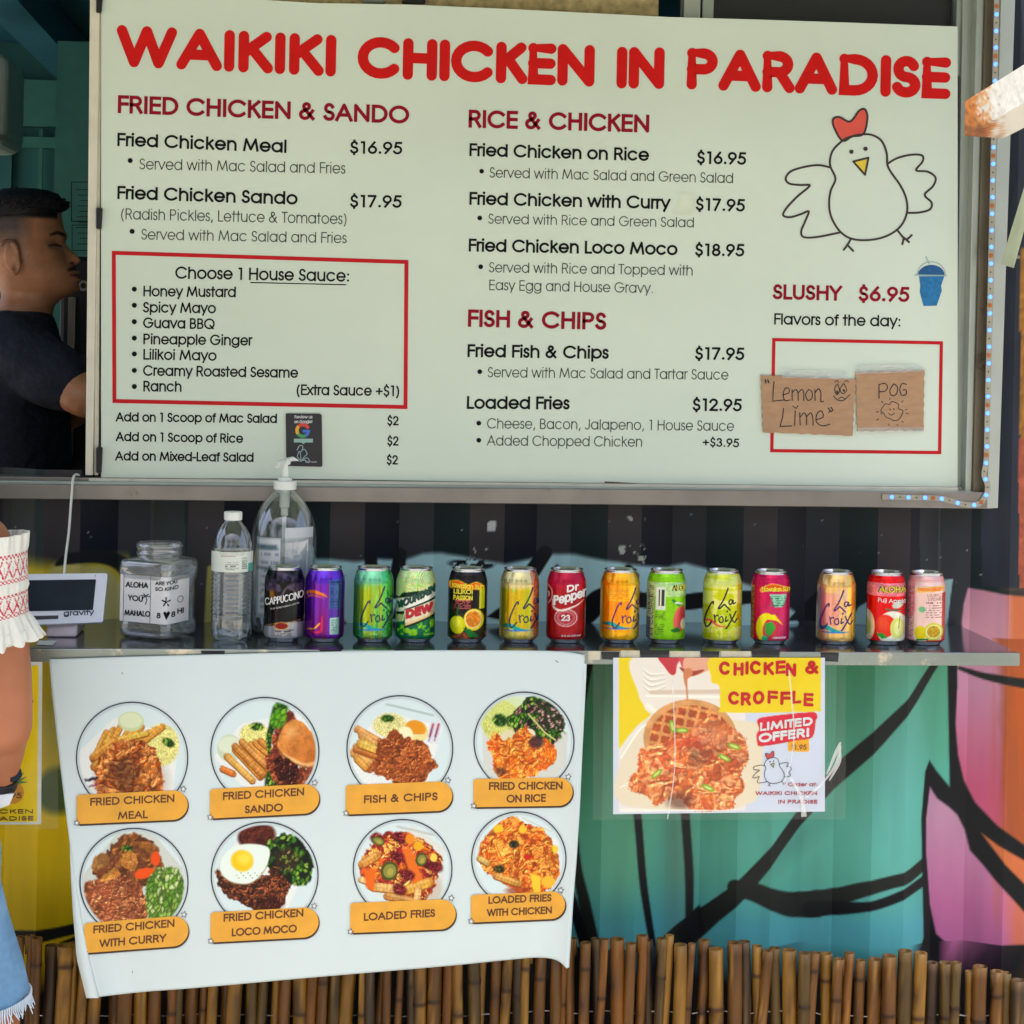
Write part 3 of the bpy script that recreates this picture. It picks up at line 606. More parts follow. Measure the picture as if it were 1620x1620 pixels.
mb = MB(); mb.rings(rs); V = np.array(mb.v); obj('box_section', mb, vcmat('flaking_white_paint', .5, 0, .6, 60, .003), bm_, paint_beam(V))
mb = MB(); e = rs[-1][0]; M_wp = mat('white_post', (220, 220, 214), .5); mb.box((e[0] - .01, e[1] - .07, e[2] - .05), (1.66, e[1] - .001, e[2] - .002)); obj('cross_beam', mb, M_wp, bm_)
mb = MB(); mb.box((1.58, e[1] - .069, 0), (1.65, e[1] - .002, e[2] - .051)); obj('post', mb, M_wp, bm_)

# ---------------------------------------------------------------- counter shelf
YF, ZT = -0.290, 1.0
shelf = thing('counter_shelf', (0, -0.14, ZT), 'long stainless steel counter shelf holding the row of drink cans', 'shelf')
M_st = mat('brushed_steel', (150, 156, 164), 0.13, 0.92, var=0.06, scale=8, bump=0.05, bscale=30, stretch=(0.3, 4, 4), dirt=((110, 112, 116), 30, .68))
M_st2 = mat('steel_lip', (140, 150, 144), 0.32, 0.75, var=0.12, scale=10, dirt=((206, 198, 176), 9, .56))
xe = float(P(1612, 1038, YF)[0])
mb = MB(); mb.box((-1.9, YF, ZT - .004), (xe, 0.034, ZT)); o = obj('top_plate', mb, M_st, shelf); bevel(o, .0015)
mb = MB(); mb.box((-1.9, YF - .002, ZT - .022), (xe + .001, YF + .012, ZT - .0005)); o = obj('front_lip', mb, M_st2, shelf); bevel(o, .0015)
for x in (-1.6, -1.15):
    mb = MB(); mb.hexa([(x, -.25, ZT - .03), (x + .03, -.25, ZT - .03), (x + .03, -.02, ZT - .2), (x, -.02, ZT - .2), (x, -.25, ZT - .006), (x + .03, -.25, ZT - .006), (x + .03, -.02, ZT - .006), (x, -.02, ZT - .006)])
    obj('bracket', mb, M_st2, shelf)
M_bt = mat('black_tape', (24, 26, 30), .55, var=.2, scale=80, bump=.3); M_ct = mat('clear_packing_tape', (196, 190, 168), .25, var=.12, scale=60, bump=.4)
pl = plane_map(YF - .0024)
for x0, x1, y0, y1 in ((318, 356, 1029, 1034), (505, 541, 1027, 1031), (624, 672, 1026, 1030), (951, 980, 1031, 1043), (1012, 1059, 1028, 1041), (1108, 1138, 1030, 1040), (1189, 1234, 1027, 1040), (1298, 1327, 1032, 1046)):
    mb = MB(); fill(mb, [(x0, y0), (x1, y0 + .3), (x1 - 1, y1 + 1), (x0 + 1, y1)], pl, 0.0006); obj('tape_strip', mb, M_bt, shelf)
for x0, x1, y0, y1 in ((930, 950, 1030, 1044), (982, 1012, 1029, 1040), (1060, 1107, 1030, 1040), (1140, 1188, 1030, 1039)):
    mb = MB(); fill(mb, [(x0, y0), (x1, y0 + .3), (x1 - 1, y1), (x0 + 1, y1)], pl, 0.0003); tag(obj('tape_strip', mb, M_ct, shelf), 'yellowed clear tape')

# ---------------------------------------------------------------- bamboo screen
fence = thing('bamboo_screen', (0, -0.13, 0), 'low screen of brown bamboo canes wired upright along the foot of the wall', 'fence')
canes = []
rr = random.Random(11)
tops = lambda x: np.interp(x, [-200, 150, 240, 520, 900, 1000, 1240, 1255, 1340, 1410, 1480, 1530, 1620, 1750], [1487, 1486, 1500, 1500, 1488, 1484, 1496, 1504, 1508, 1510, 1518, 1532, 1555, 1590])
def cane_colors(V, seed, hue, axis_top, nodes):
    x, y, z = V[:, 0], V[:, 1], V[:, 2]; n = fbm(x * 260 + seed, z * 9, seed); n2 = fbm(x * 60, z * 40, seed + 3)
    base = np.array([C3(156, 122, 66), C3(124, 92, 54), C3(106, 88, 54), C3(140, 100, 54), C3(84, 70, 54)][hue])
    p = Paint(x, z, (0, 0, 0)); p.c = base * (.66 + .5 * n[:, None] + .24 * n2[:, None])
    p.mix(np.clip((n2 - .56) * 5, 0, 1) * .6, C3(62, 48, 42)); p.mix(np.clip((n - .7) * 9, 0, 1) * .5, C3(196, 164, 96))
    for zn in nodes: p.mix(np.exp(-((z - zn) / .004) ** 2) * .75, C3(58, 42, 32))
    p.mix(np.clip((z - axis_top + .006) / .004, 0, 1) * .4, C3(190, 160, 120))
    return p.punch(1.2, 1.12, -.03).out(.72)
M_cane = vcmat('bamboo', .45, 0, .35, 160, .0015, .4, stretch=(3, 3, .4))
x = -260.0; ci = 0
while x < 1760:
    w = rr.choice([13, 15, 17, 18, 20, 22, 25]) * 1.0; gap = rr.choice([-3, -2, -1, 0, 0, 1, 3]) if x > 0 else 3
    yt = float(tops(x)) + rr.uniform(-9, 11); Yc = -0.125 + rr.uniform(-.012, .012)
    c = P(x + w / 2, yt, Yc); r = w * 1.06e-3 / 2; H = float(c[2]); lean = rr.uniform(-.035, .05)
    nodes = []; z = H - rr.uniform(.03, .22)
    while z > 0.02: nodes.append(z); z -= rr.uniform(.14, .24)
    zs = sorted(set([0.0, H] + [v for n_ in nodes for v in (n_ - .006, n_ - .002, n_ + .001, n_ + .005)] + list(np.linspace(.02, H - .02, 16))))
    zs = [v for v in zs if 0 <= v <= H]; rs = []; n = 14; ph = rr.uniform(0, 6)
    bend = rr.uniform(-.006, .006)
    for z in zs:
        k = 1 + 0.12 * sum(math.exp(-((z - zn) / .004) ** 2) for zn in nodes) - .04 * (z / H)
        cx = float(c[0]) + lean * (z - H) + bend * math.sin(z * 9 + ph); a = np.linspace(0, 2 * np.pi, n, endpoint=False)
        rs.append(np.c_[cx + r * k * np.cos(a), Yc + r * k * np.sin(a), np.full(n, z)])
    a = np.linspace(0, 2 * np.pi, n, endpoint=False); cx = float(c[0])
    for k, z in ((.72, H), (.70, H - .03), (.05, H - .031)): rs.append(np.c_[cx + r * k * np.cos(a), Yc + r * k * np.sin(a), np.full(n, z)])
    mb = MB(); mb.rings(rs); V = np.array(mb.v); cols = cane_colors(V, ci * 1.7, rr.choice([0, 0, 1, 1, 2, 3, 4]), H, nodes)
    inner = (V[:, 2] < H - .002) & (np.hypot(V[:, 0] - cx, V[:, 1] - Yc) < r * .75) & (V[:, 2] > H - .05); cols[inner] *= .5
    obj('bamboo_cane', mb, M_cane, fence, cols, True); ci += 1; x += w + gap
M_wire = mat('galvanised_wire', (190, 190, 186), .35, .8)
for y in (1608, 1800):
    mb = MB(); pts = []
    for k in range(200):
        px = -260 + k * 10.2; q = P(px, y - 5 * (px > 800) * (px < 1300), -.125); pts.append(q + np.array([0, .006 + .002 * math.cos(k * 2.1), .002 * math.sin(k * .7)]))
    mb.tube(pts, .0009, 6); obj('binding_wire', mb, M_wire, fence)
# ================================================================ MENU BOARD
M_ink = mat('black_ink', (16, 18, 22), .5, spec=.15); M_grey = mat('grey_ink', (58, 66, 60), .5, spec=.15); M_red = mat('red_print', (206, 24, 22), .5, spec=.15)
M_crim = mat('crimson_print', (144, 12, 38), .5, spec=.15); M_box = mat('box_red_print', (196, 30, 38), .5, spec=.15); M_brown = mat('brown_ink', (58, 44, 44), .45)
menu = thing('menu_board', P(830, 780, -0.006), 'big pale green-white food menu board with red title, mounted in the kiosk window', 'menu board')
M_menu = mat('menu_vinyl', (212, 226, 212), .24, 0, var=.035, scale=2.2, bump=.22, bscale=4, bdist=.03, spec=.4)  # green cast of reflected foliage is tinted into the sheet colour
YM = -0.0075
mm = plane_map(YM)
mtop = [(160, -70), (300, -70), (420, 0), (500, 5), (640, 7), (800, 14), (900, 19), (1060, 27), (1200, 31), (1350, 36), (1515, 42)]
mbot = [(160, 757), (300, 757), (420, 757), (500, 758), (640, 760), (800, 763), (900, 765), (1060, 768), (1200, 769), (1350, 771), (1515, 773)]
mb = MB(); rows = []
T_ = smooth(mtop, 4); B_ = smooth(mbot, 4)
T_[:, 1] = np.interp(T_[:, 0], [q[0] for q in mtop], [q[1] for q in mtop])
for v in np.linspace(0, 1, 20):
    L = T_ * (1 - v) + B_ * v; rows.append(mm(L[:, 0], L[:, 1]))
G = np.array(rows); mb.grid(G, True); G2 = G + np.array([0, .004, 0]); mb.grid(G2)
n_ = len(T_); R_ = 20; o2 = n_ * R_
edge = [i for i in range(n_)] + [r * n_ + n_ - 1 for r in range(1, R_)] + [(R_ - 1) * n_ + i for i in range(n_ - 2, -1, -1)] + [r * n_ for r in range(R_ - 2, 0, -1)]
for a, b in zip(edge, edge[1:] + edge[:1]): mb.f.append((a, b, b + o2, a + o2))
obj('printed_sheet', mb, M_menu, menu)
def T(s, p0, p1, cap, w, m, style='square', **k): return text(s, p0, p1, cap, w, mm, m, menu, style, **k)
for s, a, b, ya, yb in (('WAIKIKI', 189, 533, 105.5, 121.5), ('CHICKEN', 569, 942, 123.5, 137.5), ('IN', 978, 1052, 140, 141), ('PARADISE', 1088, 1503, 141.5, 157)):
    T(s, (a + 1, ya), (b - 3, yb), 66, 180, M_red, 'round')
W3, W2, W1 = 136, 124, 64
T('FRIED CHICKEN & SANDO', (187, 179), (646, 196), 28.5, W3, M_crim)
T('RICE & CHICKEN', (742, 202), (1027, 210), 28.5, W3, M_crim); T('FISH & CHIPS', (741, 517), (958, 522), 27.5, W3, M_crim)
T('SLUSHY', (1224, 473.5), (1330, 476), 24, W3, M_crim); T('$6.95', (1359, 476.5), (1438, 478), 24, W3, M_crim)
for s, x0, y0, x1, y1, c in (('Fried Chicken Meal', 186, 231, 453, 242, 21), ('$16.95', 554, 243, 636, 244.5, 20), ('Fried Chicken Sando', 186, 315, 470, 324, 21), ('$17.95', 554, 328, 635, 329, 20),
        ('Fried Chicken on Rice', 743, 247, 1026, 255, 20.5), ('$16.95', 1103, 259, 1180, 261, 20), ('Fried Chicken with Curry', 743, 324, 1059, 331, 20.5), ('$17.95', 1101, 333, 1178, 335, 20),
        ('Fried Chicken Loco Moco', 742, 398, 1071, 404, 20.5), ('$18.95', 1100, 405, 1177, 406, 20), ('Fried Fish & Chips', 740, 565, 962, 568, 20.5), ('$17.95', 1100, 569, 1177, 570, 20),
        ('Loaded Fries', 739, 647, 900, 648, 20.5), ('$12.95', 1096, 650, 1173, 651, 20)): T(s, (x0, y0), (x1, y1), c, W2, M_ink)
for s, x0, y0, x1, y1, c in (('Served with Mac Salad and Fries', 221, 268, 546, 275, 17.5), ('(Radish Pickles, Lettuce & Tomatoes)', 191, 347, 549, 355, 17.5), ('Served with Mac Salad and Fries', 224, 379, 548, 385, 17),
        ('Served with Mac Salad and Green Salad', 775, 281, 1160, 290, 16.5), ('Served with Rice and Green Salad', 773, 354, 1098, 360, 16), ('Served with Rice and Topped with', 774, 431, 1096, 436, 16.5),
        ('Easy Egg and House Gravy.', 774, 459, 1034, 464, 16.5), ('Served with Mac Salad and Tartar Sauce', 772, 597, 1152, 601, 16.5), ('Cheese, Bacon, Jalapeno, 1 House Sauce', 771, 678, 1161, 682, 16.5),
        ('Added Chopped Chicken', 771, 705, 1016, 707, 16.5)): T(s, (x0, y0), (x1, y1), c, W1, M_grey)
for s, x0, y0, x1, y1, c in (('Choose 1 House Sauce:', 278, 441, 553, 446, 19.5), ('Honey Mustard', 227, 469, 373, 470.5, 17), ('Spicy Mayo', 227, 494.5, 341, 496, 17), ('Guava BBQ', 227, 519, 339, 521, 17), ('Pineapple Ginger', 227, 544.7, 398, 547, 17),
        ('Lilikoi Mayo', 227, 569, 342, 571, 17), ('Creamy Roasted Sesame', 227, 594.6, 471, 598, 17), ('Ranch', 227, 619.4, 287, 620, 17), ('(Extra Sauce +$1)', 469, 625, 632, 627, 17)): T(s, (x0, y0), (x1, y1), c, 106, M_ink)
for s, x0, y0, x1, y1, c in (('Add on 1 Scoop of Mac Salad', 184, 667, 438, 669.6, 15), ('Add on 1 Scoop of Rice', 184, 698, 384, 701, 15), ('Add on Mixed-Leaf Salad', 183, 728.7, 401, 731, 15), ('$2', 613, 673, 630, 673, 15), ('$2', 613, 705, 630, 705, 15),
        ('$2', 612, 735, 629, 735, 15), ('+$3.95', 1112, 706, 1169, 708, 14)): T(s, (x0, y0), (x1, y1), c, 116, M_ink)
T('Flavors of the day:', (1225, 513.5), (1425, 517), 18, 104, M_ink)
mb = MB()
for x, y, r in [(206, 254, 4), (209, 366, 4), (762, 271, 3.6), (759, 345, 3.8), (760.5, 422, 3.8), (759, 588, 3.8), (757.5, 669.5, 3.8), (757.5, 696.5, 3.8)] + [(212.5, y, 4.0) for y in (457.5, 483, 509, 535, 560, 586, 611.5)]:
    disc(mb, (x, y), r, mm, .0008)
tag(obj('bullet_points', mb, M_ink, menu), kind='stuff')
mb = MB(); ribbon(mb, [(397, 447), (547, 450.5)], 1.6, mm, lift=.0007); obj('underline', mb, M_ink, menu)
for q, w in (([(180, 400), (643, 414.5), (641.5, 644), (181, 634.5), (180, 400)], 6.2), ([(1224.3, 537.3), (1489.3, 542.5), (1486.5, 716), (1221, 713), (1224.3, 537.3)], 5.2)):
    mb = MB(); ribbon(mb, q, w, mm, lift=.0006); obj('red_box', mb, M_box, menu)
# the shop's chicken doodle
dz = lambda pts: [(1180 + x / 3.682, y / 3.682) for x, y in pts]
def chicken(mapf, parent, tr, w, lift, mline, mred, myel, white=None):
    def S(pts, closed=False): return [tr(x, y) for x, y in smooth(dz(pts), 5, closed)]
    body = [(563, 820), (505, 880), (490, 960), (522, 1040), (495, 1110), (485, 1190), (500, 1270), (550, 1350), (620, 1392), (720, 1398), (820, 1375), (900, 1320), (938, 1240), (935, 1160), (900, 1080), (850, 1010), (825, 960), (820, 890), (790, 820), (730, 785), (660, 785), (600, 800)]
    comb = [(563, 820), (515, 745), (508, 695), (545, 682), (608, 708), (660, 645), (695, 638), (708, 690), (685, 780), (620, 795)]
    beak = [(622, 940), (715, 918), (708, 990), (694, 1020), (660, 985)]
    if white:
        mb = MB(); fill(mb, S(body, True), mapf, lift); obj('doodle_fill', mb, white, parent)
    mb = MB(); fill(mb, S(comb, True), mapf, lift + .0001); obj('comb_print', mb, mred, parent)
    mb = MB(); fill(mb, [tr(x, y) for x, y in dz([(628, 942), (714, 922), (694, 1016)])], mapf, lift + .0001); obj('beak_print', mb, myel, parent)
    mb = MB()
    for q, c in ((body, True), (comb, True)):
        k = S(q, c); k.append(k[0]) if c else None; ribbon(mb, k, w, mapf, 'square', lift + .0002)
    ribbon(mb, [tr(x, y) for x, y in dz([(626, 941), (714, 919), (694, 1018), (626, 941)])], w, mapf, 'round', lift + .0002)
    for q in ([(490, 975), (420, 962), (330, 975), (260, 1000), (232, 1040), (255, 1070), (320, 1078), (372, 1082), (300, 1145), (235, 1215), (218, 1255), (260, 1265), (320, 1248), (366, 1232), (345, 1290), (322, 1350), (340, 1382), (420, 1380), (550, 1354)],
              [(825, 955), (880, 922), (960, 902), (1025, 905), (1030, 940), (992, 992), (1060, 1000), (1105, 1035), (1090, 1085), (1042, 1135), (1082, 1180), (1072, 1220), (1010, 1238), (942, 1240)],
              [(610, 1395), (590, 1430), (570, 1455)], [(590, 1425), (625, 1462)], [(882, 1340), (910, 1375), (935, 1395), (966, 1370)], [(918, 1382), (950, 1410)], [(920, 1385), (912, 1422)]):
        ribbon(mb, S(q), w, mapf, 'round', lift + .00025)
    for x, y in ((615, 884), (697, 867)): disc(mb, tr(*dz([(x, y)])[0]), w * 1.05, mapf, lift + .0004)
    obj('doodle_lines', mb, mline, parent)
chicken(mm, menu, lambda x, y: (x, y), 3.3, .0006, M_brown, mat('comb_red', (222, 84, 70), .4), mat('beak_yellow', (226, 200, 60), .4))
# blue slushy cup print
Mb_ = mat('slushy_blue', (18, 112, 168), .35, var=.25, scale=150); mb = MB(); fill(mb, [(1454, 437), (1494, 437), (1489, 452), (1490, 460), (1482, 483.5), (1461, 484), (1455, 462), (1456, 452)], mm, .0006); obj('cup_print', mb, Mb_, menu)
mb = MB(); a = np.linspace(np.pi, 2 * np.pi, 14); fill(mb, [(1473.5 + 21 * math.cos(t), 435 + 16 * math.sin(t)) for t in a], mm, .0006); obj('cup_print', mb, mat('slushy_dark_blue', (10, 84, 140), .35, var=.2, scale=150), menu)
mb = MB(); ribbon(mb, [(1448, 435), (1497, 436)], 2, mm, lift=.0009); ribbon(mb, [(1473.5 + 22 * math.cos(t), 434 + 20 * math.sin(t)) for t in a], 1.2, mm, lift=.001); ribbon(mb, [(1465, 406), (1470, 417)], 1.6, mm, lift=.0008); obj('cup_outline', mb, mat('pale_cup_line', (140, 172, 176), .4), menu)
# small tape repair beside the curry price
mb = MB(); fill(mb, [(1066, 333), (1078, 303), (1098, 305), (1101, 330), (1092, 341), (1060, 340)], mm, .0004); obj('tape_patch', mb, mat('tape_patch_film', (212, 224, 202), .2), menu)
mb = MB(); ribbon(mb, [(958, 763), (1062, 769)], 3, mm, lift=.0002); obj('grime_mark', mb, mat('brown_grime', (110, 92, 74), .7, var=.5, scale=200), menu)

# cardboard flavour signs
def card(name, q, label, lines, tape):
    t = thing(name, P(q[2][0], q[2][1], YM - .004), label, 'cardboard sign', 'cardboard flavour signs taped to the menu')
    e = []
    for i in range(4):
        a, b = np.array(q[i], float), np.array(q[(i + 1) % 4], float)
        for k in range(14):
            j = (hash((name, i, k)) % 7 - 3) * .25 if False else (math.sin(k * 2.7 + i * 5 + q[0][0]) * .9)
            d = (b - a); nrm = np.array([-d[1], d[0]]) / np.hypot(*d); e.append(a + d * k / 14 + nrm * (j if k else 0))
    e = np.array(e); F = P(e[:, 0], e[:, 1], YM - .0045); Bk = F + np.array([0, .003, 0]); n = len(e)
    mb = MB(); mb.add(np.r_[F, Bk], [tuple(range(n)), tuple(reversed(range(n, 2 * n)))] + [(i, i + n, (i + 1) % n + n, (i + 1) % n) for i in range(n)])
    obj('cardboard', mb, M_card, t); cm = plane_map(YM - .0046)
    mb = MB()
    for s, w in lines: ribbon(mb, s, w, cm, 'round', .0005)
    obj('marker_writing', mb, mat('marker_ink', (40, 36, 40), .5) if 'marker_ink' not in bpy.data.materials else bpy.data.materials['marker_ink'], t)
    for s in tape:
        mb = MB(); fill(mb, s, cm, .001); obj('clear_tape', mb, M_tapec, t)
M_card = mat('kraft_cardboard', (176, 140, 108), .75, var=.1, scale=30, bump=.25, bscale=90, stretch=(1, 1, 3))
M_tapec = clearmat('clear_tape_film', (.93, .95, .94), .35, .15, .12, .6, 60)
def c1(pts, n=5, sm=True): return [(1180 + x / 3.522, 380 + y / 3.522) for x, y in (smooth(pts, n) if sm else pts)]
L1 = [(c1([(157, 788), (152, 840), (150, 897), (215, 890)], sm=False), 1.6), (c1([(205, 862), (240, 850), (238, 825), (218, 828), (208, 860), (218, 893), (245, 890)]), 1.5),
      (c1([(258, 832), (258, 893)]), 1.5), (c1([(258, 850), (278, 832), (290, 850), (292, 893)]), 1.5), (c1([(292, 850), (312, 832), (322, 850), (322, 893)]), 1.5),
      (c1([(350, 832), (333, 860), (345, 892), (368, 880), (368, 845), (350, 832)]), 1.5), (c1([(385, 835), (386, 893)]), 1.5), (c1([(386, 850), (405, 828), (418, 850), (418, 898), (432, 897)]), 1.5),
      (c1([(210, 938), (205, 985), (190, 1038), (255, 1035)], sm=False), 1.6), (c1([(275, 950), (272, 1032)]), 1.5), (c1([(262, 925), (280, 938), (290, 922)], sm=False), 1.4),
      (c1([(300, 962), (303, 1030)]), 1.5), (c1([(303, 985), (325, 962), (338, 985), (338, 1028)]), 1.5), (c1([(338, 985), (360, 962), (372, 985), (375, 1030)]), 1.5),
      (c1([(392, 1000), (430, 985), (422, 952), (398, 965), (392, 1010), (425, 1034), (468, 1025)]), 1.5),
      (c1([(108, 778), (112, 795)]), 2), (c1([(122, 778), (128, 795)]), 2), (c1([(458, 935), (470, 950), (462, 958)]), 1.8), (c1([(474, 932), (484, 945), (476, 955)]), 1.8),
      (c1([(512, 800), (495, 825), (505, 860), (522, 840), (512, 800)]), 1.3), (c1([(545, 798), (525, 830), (540, 855), (562, 835), (545, 798)]), 1.3), (c1([(508, 842), (510, 850)]), 3), (c1([(545, 835), (548, 840)]), 3),
      (c1([(495, 790), (508, 782), (518, 792)]), 1.2), (c1([(550, 790), (562, 782), (572, 792)]), 1.2), (c1([(488, 868), (510, 890), (545, 892), (580, 860)]), 1.3), (c1([(515, 885), (535, 875), (555, 885)]), 1.2)]
card('cardboard_sign', [(1204, 593.5), (1353.8, 600), (1349, 689.5), (1207.5, 684)], 'torn brown cardboard sign hand lettered Lemon Lime with a smiling face', L1,
     [[(1237, 584), (1340, 588), (1340, 600), (1237, 598)]])
L2 = [(c1([(742, 805), (742, 880)]), 1.5), (c1([(742, 805), (775, 798), (790, 820), (775, 840), (744, 845)]), 1.5), (c1([(825, 800), (803, 835), (812, 865), (838, 858), (846, 820), (825, 800)]), 1.5),
      (c1([(895, 803), (870, 800), (858, 830), (868, 862), (892, 860), (893, 835), (875, 835)]), 1.5),
      (c1([(762, 930), (778, 912), (800, 915), (812, 900), (835, 905), (852, 918), (850, 938), (875, 950), (868, 975), (850, 1000), (825, 1005), (805, 995), (780, 985), (768, 965), (752, 950), (762, 930)]), 1.1),
      (c1([(795, 965), (810, 975), (828, 965)]), 1.1), (c1([(802, 940), (806, 945)]), 1.4), (c1([(822, 938), (826, 943)]), 1.4)]
for a, b in (((728, 958), (738, 955)), ((756, 898), (764, 905)), ((802, 880), (803, 888)), ((868, 902), (876, 895)), ((890, 945), (898, 942)), ((893, 965), (905, 967)), ((870, 1010), (878, 1014)), ((842, 1028), (848, 1032)), ((797, 1022), (797, 1032)), ((728, 1003), (740, 996)), ((752, 962), (756, 970))):
    L2.append((c1([a, b], sm=False), 1.2))
card('cardboard_sign', [(1354, 588.7), (1462.5, 585), (1461, 681), (1356.6, 682.4)], 'square brown cardboard sign hand lettered POG with a little doodled sun', L2,
     [[(1354, 579), (1440, 576), (1462, 584), (1462, 588), (1354, 592)], [(1357, 676), (1460, 676), (1461, 683), (1357, 686)]])

# black review card on the menu
rc = thing('review_card', P(480, 738, YM - .003), 'small black review card with a rainbow letter G stuck low on the menu', 'card')
q = [(452, 655), (455, 654), (506, 654.5), (509, 657), (510, 737), (508, 738.5), (455, 737), (453, 734)]
cm = plane_map(YM - .0032); F = cm(*np.array(q, float).T); Bk = F + np.array([0, .0022, 0]); n = len(q)
mb = MB(); mb.add(np.r_[F, Bk], [tuple(range(n))] + [(i, i + n, (i + 1) % n + n, (i + 1) % n) for i in range(n)]); obj('card_face', mb, mat('card_black', (32, 32, 40), .35), rc)
Mw = mat('white_ink', (220, 222, 222), .4); Ms = mat('silver_ink', (150, 176, 180), .4)
text('Review us', (466, 662), (494, 662), 5, 110, cm, Mw, rc); text('on Google!', (466, 669.5), (494, 669.5), 5, 110, cm, Mw, rc)
for a0, a1, c in ((20, 135, (214, 60, 50)), (135, 215, (236, 180, 40)), (215, 300, (60, 160, 90)), (300, 362, (60, 110, 210))):
    mb = MB(); ribbon(mb, [(479 + 9.2 * math.cos(t * D2R), 681 - 9.2 * math.sin(t * D2R)) for t in np.linspace(a0, a1, 12)], 5.2, cm, 'butt', .0006)
    if a0 == 300: ribbon(mb, [(490, 682), (479, 682)], 4.4, cm, 'butt', .0009)
    obj('letter_g', mb, mat('g_print_%s' % ['red', 'yellow', 'green', 'blue'][[20, 135, 215, 300].index(a0)], c, .4), rc)
mb = MB(); fill(mb, [(465, 694), (495, 694), (495, 700), (483, 700), (480, 702.5), (477, 700), (465, 700)], cm, .0006); obj('speech_bar', mb, mat('mint_bar', (150, 190, 180), .4), rc)
mb = MB()
for s in ([(470, 712), (474, 705), (479, 706), (477, 714), (472, 715)], [(470, 722), (474, 714), (476, 728), (470, 722)], [(478, 712), (482, 711), (486, 718), (482, 722), (478, 728), (486, 724), (490, 730)], [(474, 730), (482, 728), (488, 732)]): ribbon(mb, smooth(s, 3), 1.3, cm, 'round', .0006)
obj('hand_icon', mb, Ms, rc); text('tap here', (483, 732), (501, 732), 2.6, 90, cm, Mw, rc)

# ================================================================ FOOD PAINTERS (flat print)
def blobtex(p, m, pal, sc, s, dark=(70, 30, 16), dk=.75, hi=.25):
    """crumbly fried texture: lumps on lumps, shaded as a photograph of them would be"""
    def H(x, y):
        wx = x + sc * 1.9 * (fbm(x / sc * .8, y / sc * .8, s, 3) - .5); wy = y + sc * 1.9 * (fbm(x / sc * .8 + 9, y / sc * .8, s + 2, 3) - .5)
        f1, f2, cid = worley(wx / sc, wy / (sc * .8), s); g1, g2, gid = worley(wx / sc * 2.1 + 3, wy / sc * 2.6, s + 4)
        rg = 1 - np.abs(2 * fbm(wx / sc * 1.5, wy / sc * 1.9, s + 6, 4) - 1)
        return (1 - f1) * .5 + (1 - g1) * .16 + .42 * rg + .3 * fbm(x / 2.6, y / 2.6, s + 1, 3) - .1, cid, gid, np.clip((f2 - f1) * 4, 0, 1)
    h, cid, gid, e = H(p.X, p.Y); h2 = H(p.X - 1.3, p.Y - 1.5)[0]; light = np.clip((h - h2) * 2.3, -1, 1)[:, None]
    pal = np.array([C3(*c) for c in pal]); c = pal[((cid * .6 + gid * .4) * len(pal)).astype(int) % len(pal)]
    big = fbm(p.X / (sc * 2.6), p.Y / (sc * 2.6), s + 8, 2)[:, None]; dp = np.clip((.86 - h) * 2.6, 0, 1)[:, None] * dk + (1 - e[:, None]) * .08
    c = c * (.8 + .44 * big) * (1 + light * .42); c = c * (1 - np.clip(dp, 0, 1) * .8) + np.array(C3(*dark)) * np.clip(dp, 0, 1) * .8
    c = c + np.clip(light - .45, 0, 1) * hi * 1.6 * np.array([1, .86, .66])
    p.mix(m, np.clip(c, 0, 1))
CH = [(220, 138, 62), (198, 108, 44), (234, 162, 92), (168, 84, 36), (212, 122, 60)]
OR = [(236, 140, 46), (222, 112, 36), (244, 170, 80), (200, 92, 34), (236, 146, 66)]
FR = (226, 168, 72); GRN = [(92, 150, 40), (64, 120, 40), (140, 180, 70), (50, 90, 34)]
def tray(p, pts, c=(226, 230, 226)):
    p.poly(pts, C3(*c), 2)
    m = p.mpoly(pts, 2); st = (np.sin((p.X + p.Y) * 1.1) > .3) * .12; p.mix(m * st, C3(170, 178, 178))
def fry(p, x0, y0, x1, y1, w=9, c=FR, s=0):
    p.line([(x0, y0 + 1.5), (x1, y1 + 1.5)], w + 2, C3(140, 84, 30)); m = p.mline([(x0, y0), (x1, y1)], w)
    t = ((p.X - x0) * (x1 - x0) + (p.Y - y0) * (y1 - y0)) / math.hypot(x1 - x0, y1 - y0)
    L_ = math.hypot(x1 - x0, y1 - y0); e = np.clip(np.abs(t / L_ - .5) * 4 - 1.4, 0, 1)[:, None]; cc = np.array(C3(*c)) * (.95 + .05 * np.sin(t * .9 + s))[:, None] * (.78 + .42 * fbm(p.X / 6, p.Y / 6, s)[:, None]); p.mix(m, np.clip(cc * (1 - .3 * e) + np.array(C3(150, 84, 30)) * .3 * e, 0, 1))
    p.mix(p.mline([(x0 - 1, y0 - w * .2), (x1 - 1, y1 - w * .2)], w * .25, 3) * .35, C3(250, 226, 160))
def mac(p, cx, cy, rx, ry, s=0, c=(228, 222, 140)):
    m = p.mell(cx, cy, rx, ry, 0, 4); f1, f2, cid = worley(p.X / 4.5, p.Y / 4.5, s)
    p.mix(m, np.array(C3(*c)) * (.82 + .22 * np.clip((f2 - f1) * 3, 0, 1))[:, None] * (.95 + .1 * cid[:, None]))
def greens(p, m, s=0, pal=GRN, sc=6, dark=(24, 34, 20)):
    wx = p.X + 8 * (fbm(p.X / 9, p.Y / 9, s) - .5); f1, f2, cid = worley(wx / sc, (p.Y * .7 + wx * .5) / sc, s)
    q = np.array([C3(*k) for k in pal])[(cid * len(pal)).astype(int) % len(pal)]; e = np.clip((f2 - f1) * 2.5, 0, 1)[:, None]
    p.mix(m, q * (.75 + .5 * fbm(p.X / 3, p.Y / 3, s + 4)[:, None]) * e + np.array(C3(*dark)) * (1 - e))
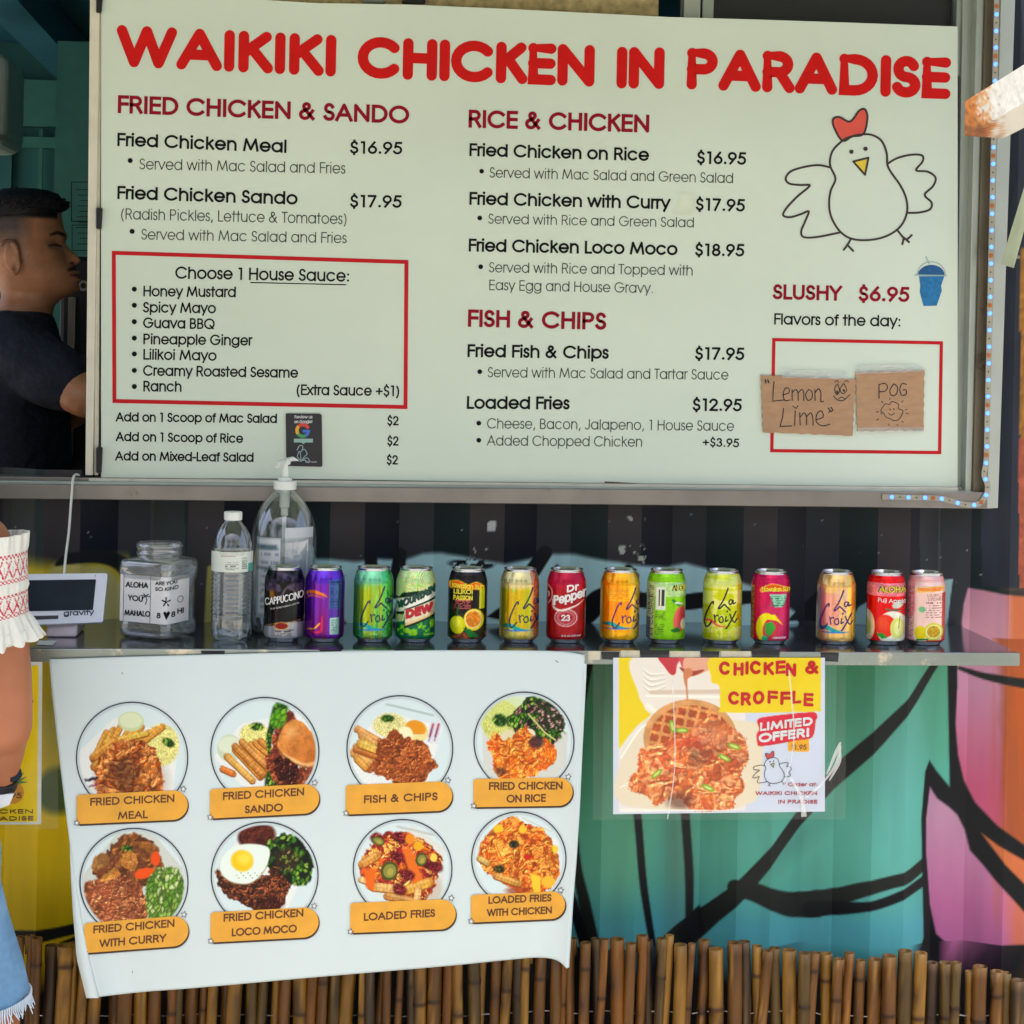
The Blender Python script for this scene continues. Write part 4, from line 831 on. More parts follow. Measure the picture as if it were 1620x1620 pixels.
def lump(p, pts, s, amp=6):
    """rough outline mask"""
    X, Y = p.X, p.Y; p.X = X + amp * (fbm(X / 8, Y / 8, s, 3) - .5) * 2; p.Y = Y + amp * (fbm(X / 8, Y / 8, s + 7, 3) - .5) * 2
    m = p.mpoly(smooth(pts, 4, True), 2); p.X, p.Y = X, Y; return m
def food(i, p, cx, cy, r):
    """p has coordinates scaled so that the picture radius is 90"""
    p.X = (p.X - cx) / r * 90; p.Y = (p.Y - cy) / r * 90
    W = C3(206, 222, 222)
    if i == 0:
        tray(p, [(-96, -6), (-30, -68), (80, -38), (70, 60), (50, 90), (-90, 90)]); mac(p, 50, -22, 30, 36, 3)
        for k in range(9): fry(p, -66 + k * 11, 2 - k * 4, -44 + k * 12, -44 - (k % 3) * 5, 9, (222, 160, 64), k)
        fry(p, -46, -26, 24, -42, 9, (232, 196, 80)); fry(p, -64, 14, -38, -12, 13, (206, 140, 56)); fry(p, -66, -2, -30, -30, 12, (216, 150, 60))
        p.ell(-2, -62, 22, 17, C3(196, 208, 160)); p.ell(-2, -64, 19, 13, C3(212, 222, 184)); greens(p, p.mell(62, -26, 11, 7, 30, 3), 2)
        p.mix(p.mell(0, 40, 60, 50, 0, 20) * .3, C3(120, 70, 40)); blobtex(p, lump(p, [(-62, 20), (-50, -8), (-20, -32), (10, -30), (36, -14), (50, 16), (54, 50), (44, 84), (0, 96), (-40, 80), (-66, 50)], 3), CH, 15, 4, (66, 32, 18)); p.mix(p.mell(-14, 26, 22, 26, 0, 16) * .55, C3(70, 44, 34)); p.mix(p.mell(2, 68, 22, 16, 0, 12) * .4, C3(80, 50, 30))
        p.line([(-84, 40), (-60, 34)], 5, C3(60, 40, 70)); p.line([(-80, 52), (-58, 44)], 3, C3(150, 80, 110))
    if i == 1:
        tray(p, [(-90, 10), (-40, -50), (70, -70), (96, -10), (96, 60), (40, 96), (-40, 60)]); p.ell(-62, -6, 22, 24, C3(196, 206, 178)); p.ell(-62, -12, 20, 15, C3(212, 222, 196))
        mac(p, -18, -30, 26, 20, 5); greens(p, p.mell(-14, -44, 12, 7, 0, 3), 6)
        for k in range(6): fry(p, -52 + k * 9, -4 - k * 3, -8 + k * 8, 44 - k * 6, 10, (220, 150, 66), k)
        fry(p, -74, 30, -56, 38, 10, (210, 120, 50)); fry(p, -66, 8, -22, 50, 11, (226, 176, 88)); fry(p, -52, -10, -4, 40, 11, (206, 136, 62)); fry(p, -40, -18, 2, 24, 10, (216, 150, 76))
        greens(p, p.mpoly(smooth([(8, -50), (16, -82), (34, -88), (42, -76), (26, -56), (14, -30), (8, 10), (2, -20)], 4, True), 3), 7)
        greens(p, p.mell(14, 56, 14, 26, 0, 4), 8); greens(p, p.mell(70, 52, 12, 10, 0, 4), 9)
        blobtex(p, lump(p, [(10, 0), (16, -40), (40, -72), (54, -60), (44, -40), (30, 0), (46, 26), (86, 30), (80, 56), (52, 74), (24, 62), (0, 24)], 9), [(150, 80, 50), (128, 60, 44), (176, 100, 60)], 12, 9, (50, 22, 20)); blobtex(p, lump(p, [(20, 12), (44, 14), (60, 34), (52, 60), (30, 56), (18, 34)], 10, 5), [(76, 34, 26), (60, 26, 22), (96, 44, 32)], 8, 11, (24, 10, 12), .7, .5)
        BN = [(22, -14), (30, -38), (46, -54), (64, -52), (82, -34), (91, -6), (88, 24), (70, 25), (46, 14), (30, 2)]; m = lump(p, BN, 60, 3); p.mix(lump(p, [(x * 1.03 - 3, y * 1.03 + 2) for x, y in BN], 60, 3) * .8, C3(120, 64, 30)); n_ = fbm(p.X / 13, p.Y / 13, 61, 4)[:, None]; sh_ = np.clip((p.X - 20 + (p.Y + 50)) / 130, 0, 1)[:, None]
        p.mix(m, np.clip((np.array(C3(224, 156, 84)) * (1 - sh_) + np.array(C3(196, 116, 54)) * sh_) * (.8 + .4 * n_), 0, 1)); p.mix(m * np.clip((fbm(p.X / 6, p.Y / 6, 62) - .56) * 6, 0, 1) * .35, C3(150, 84, 40)); p.mix(m * p.mline(smooth([(30, 4), (48, 15), (70, 24), (88, 20)]), [4, 9, 8, 4], 4) * .8, C3(234, 196, 136)); p.mix(p.mell(46, -34, 12, 8, -30, 9) * .45, C3(244, 196, 134)); greens(p, p.mell(24, -58, 14, 18, 20, 5) * .9, 71, [(120, 190, 40), (90, 160, 40)], 9, (60, 110, 30))
    if i == 2:
        tray(p, [(-86, 10), (-44, -58), (-26, -66), (78, -40), (44, 84), (-80, 60)]); p.line([(-24, -80), (60, -60)], 4, C3(176, 190, 186)); mac(p, -18, -42, 30, 22, 12, (222, 216, 150)); greens(p, p.mell(-22, -54, 12, 7, 0, 3), 6)
        for x, y in ((-60, -26), (-52, -14), (-62, 6), (-70, 16)): fry(p, x - 16, y - 10, x + 22, y + 12, 12, (226, 166, 96), x)
        fry(p, -70, -10, -34, 4, 15, (226, 190, 88)); fry(p, -76, 18, -60, 34, 12, (216, 160, 70)); fry(p, -80, 2, -36, 16, 8, (190, 110, 50))
        p.ell(28, -30, 24, 20, C3(226, 214, 150), 10); p.mix(p.mell(28, -36, 19, 15, 10, 2) * (p.Y < -26), C3(222, 150, 40)); p.ell(10, -24, 14, 16, C3(236, 230, 190), 0, 2)
        for x in (58, 68): p.poly([(x - 2, -50), (x + 8, -48), (x, -8), (x - 10, -12)], C3(214, 214, 220)); p.line([(x + 2, -44), (x - 4, -22)], 4, C3(170, 70, 90)); p.line([(x, -36), (x - 6, -14)], 1.5, C3(90, 60, 120))
        blobtex(p, lump(p, [(-40, -10), (-10, -34), (10, -20), (46, -10), (60, 20), (66, 34), (52, 44), (40, 66), (4, 76), (-24, 52), (-60, 40), (-44, 20)], 12), [(170, 98, 52), (150, 78, 40), (186, 112, 60)], 10, 13, (84, 44, 26))
    if i == 3:
        tray(p, [(-80, -20), (84, -20), (80, 60), (50, 90), (-60, 90), (-78, 50)], (206, 208, 200)); mac(p, -44, -40, 38, 40, 14, (206, 210, 120)); p.mix(p.mell(-30, -60, 50, 30, 0, 10) * .5, C3(200, 214, 130))
        greens(p, lump(p, [(-36, -34), (-10, -70), (20, -92), (60, -70), (80, -30), (60, 0), (30, 12), (6, -14)], 15), 16, GRN + [(160, 120, 110), (60, 40, 50)], 6); greens(p, lump(p, [(20, -80), (60, -66), (76, -30), (40, -24)], 17), 18, [(196, 160, 150), (80, 50, 60), (60, 80, 40)], 5); p.line([(8, -54), (40, -18), (60, -4)], 3, C3(200, 196, 130)); greens(p, p.mell(-46, -42, 14, 12, 20, 4), 12)
        p.ell(-30, -8, 16, 16, C3(214, 206, 170)); p.ell(8, -14, 14, 12, C3(220, 212, 180))
        blobtex(p, lump(p, [(-70, 0), (-50, -20), (-40, 0), (-20, -14), (0, -30), (22, -8), (50, -2), (62, 24), (50, 46), (26, 60), (-20, 76), (-52, 66), (-60, 36)], 18), OR, 13, 19, (140, 60, 24), .6, .3); p.mix(p.mell(24, 0, 14, 12, 0, 6) * .8, C3(60, 44, 60)); p.mix(p.mell(-44, 56, 10, 8, 0, 6) * .6, C3(70, 50, 50))
    if i == 4:
        tray(p, [(-96, -6), (-30, -86), (30, -90), (90, -20), (80, 60), (0, 96), (-90, 60)], (200, 206, 196))
        blobtex(p, lump(p, [(-70, -20), (-44, -56), (-20, -84), (20, -80), (44, -50), (52, -20), (10, 10), (-40, 16)], 20), [(150, 92, 50), (128, 76, 46), (170, 110, 56), (110, 66, 44)], 18, 21, (70, 40, 28), .7, .4)
        PT = [(206, 146, 72), (190, 126, 60), (216, 160, 90)]; blobtex(p, lump(p, [(-64, 6), (-54, -14), (-32, -24), (-24, -12), (-40, 4)], 50, 4), PT, 26, 51, (120, 76, 36), .4, .3); p.line([(-58, 6), (-36, -24)], 1.5, C3(150, 150, 70)); blobtex(p, lump(p, [(-22, -30), (-18, -52), (0, -54), (8, -34), (-4, -20)], 52, 4), PT, 24, 53, (120, 76, 36), .4, .3); blobtex(p, lump(p, [(-76, -30), (-62, -50), (-44, -46), (-46, -30), (-62, -24)], 54, 4), [(170, 124, 70), (150, 104, 60)], 24, 55, (100, 66, 36), .4, .3); p.ell(38, -42, 8, 13, C3(226, 86, 30), 0, 2); p.ell(18, -16, 18, 9, C3(228, 90, 30), -14, 2)
        greens(p, p.mell(-12, -60, 10, 5, 0, 3), 3)
        blobtex(p, lump(p, [(-86, 0), (-50, -4), (-24, -10), (10, 4), (24, 40), (20, 80), (-20, 96), (-60, 84), (-84, 40)], 22), [(176, 108, 74), (150, 84, 54), (196, 130, 84)], 9, 23, (90, 50, 34), .7, .4)
        greens(p, lump(p, [(22, 0), (44, -26), (80, -20), (88, 20), (74, 60), (40, 70), (22, 50)], 24, 4), 25, [(150, 186, 90), (104, 156, 50), (186, 206, 140), (90, 136, 50)], 7, (70, 90, 40))
    if i == 5:
        tray(p, [(-80, -26), (-20, -92), (86, -40), (30, 84), (0, 70), (-84, 20)]); blobtex(p, p.mell(-14, -70, 34, 24, -10, 4), [(96, 46, 36), (84, 40, 32)], 10, 26, (60, 24, 22))
        greens(p, lump(p, [(0, -50), (30, -74), (60, -66), (84, -30), (84, 4), (70, 18), (40, 14), (14, 0)], 27), 28, GRN + [(30, 44, 34), (24, 30, 30)], 7); greens(p, p.mell(40, -28, 22, 20, 0, 8), 29, [(196, 160, 110), (70, 50, 40), (120, 130, 60)], 5)
        blobtex(p, lump(p, [(-84, -10), (-60, 10), (0, 0), (20, -16), (40, 10), (44, 30), (24, 64), (0, 68), (-60, 40), (-84, 16)], 30), [(104, 56, 34), (70, 42, 30), (134, 74, 44), (50, 34, 28)], 9, 31, (34, 20, 18)); p.mix(p.mell(10, 50, 24, 12, 0, 6) * .5, C3(60, 20, 20))
        q = smooth([(-80, -20), (-66, -44), (-34, -56), (6, -50), (6, -24), (-8, 0), (-28, 14), (-56, 12), (-74, 0)], 5, True); p.poly(q + [0, 2], C3(150, 130, 90), 3); p.poly(q, C3(222, 234, 224), 2); p.ell(-40, -26, 20, 19, C3(232, 196, 40), 20, 4); p.ell(-36, -30, 12, 11, C3(240, 214, 80), 0, 8)
        for k in range(14): p.ell(-50 + k * 4.1, 0 + 5 * math.sin(k * 2.1), .9, .9, C3(90, 90, 70))
    if i == 6:
        tray(p, [(-86, 0), (-60, -40), (20, -84), (80, -40), (80, 20), (40, 80), (-20, 70), (-80, 24)], (214, 216, 206)); p.mix(p.mell(60, 40, 18, 26, 0, 10) * .6, C3(190, 170, 150)); p.line([(-10, -82), (60, -66)], 5, C3(190, 196, 190))
        blobtex(p, lump(p, [(-80, 20), (-80, -20), (-50, -56), (-10, -74), (20, -66), (50, -48), (76, -20), (70, 8), (60, 40), (34, 70), (10, 66), (-30, 40), (-60, 40)], 32), [(220, 150, 60), (230, 170, 90), (140, 40, 44), (200, 90, 40), (226, 120, 40)], 13, 33, (96, 36, 26), .7, .35)
        fry(p, -56, 34, 0, 40, 16, (226, 180, 110)); fry(p, -30, 52, 20, 62, 13, (206, 150, 84)); fry(p, 10, 40, 50, 26, 18, (230, 176, 76)); fry(p, 30, 40, 26, 76, 13, (226, 186, 120)); fry(p, -78, -10, -50, -26, 15, (226, 160, 80)); fry(p, -80, 20, -66, 24, 11, (232, 210, 160))
        p.poly([(-2, -40), (16, -40), (40, 20), (20, 30)], C3(222, 116, 44), 4); p.poly([(-78, 0), (-50, 0), (-56, 44), (-70, 36)], C3(224, 110, 36), 6)
        for a, b in ((-50, -60), (-6, -60), (-10, -24), (10, 12), (52, -8), (64, -4), (-6, 40)): blobtex(p, p.mell(a, b, 14, 10, 20, 5), [(130, 34, 44), (90, 24, 34), (160, 60, 60)], 5, a, (60, 16, 22))
        for a, b, rx, ry in ((-26, 4, 17, 19), (36, -18, 11, 13), (-48, -54, 14, 8)): p.ell(a, b, rx, ry, C3(84, 86, 40), 20); p.ell(a + 1, b, rx * .72, ry * .72, C3(140, 140, 70), 20); p.ell(a + 2, b + 2, rx * .35, ry * .4, C3(176, 160, 80), 20)
        p.ell(30, -44, 9, 9, C3(236, 170, 40)); p.ell(14, -58, 9, 10, C3(228, 140, 40)); p.ell(60, -22, 7, 8, C3(232, 206, 90))
    if i == 7:
        tray(p, [(-86, 6), (-60, -50), (0, -84), (80, -36), (84, 30), (40, 70), (0, 60), (-80, 20)])
        blobtex(p, lump(p, [(-84, 0), (-70, -44), (-40, -74), (-14, -88), (10, -74), (50, -60), (70, -30), (84, 16), (72, 50), (40, 76), (0, 70), (-40, 44), (-60, 30)], 34), OR + [(214, 150, 60), (160, 70, 40)], 13, 35, (120, 50, 22), .7, .4)
        fry(p, -80, -2, -64, 8, 11, (222, 190, 110)); fry(p, -46, 34, 0, 50, 13, (216, 160, 80)); p.ell(60, 46, 14, 12, C3(236, 180, 60)); p.poly([(24, 30), (44, 34), (44, 70), (30, 76)], C3(236, 196, 60), 3); p.ell(74, -20, 6, 8, C3(226, 200, 60)); p.ell(-42, -62, 10, 8, C3(226, 190, 50)); p.ell(8, -60, 8, 8, C3(230, 190, 60)); greens(p, p.mell(-40, 20, 12, 8, 0, 4), 3, [(90, 84, 40), (70, 70, 40)]); greens(p, p.mell(-10, -30, 10, 8, 0, 4), 5, [(90, 84, 40), (70, 70, 40)]); p.ell(18, -4, 8, 6, C3(196, 50, 30))
        p.mix(p.mell(0, 64, 26, 8, 0, 5) * .7, C3(150, 60, 30)); p.line([(6, -84), (66, -56)], 1.5, C3(190, 190, 160)); p.ell(14, -70, 3, 1.5, C3(50, 50, 60))
    wh = np.clip((np.hypot(p.X, p.Y) - 88) / 3, 0, 1); p.mix(wh, W)
    return p.punch(1.12, 1.0, -.01).out(.93)

# ================================================================ BANNER WITH THE DISHES
ban = thing('food_banner', P(500, 1540, -0.31), 'white vinyl banner with eight round dish photos hanging crookedly off the counter edge', 'banner')
BL = np.array([(78, 1043), (81, 1085), (87, 1140), (95, 1210), (106, 1300), (117, 1380), (127, 1440), (140, 1508), (157, 1577)], float)
BR = np.array([(925, 1036), (924, 1070), (922, 1110), (918, 1190), (914, 1280), (909, 1360), (904, 1420), (901, 1470), (897, 1533)], float)
TE = np.array([(78, 1043), (200, 1039), (350, 1035), (520, 1031), (700, 1029), (870, 1030), (925, 1036)], float)
BE = np.array([(157, 1577), (230, 1569), (310, 1563), (500, 1546), (700, 1529), (800, 1519), (850, 1515), (880, 1519), (897, 1533)], float)
def yb(px, py):
    px = np.asarray(px, float); py = np.asarray(py, float); v = np.clip((py - 1035) / 520, 0, 1)
    xl = np.interp(py, BL[:, 1], BL[:, 0]); xr = np.interp(py, BR[:, 1], BR[:, 0])
    y = YF - .0075 - .014 * np.sin(v * 2.6) * (1 + .3 * np.sin(px / 140)) - .006 * np.sin(px / 90 + v * 2) * v
    y = y - .030 * np.clip(1 - (px - xl) / 60, 0, 1) ** 2 * v ** 1.5 - .022 * np.clip(1 - (xr - px) / 46, 0, 1) ** 2 * v
    return y
def bmap(x, y, lift=0.0): return P(x, y, yb(x, y) - np.asarray(lift))
def coons(T, Bm, L, R, nu, nv):
    u = np.linspace(0, 1, nu); v = np.linspace(0, 1, nv)
    def at(C, t):
        s = np.r_[0, np.cumsum(np.hypot(*np.diff(C, axis=0).T))]; s /= s[-1]; return np.c_[np.interp(t, s, C[:, 0]), np.interp(t, s, C[:, 1])]
    t_, b_, l_, r_ = at(T, u), at(Bm, u), at(L, v), at(R, v)
    U, V = np.meshgrid(u, v); U = U[..., None]; V = V[..., None]
    return (1 - V) * t_[None] + V * b_[None] + (1 - U) * l_[:, None] + U * r_[:, None] - ((1 - U) * (1 - V) * T[0] + U * (1 - V) * T[-1] + (1 - U) * V * Bm[0] + U * V * Bm[-1])
M_ban = mat('white_banner_vinyl', (202, 217, 217), .36, 0, var=.02, scale=4, bump=.1, bscale=6, bdist=.015, dirt=((206, 208, 190), 6, .7))
Q = coons(smooth(TE, 4), smooth(BE, 4), smooth(BL, 4), smooth(BR, 4), 200, 130); G = bmap(Q[..., 0], Q[..., 1]); mb = MB(); mb.grid(G, True)
o = obj('vinyl_sheet', mb, M_ban, ban, sm=True); sdm = o.modifiers.new('thickness', 'SOLIDIFY'); sdm.thickness = .0006; sdm.offset = 1
# rolled left edge and right hem
rows = []
for v in np.linspace(0, 1, 40):
    y = 1330 + (1577 - 1330) * v; x = float(np.interp(y, BL[:, 1], BL[:, 0])); r = 11 * min(1, v * 1.3); pts = []
    for a in np.linspace(-100, 60, 12):
        pts.append(P(x - r * (1 + math.sin(a * D2R)) , y + 2.0 * v, float(yb(x, y)) - .010 * v * (math.cos(a * D2R)) + .001))
    rows.append(pts)
mb = MB(); mb.grid(np.array(rows), True); obj('rolled_edge', mb, M_ban, ban, sm=True)
rows = []
for v in np.linspace(0, 1, 30):
    y = 1050 + (1531 - 1050) * v; x = float(np.interp(y, BR[:, 1], BR[:, 0])); pts = []
    for a in np.linspace(0, 120, 8): pts.append(P(x + 3.5 * math.sin(a * D2R), y, float(yb(x, y)) + .006 * (1 - math.cos(a * D2R)) * (.3 + v)))
    rows.append(pts)
mb = MB(); mb.grid(np.array(rows), True); obj('rolled_edge', mb, M_ban, ban, sm=True)
M_food = vcmat('dish_print', .4, spec=.2); M_ring = mat('ring_print', (34, 40, 56), .4); M_lab = mat('amber_label_print', (222, 160, 48), .4); M_lsh = mat('label_shadow_print', (60, 36, 20), .4); M_lt = mat('label_lettering_print', (92, 48, 16), .4)
CI = [(209, 1199, 89), (419, 1189, 86.5), (632.5, 1184.4, 84.7), (829, 1174, 80), (212, 1396, 86.4), (418.6, 1385, 85.5), (637, 1374.6, 79), (820.8, 1359, 75.5)]
LB = [(121, 297, 1259, 1251, 45), (332, 505, 1250, 1241, 45), (547, 715.5, 1243.6, 1237, 45), (749, 906, 1234, 1231.5, 43), (133, 298, 1462, 1449.5, 46), (333, 504, 1445, 1436, 46), (554, 721, 1430, 1423.5, 46), (745, 894, 1417.5, 1411, 42)]
TX = [[('FRIED CHICKEN', 143, 1275, 276, 1269), ('MEAL', 187, 1296.5, 233, 1294.5)], [('FRIED CHICKEN', 353, 1266, 481, 1258.5), ('SANDO', 388, 1287, 447, 1283.5)], [('FISH & CHIPS', 576, 1271, 692, 1266)],
      [('FRIED CHICKEN', 774, 1250, 890, 1249), ('ON RICE', 802, 1270, 863, 1268.5)], [('FRIED CHICKEN', 148, 1477, 276, 1466.5), ('WITH CURRY', 158, 1499, 262, 1490)], [('FRIED CHICKEN', 354, 1458.5, 480, 1450), ('LOCO MOCO', 367, 1481.5, 469, 1475)],
      [('LOADED FRIES', 576, 1457, 688, 1450.5)], [('LOADED FRIES', 773, 1430, 872, 1426), ('WITH CHICKEN', 771, 1450, 873, 1445.5)]]
for i, (cx, cy, r) in enumerate(CI):
    ax = np.where(True, r * (.985 if i < 6 else .98), 0); rf = r - 5.5; NR, NA = 62, 190
    rr_ = np.linspace(0, 1, NR)[:, None] * rf; aa = np.linspace(0, 2 * np.pi, NA, endpoint=False)[None]
    X = (cx + rr_ * np.cos(aa)); Y = (cy + rr_ * np.sin(aa) * (1.0 if i else 1)); V = bmap(X.ravel(), Y.ravel(), .0010)
    f = [(a * NA + b, (a + 1) * NA + b, (a + 1) * NA + (b + 1) % NA, a * NA + (b + 1) % NA) for a in range(1, NR - 1) for b in range(NA)] + [tuple(NA + b for b in range(NA))]
    mesh_obj('dish_picture', V, f, M_food, ban, food(i, Paint(X.ravel(), Y.ravel(), C3(206, 222, 222)), cx, cy, rf))
    mb = MB(); t = np.linspace(0, 2 * np.pi, 72); ribbon(mb, np.c_[cx + (r - 1) * np.cos(t), cy + (r - 1) * np.sin(t)], 1.9, bmap, lift=.0014); obj('picture_ring', mb, M_ring, ban)
    x0, x1, ya, yr, h = LB[i]; ya -= 1.6; yr -= 1.6; h += 1.6; sl = (yr - ya) / (x1 - x0)
    def plate(dx, dy, g_, lift, m, nm):
        xs = np.r_[np.linspace(x0 - g_ + dx * .3, x1 - h * .5, 34), x1 - h * .5 + (h * .5 + g_) * np.sin(np.linspace(0, 86, 12) * D2R)[1:]]
        half = np.where(xs > x1 - h * .5, (h / 2 + g_) * np.sqrt(np.clip(1 - ((xs - x1 + h * .5) / (h / 2 + g_)) ** 2, 0, 1)), h / 2 + g_); top_ = ya + sl * (xs - x0) + h / 2 - half + dy; bo_ = top_ + 2 * half
        top_[0] += 3; bo_[0] -= 6; rows = np.linspace(0, 1, 9)[:, None]; Yq = top_[None] * (1 - rows) + bo_[None] * rows; Xq = np.tile(xs + dx * .7, (9, 1)); mb = MB(); mb.grid(bmap(Xq, Yq, lift), True); return obj(nm, mb, m, ban)
    plate(1.5, 2.2, .8, .0015, M_lsh, 'label_shadow'); plate(0, 0, 0, .0019, M_lab, 'label_plate')
    for s, a, b, c, d in TX[i]: text(s, (a, b), (c, d), 12.6 if h > 44 else 11.8, 134, bmap, M_lt, ban, lift=.0024, seglen=4, up=(.02, -1))
    for sx, sy in ((x1 - 7, ya + sl * (x1 - x0) - 1), (x0 + .5, ya + h - 2)):
        mb = MB(); st5 = [(sx + (5 if k % 2 == 0 else 2.4) * math.sin(k * 36 * D2R + .2), sy - (5 if k % 2 == 0 else 2.4) * math.cos(k * 36 * D2R + .2)) for k in range(10)]; fill(mb, st5, bmap, .0024); obj('star_print', mb, Mw, ban)
        mb = MB(); ribbon(mb, st5 + [st5[0]], .8, bmap, lift=.0026); obj('star_outline', mb, M_ring, ban)
mb = MB()
for a, b in (((879, 1045), (883, 1048)), ((472, 1417), (482, 1419)), ((209, 1536), (209.5, 1539)), ((193, 1064), (194, 1066))): ribbon(mb, [a, b], .9, bmap, lift=.0008)
tag(obj('scuff_marks', mb, M_grey, ban), kind='stuff')

# ================================================================ CROFFLE POSTER IN ITS SLEEVE
pos = thing('croffle_poster', P(1138, 1290, YF - .01), 'laminated croffle poster with yellow corners taped under the counter', 'poster')
YP = YF - .005
def pmap(x, y, lift=0.0): return P(x, y, YP - .006 * np.sin(np.clip((np.asarray(y) - 1040) / 250, 0, 1) * 3) - np.asarray(lift))
def croffle(p):
    p.X = (p.X - 970) / 335 * 1300 + 147; p.Y = (p.Y - 1040) / 248 * 960 + 85   # zoomed sheet coordinates
    n = fbm(p.X / 60, p.Y / 60, 3); YE = np.array(C3(232, 206, 16))
    p.mix(np.ones(len(p.X)), C3(206, 212, 224)); inn = (p.X > 180) & (p.X < 1420) & (p.Y > 85) & (p.Y < 1030)
    p.mix(inn * 1., C3(228, 222, 216)); p.mix(inn * (p.X > 960) * (p.Y > 380) * 1., C3(204, 212, 226))
    p.poly([(180, 80), (272, 80), (290, 200), (310, 300), (340, 380), (378, 440), (300, 500), (240, 570), (182, 650)], YE, 4)
    p.poly(smooth([(272, 80), (300, 300), (330, 370), (400, 430), (800, 430), (820, 240), (760, 230), (750, 80)], 5, True), C3(232, 224, 212), 5)
    for k in range(4): p.line(smooth([(330 + 0 * k, 150 + 34 * k), (380, 185 + 34 * k), (470, 180 + 26 * k)]), [3, 12, 3], C3(250, 242, 230), 5); p.line(smooth([(332, 162 + 34 * k), (380, 197 + 34 * k), (470, 190 + 26 * k)]), [2, 7, 2], C3(202, 190, 176), 4)
    p.line([(380, 300), (800, 296)], 26, C3(214, 196, 176), 8); p.line([(350, 320), (800, 330)], 14, C3(246, 240, 226), 6); p.line([(360, 380), (420, 430)], 30, C3(240, 236, 222), 10)
    p.poly(smooth([(190, 720), (230, 620), (330, 500), (400, 460), (980, 480), (1060, 560), (1050, 900), (960, 1000), (700, 1030), (195, 980)], 5, True), C3(226, 214, 188), 10); p.line(smooth([(196, 700), (300, 540), (360, 490)]), 10, C3(250, 248, 240), 8)
    # waffle
    w = p.mell(620, 580, 285, 235, 0, 6); gx = (p.X * .97 + p.Y * .2) / 66; gy = (p.Y * .96 - p.X * .2) / 62
    pit = ((gx % 1) > .27) & ((gy % 1) > .3); cc = np.where(pit[:, None], np.array(C3(176, 84, 40)), np.array(C3(218, 150, 88))) * (.8 + .4 * fbm(p.X / 25, p.Y / 25, 6)[:, None]); p.mix(w, cc)
    rim = w * (1 - p.mell(622, 596, 255, 216, 0, 10)); p.mix(rim, np.array(C3(214, 158, 100)) * (.85 + .3 * n[:, None]))
    # chicken pieces
    m = lump(p, [(300, 690), (330, 640), (460, 610), (560, 560), (680, 480), (760, 450), (880, 520), (960, 590), (975, 720), (930, 810), (960, 890), (890, 960), (880, 1020), (640, 1030), (560, 960), (480, 960), (400, 1000), (360, 940), (250, 900), (250, 820), (290, 780)], 5, 14)
    q = Paint(p.X / 6.4, p.Y / 6.4); q.c = p.c; blobtex(q, m, [(222, 134, 76), (204, 106, 54), (232, 160, 106), (188, 90, 46), (216, 142, 96)], 11, 41, (176, 84, 44), .45, .5); p.c = q.c
    p.mix(p.mell(655, 690, 44, 70, 10, 60) * .5 * np.clip(fbm(p.X / 26, p.Y / 26, 9) * 3 - .6, 0, 1), C3(70, 60, 48)); p.mix(p.mell(560, 970, 80, 50, 0, 40) * .6, C3(90, 40, 26)); p.mix(p.mell(640, 600, 120, 50, 0, 60) * .35, C3(196, 60, 44)); p.mix(p.mell(760, 560, 150, 70, 20, 60) * .3, C3(232, 170, 130))
    for x, y, a in ((415, 800, -40), (730, 890, 25), (890, 635, 20), (570, 535, 0), (510, 510, 80), (830, 705, 30)): p.ell(x, y, 42, 17, C3(126, 168, 46), a, 3); p.ell(x, y, 28, 8, C3(206, 216, 120), a, 3)
    # honey spoon
    p.poly(smooth([(425, 80), (460, 140), (500, 190), (530, 185), (540, 130), (560, 80)], 4, True), C3(196, 60, 70), 5); p.poly([(545, 80), (600, 80), (604, 140), (570, 150)], C3(206, 84, 90), 5)
    p.poly(smooth([(600, 80), (740, 80), (744, 150), (700, 180), (640, 200), (590, 180), (575, 140)], 4, True), C3(226, 170, 140), 6); p.line(smooth([(560, 150), (620, 185), (700, 165)]), [10, 36, 10], C3(160, 66, 44), 6)
    p.line(smooth([(606, 180), (592, 220), (600, 280), (602, 350)]), [60, 22, 10, 9], C3(206, 132, 90), 4)
    # yellow title patch
    p.poly(smooth([(750, 84), (748, 200), (752, 240), (790, 252), (802, 280), (804, 400), (815, 424), (1100, 427), (1400, 420), (1420, 400), (1424, 90), (1420, 84), (1100, 80)], 3, True), YE, 4)
    # amber price tag and badge
    p.poly([(1220, 590), (1350, 590), (1352, 660), (1345, 672), (1228, 668), (1220, 660)], C3(232, 168, 30), 4)
    bd = [(1032, 470), (1120, 448), (1340, 426), (1392, 430), (1402, 460), (1392, 480), (1372, 580), (1280, 600), (1060, 636), (1030, 610), (1028, 560), (1044, 530)]
    p.poly(smooth(bd, 4, True), C3(236, 150, 90), 4); p.poly(smooth([(x * .985 + 18, y * .985 + 8) for x, y in bd], 4, True), C3(180, 22, 52), 4); p.poly(smooth([(x * .97 + 33, y * .95 + 24) for x, y in bd], 4, True), C3(214, 40, 66), 4)
    p.poly([(190, 1010), (880, 1030), (190, 1035)], C3(236, 232, 222), 4)
    return p.punch(1.12, 1.02, .0).out(.95)
xs = np.linspace(970, 1305, 250); ys = np.linspace(1040.5, 1288, 190); X, Y = np.meshgrid(xs, ys); Xs = X; Ys = Y + (X - 970) * .0 - (X - 970) * (Y - 1040) / 248 * .012
mb = MB(); mb.grid(pmap(Xs, Ys), True); o = obj('printed_sheet', mb, vcmat('glossy_poster_print', .4, spec=.15), pos, croffle(Paint(X.ravel(), Y.ravel())))
z5 = lambda x, y: (930 + x / 3.857, 1020 + y / 3.857)
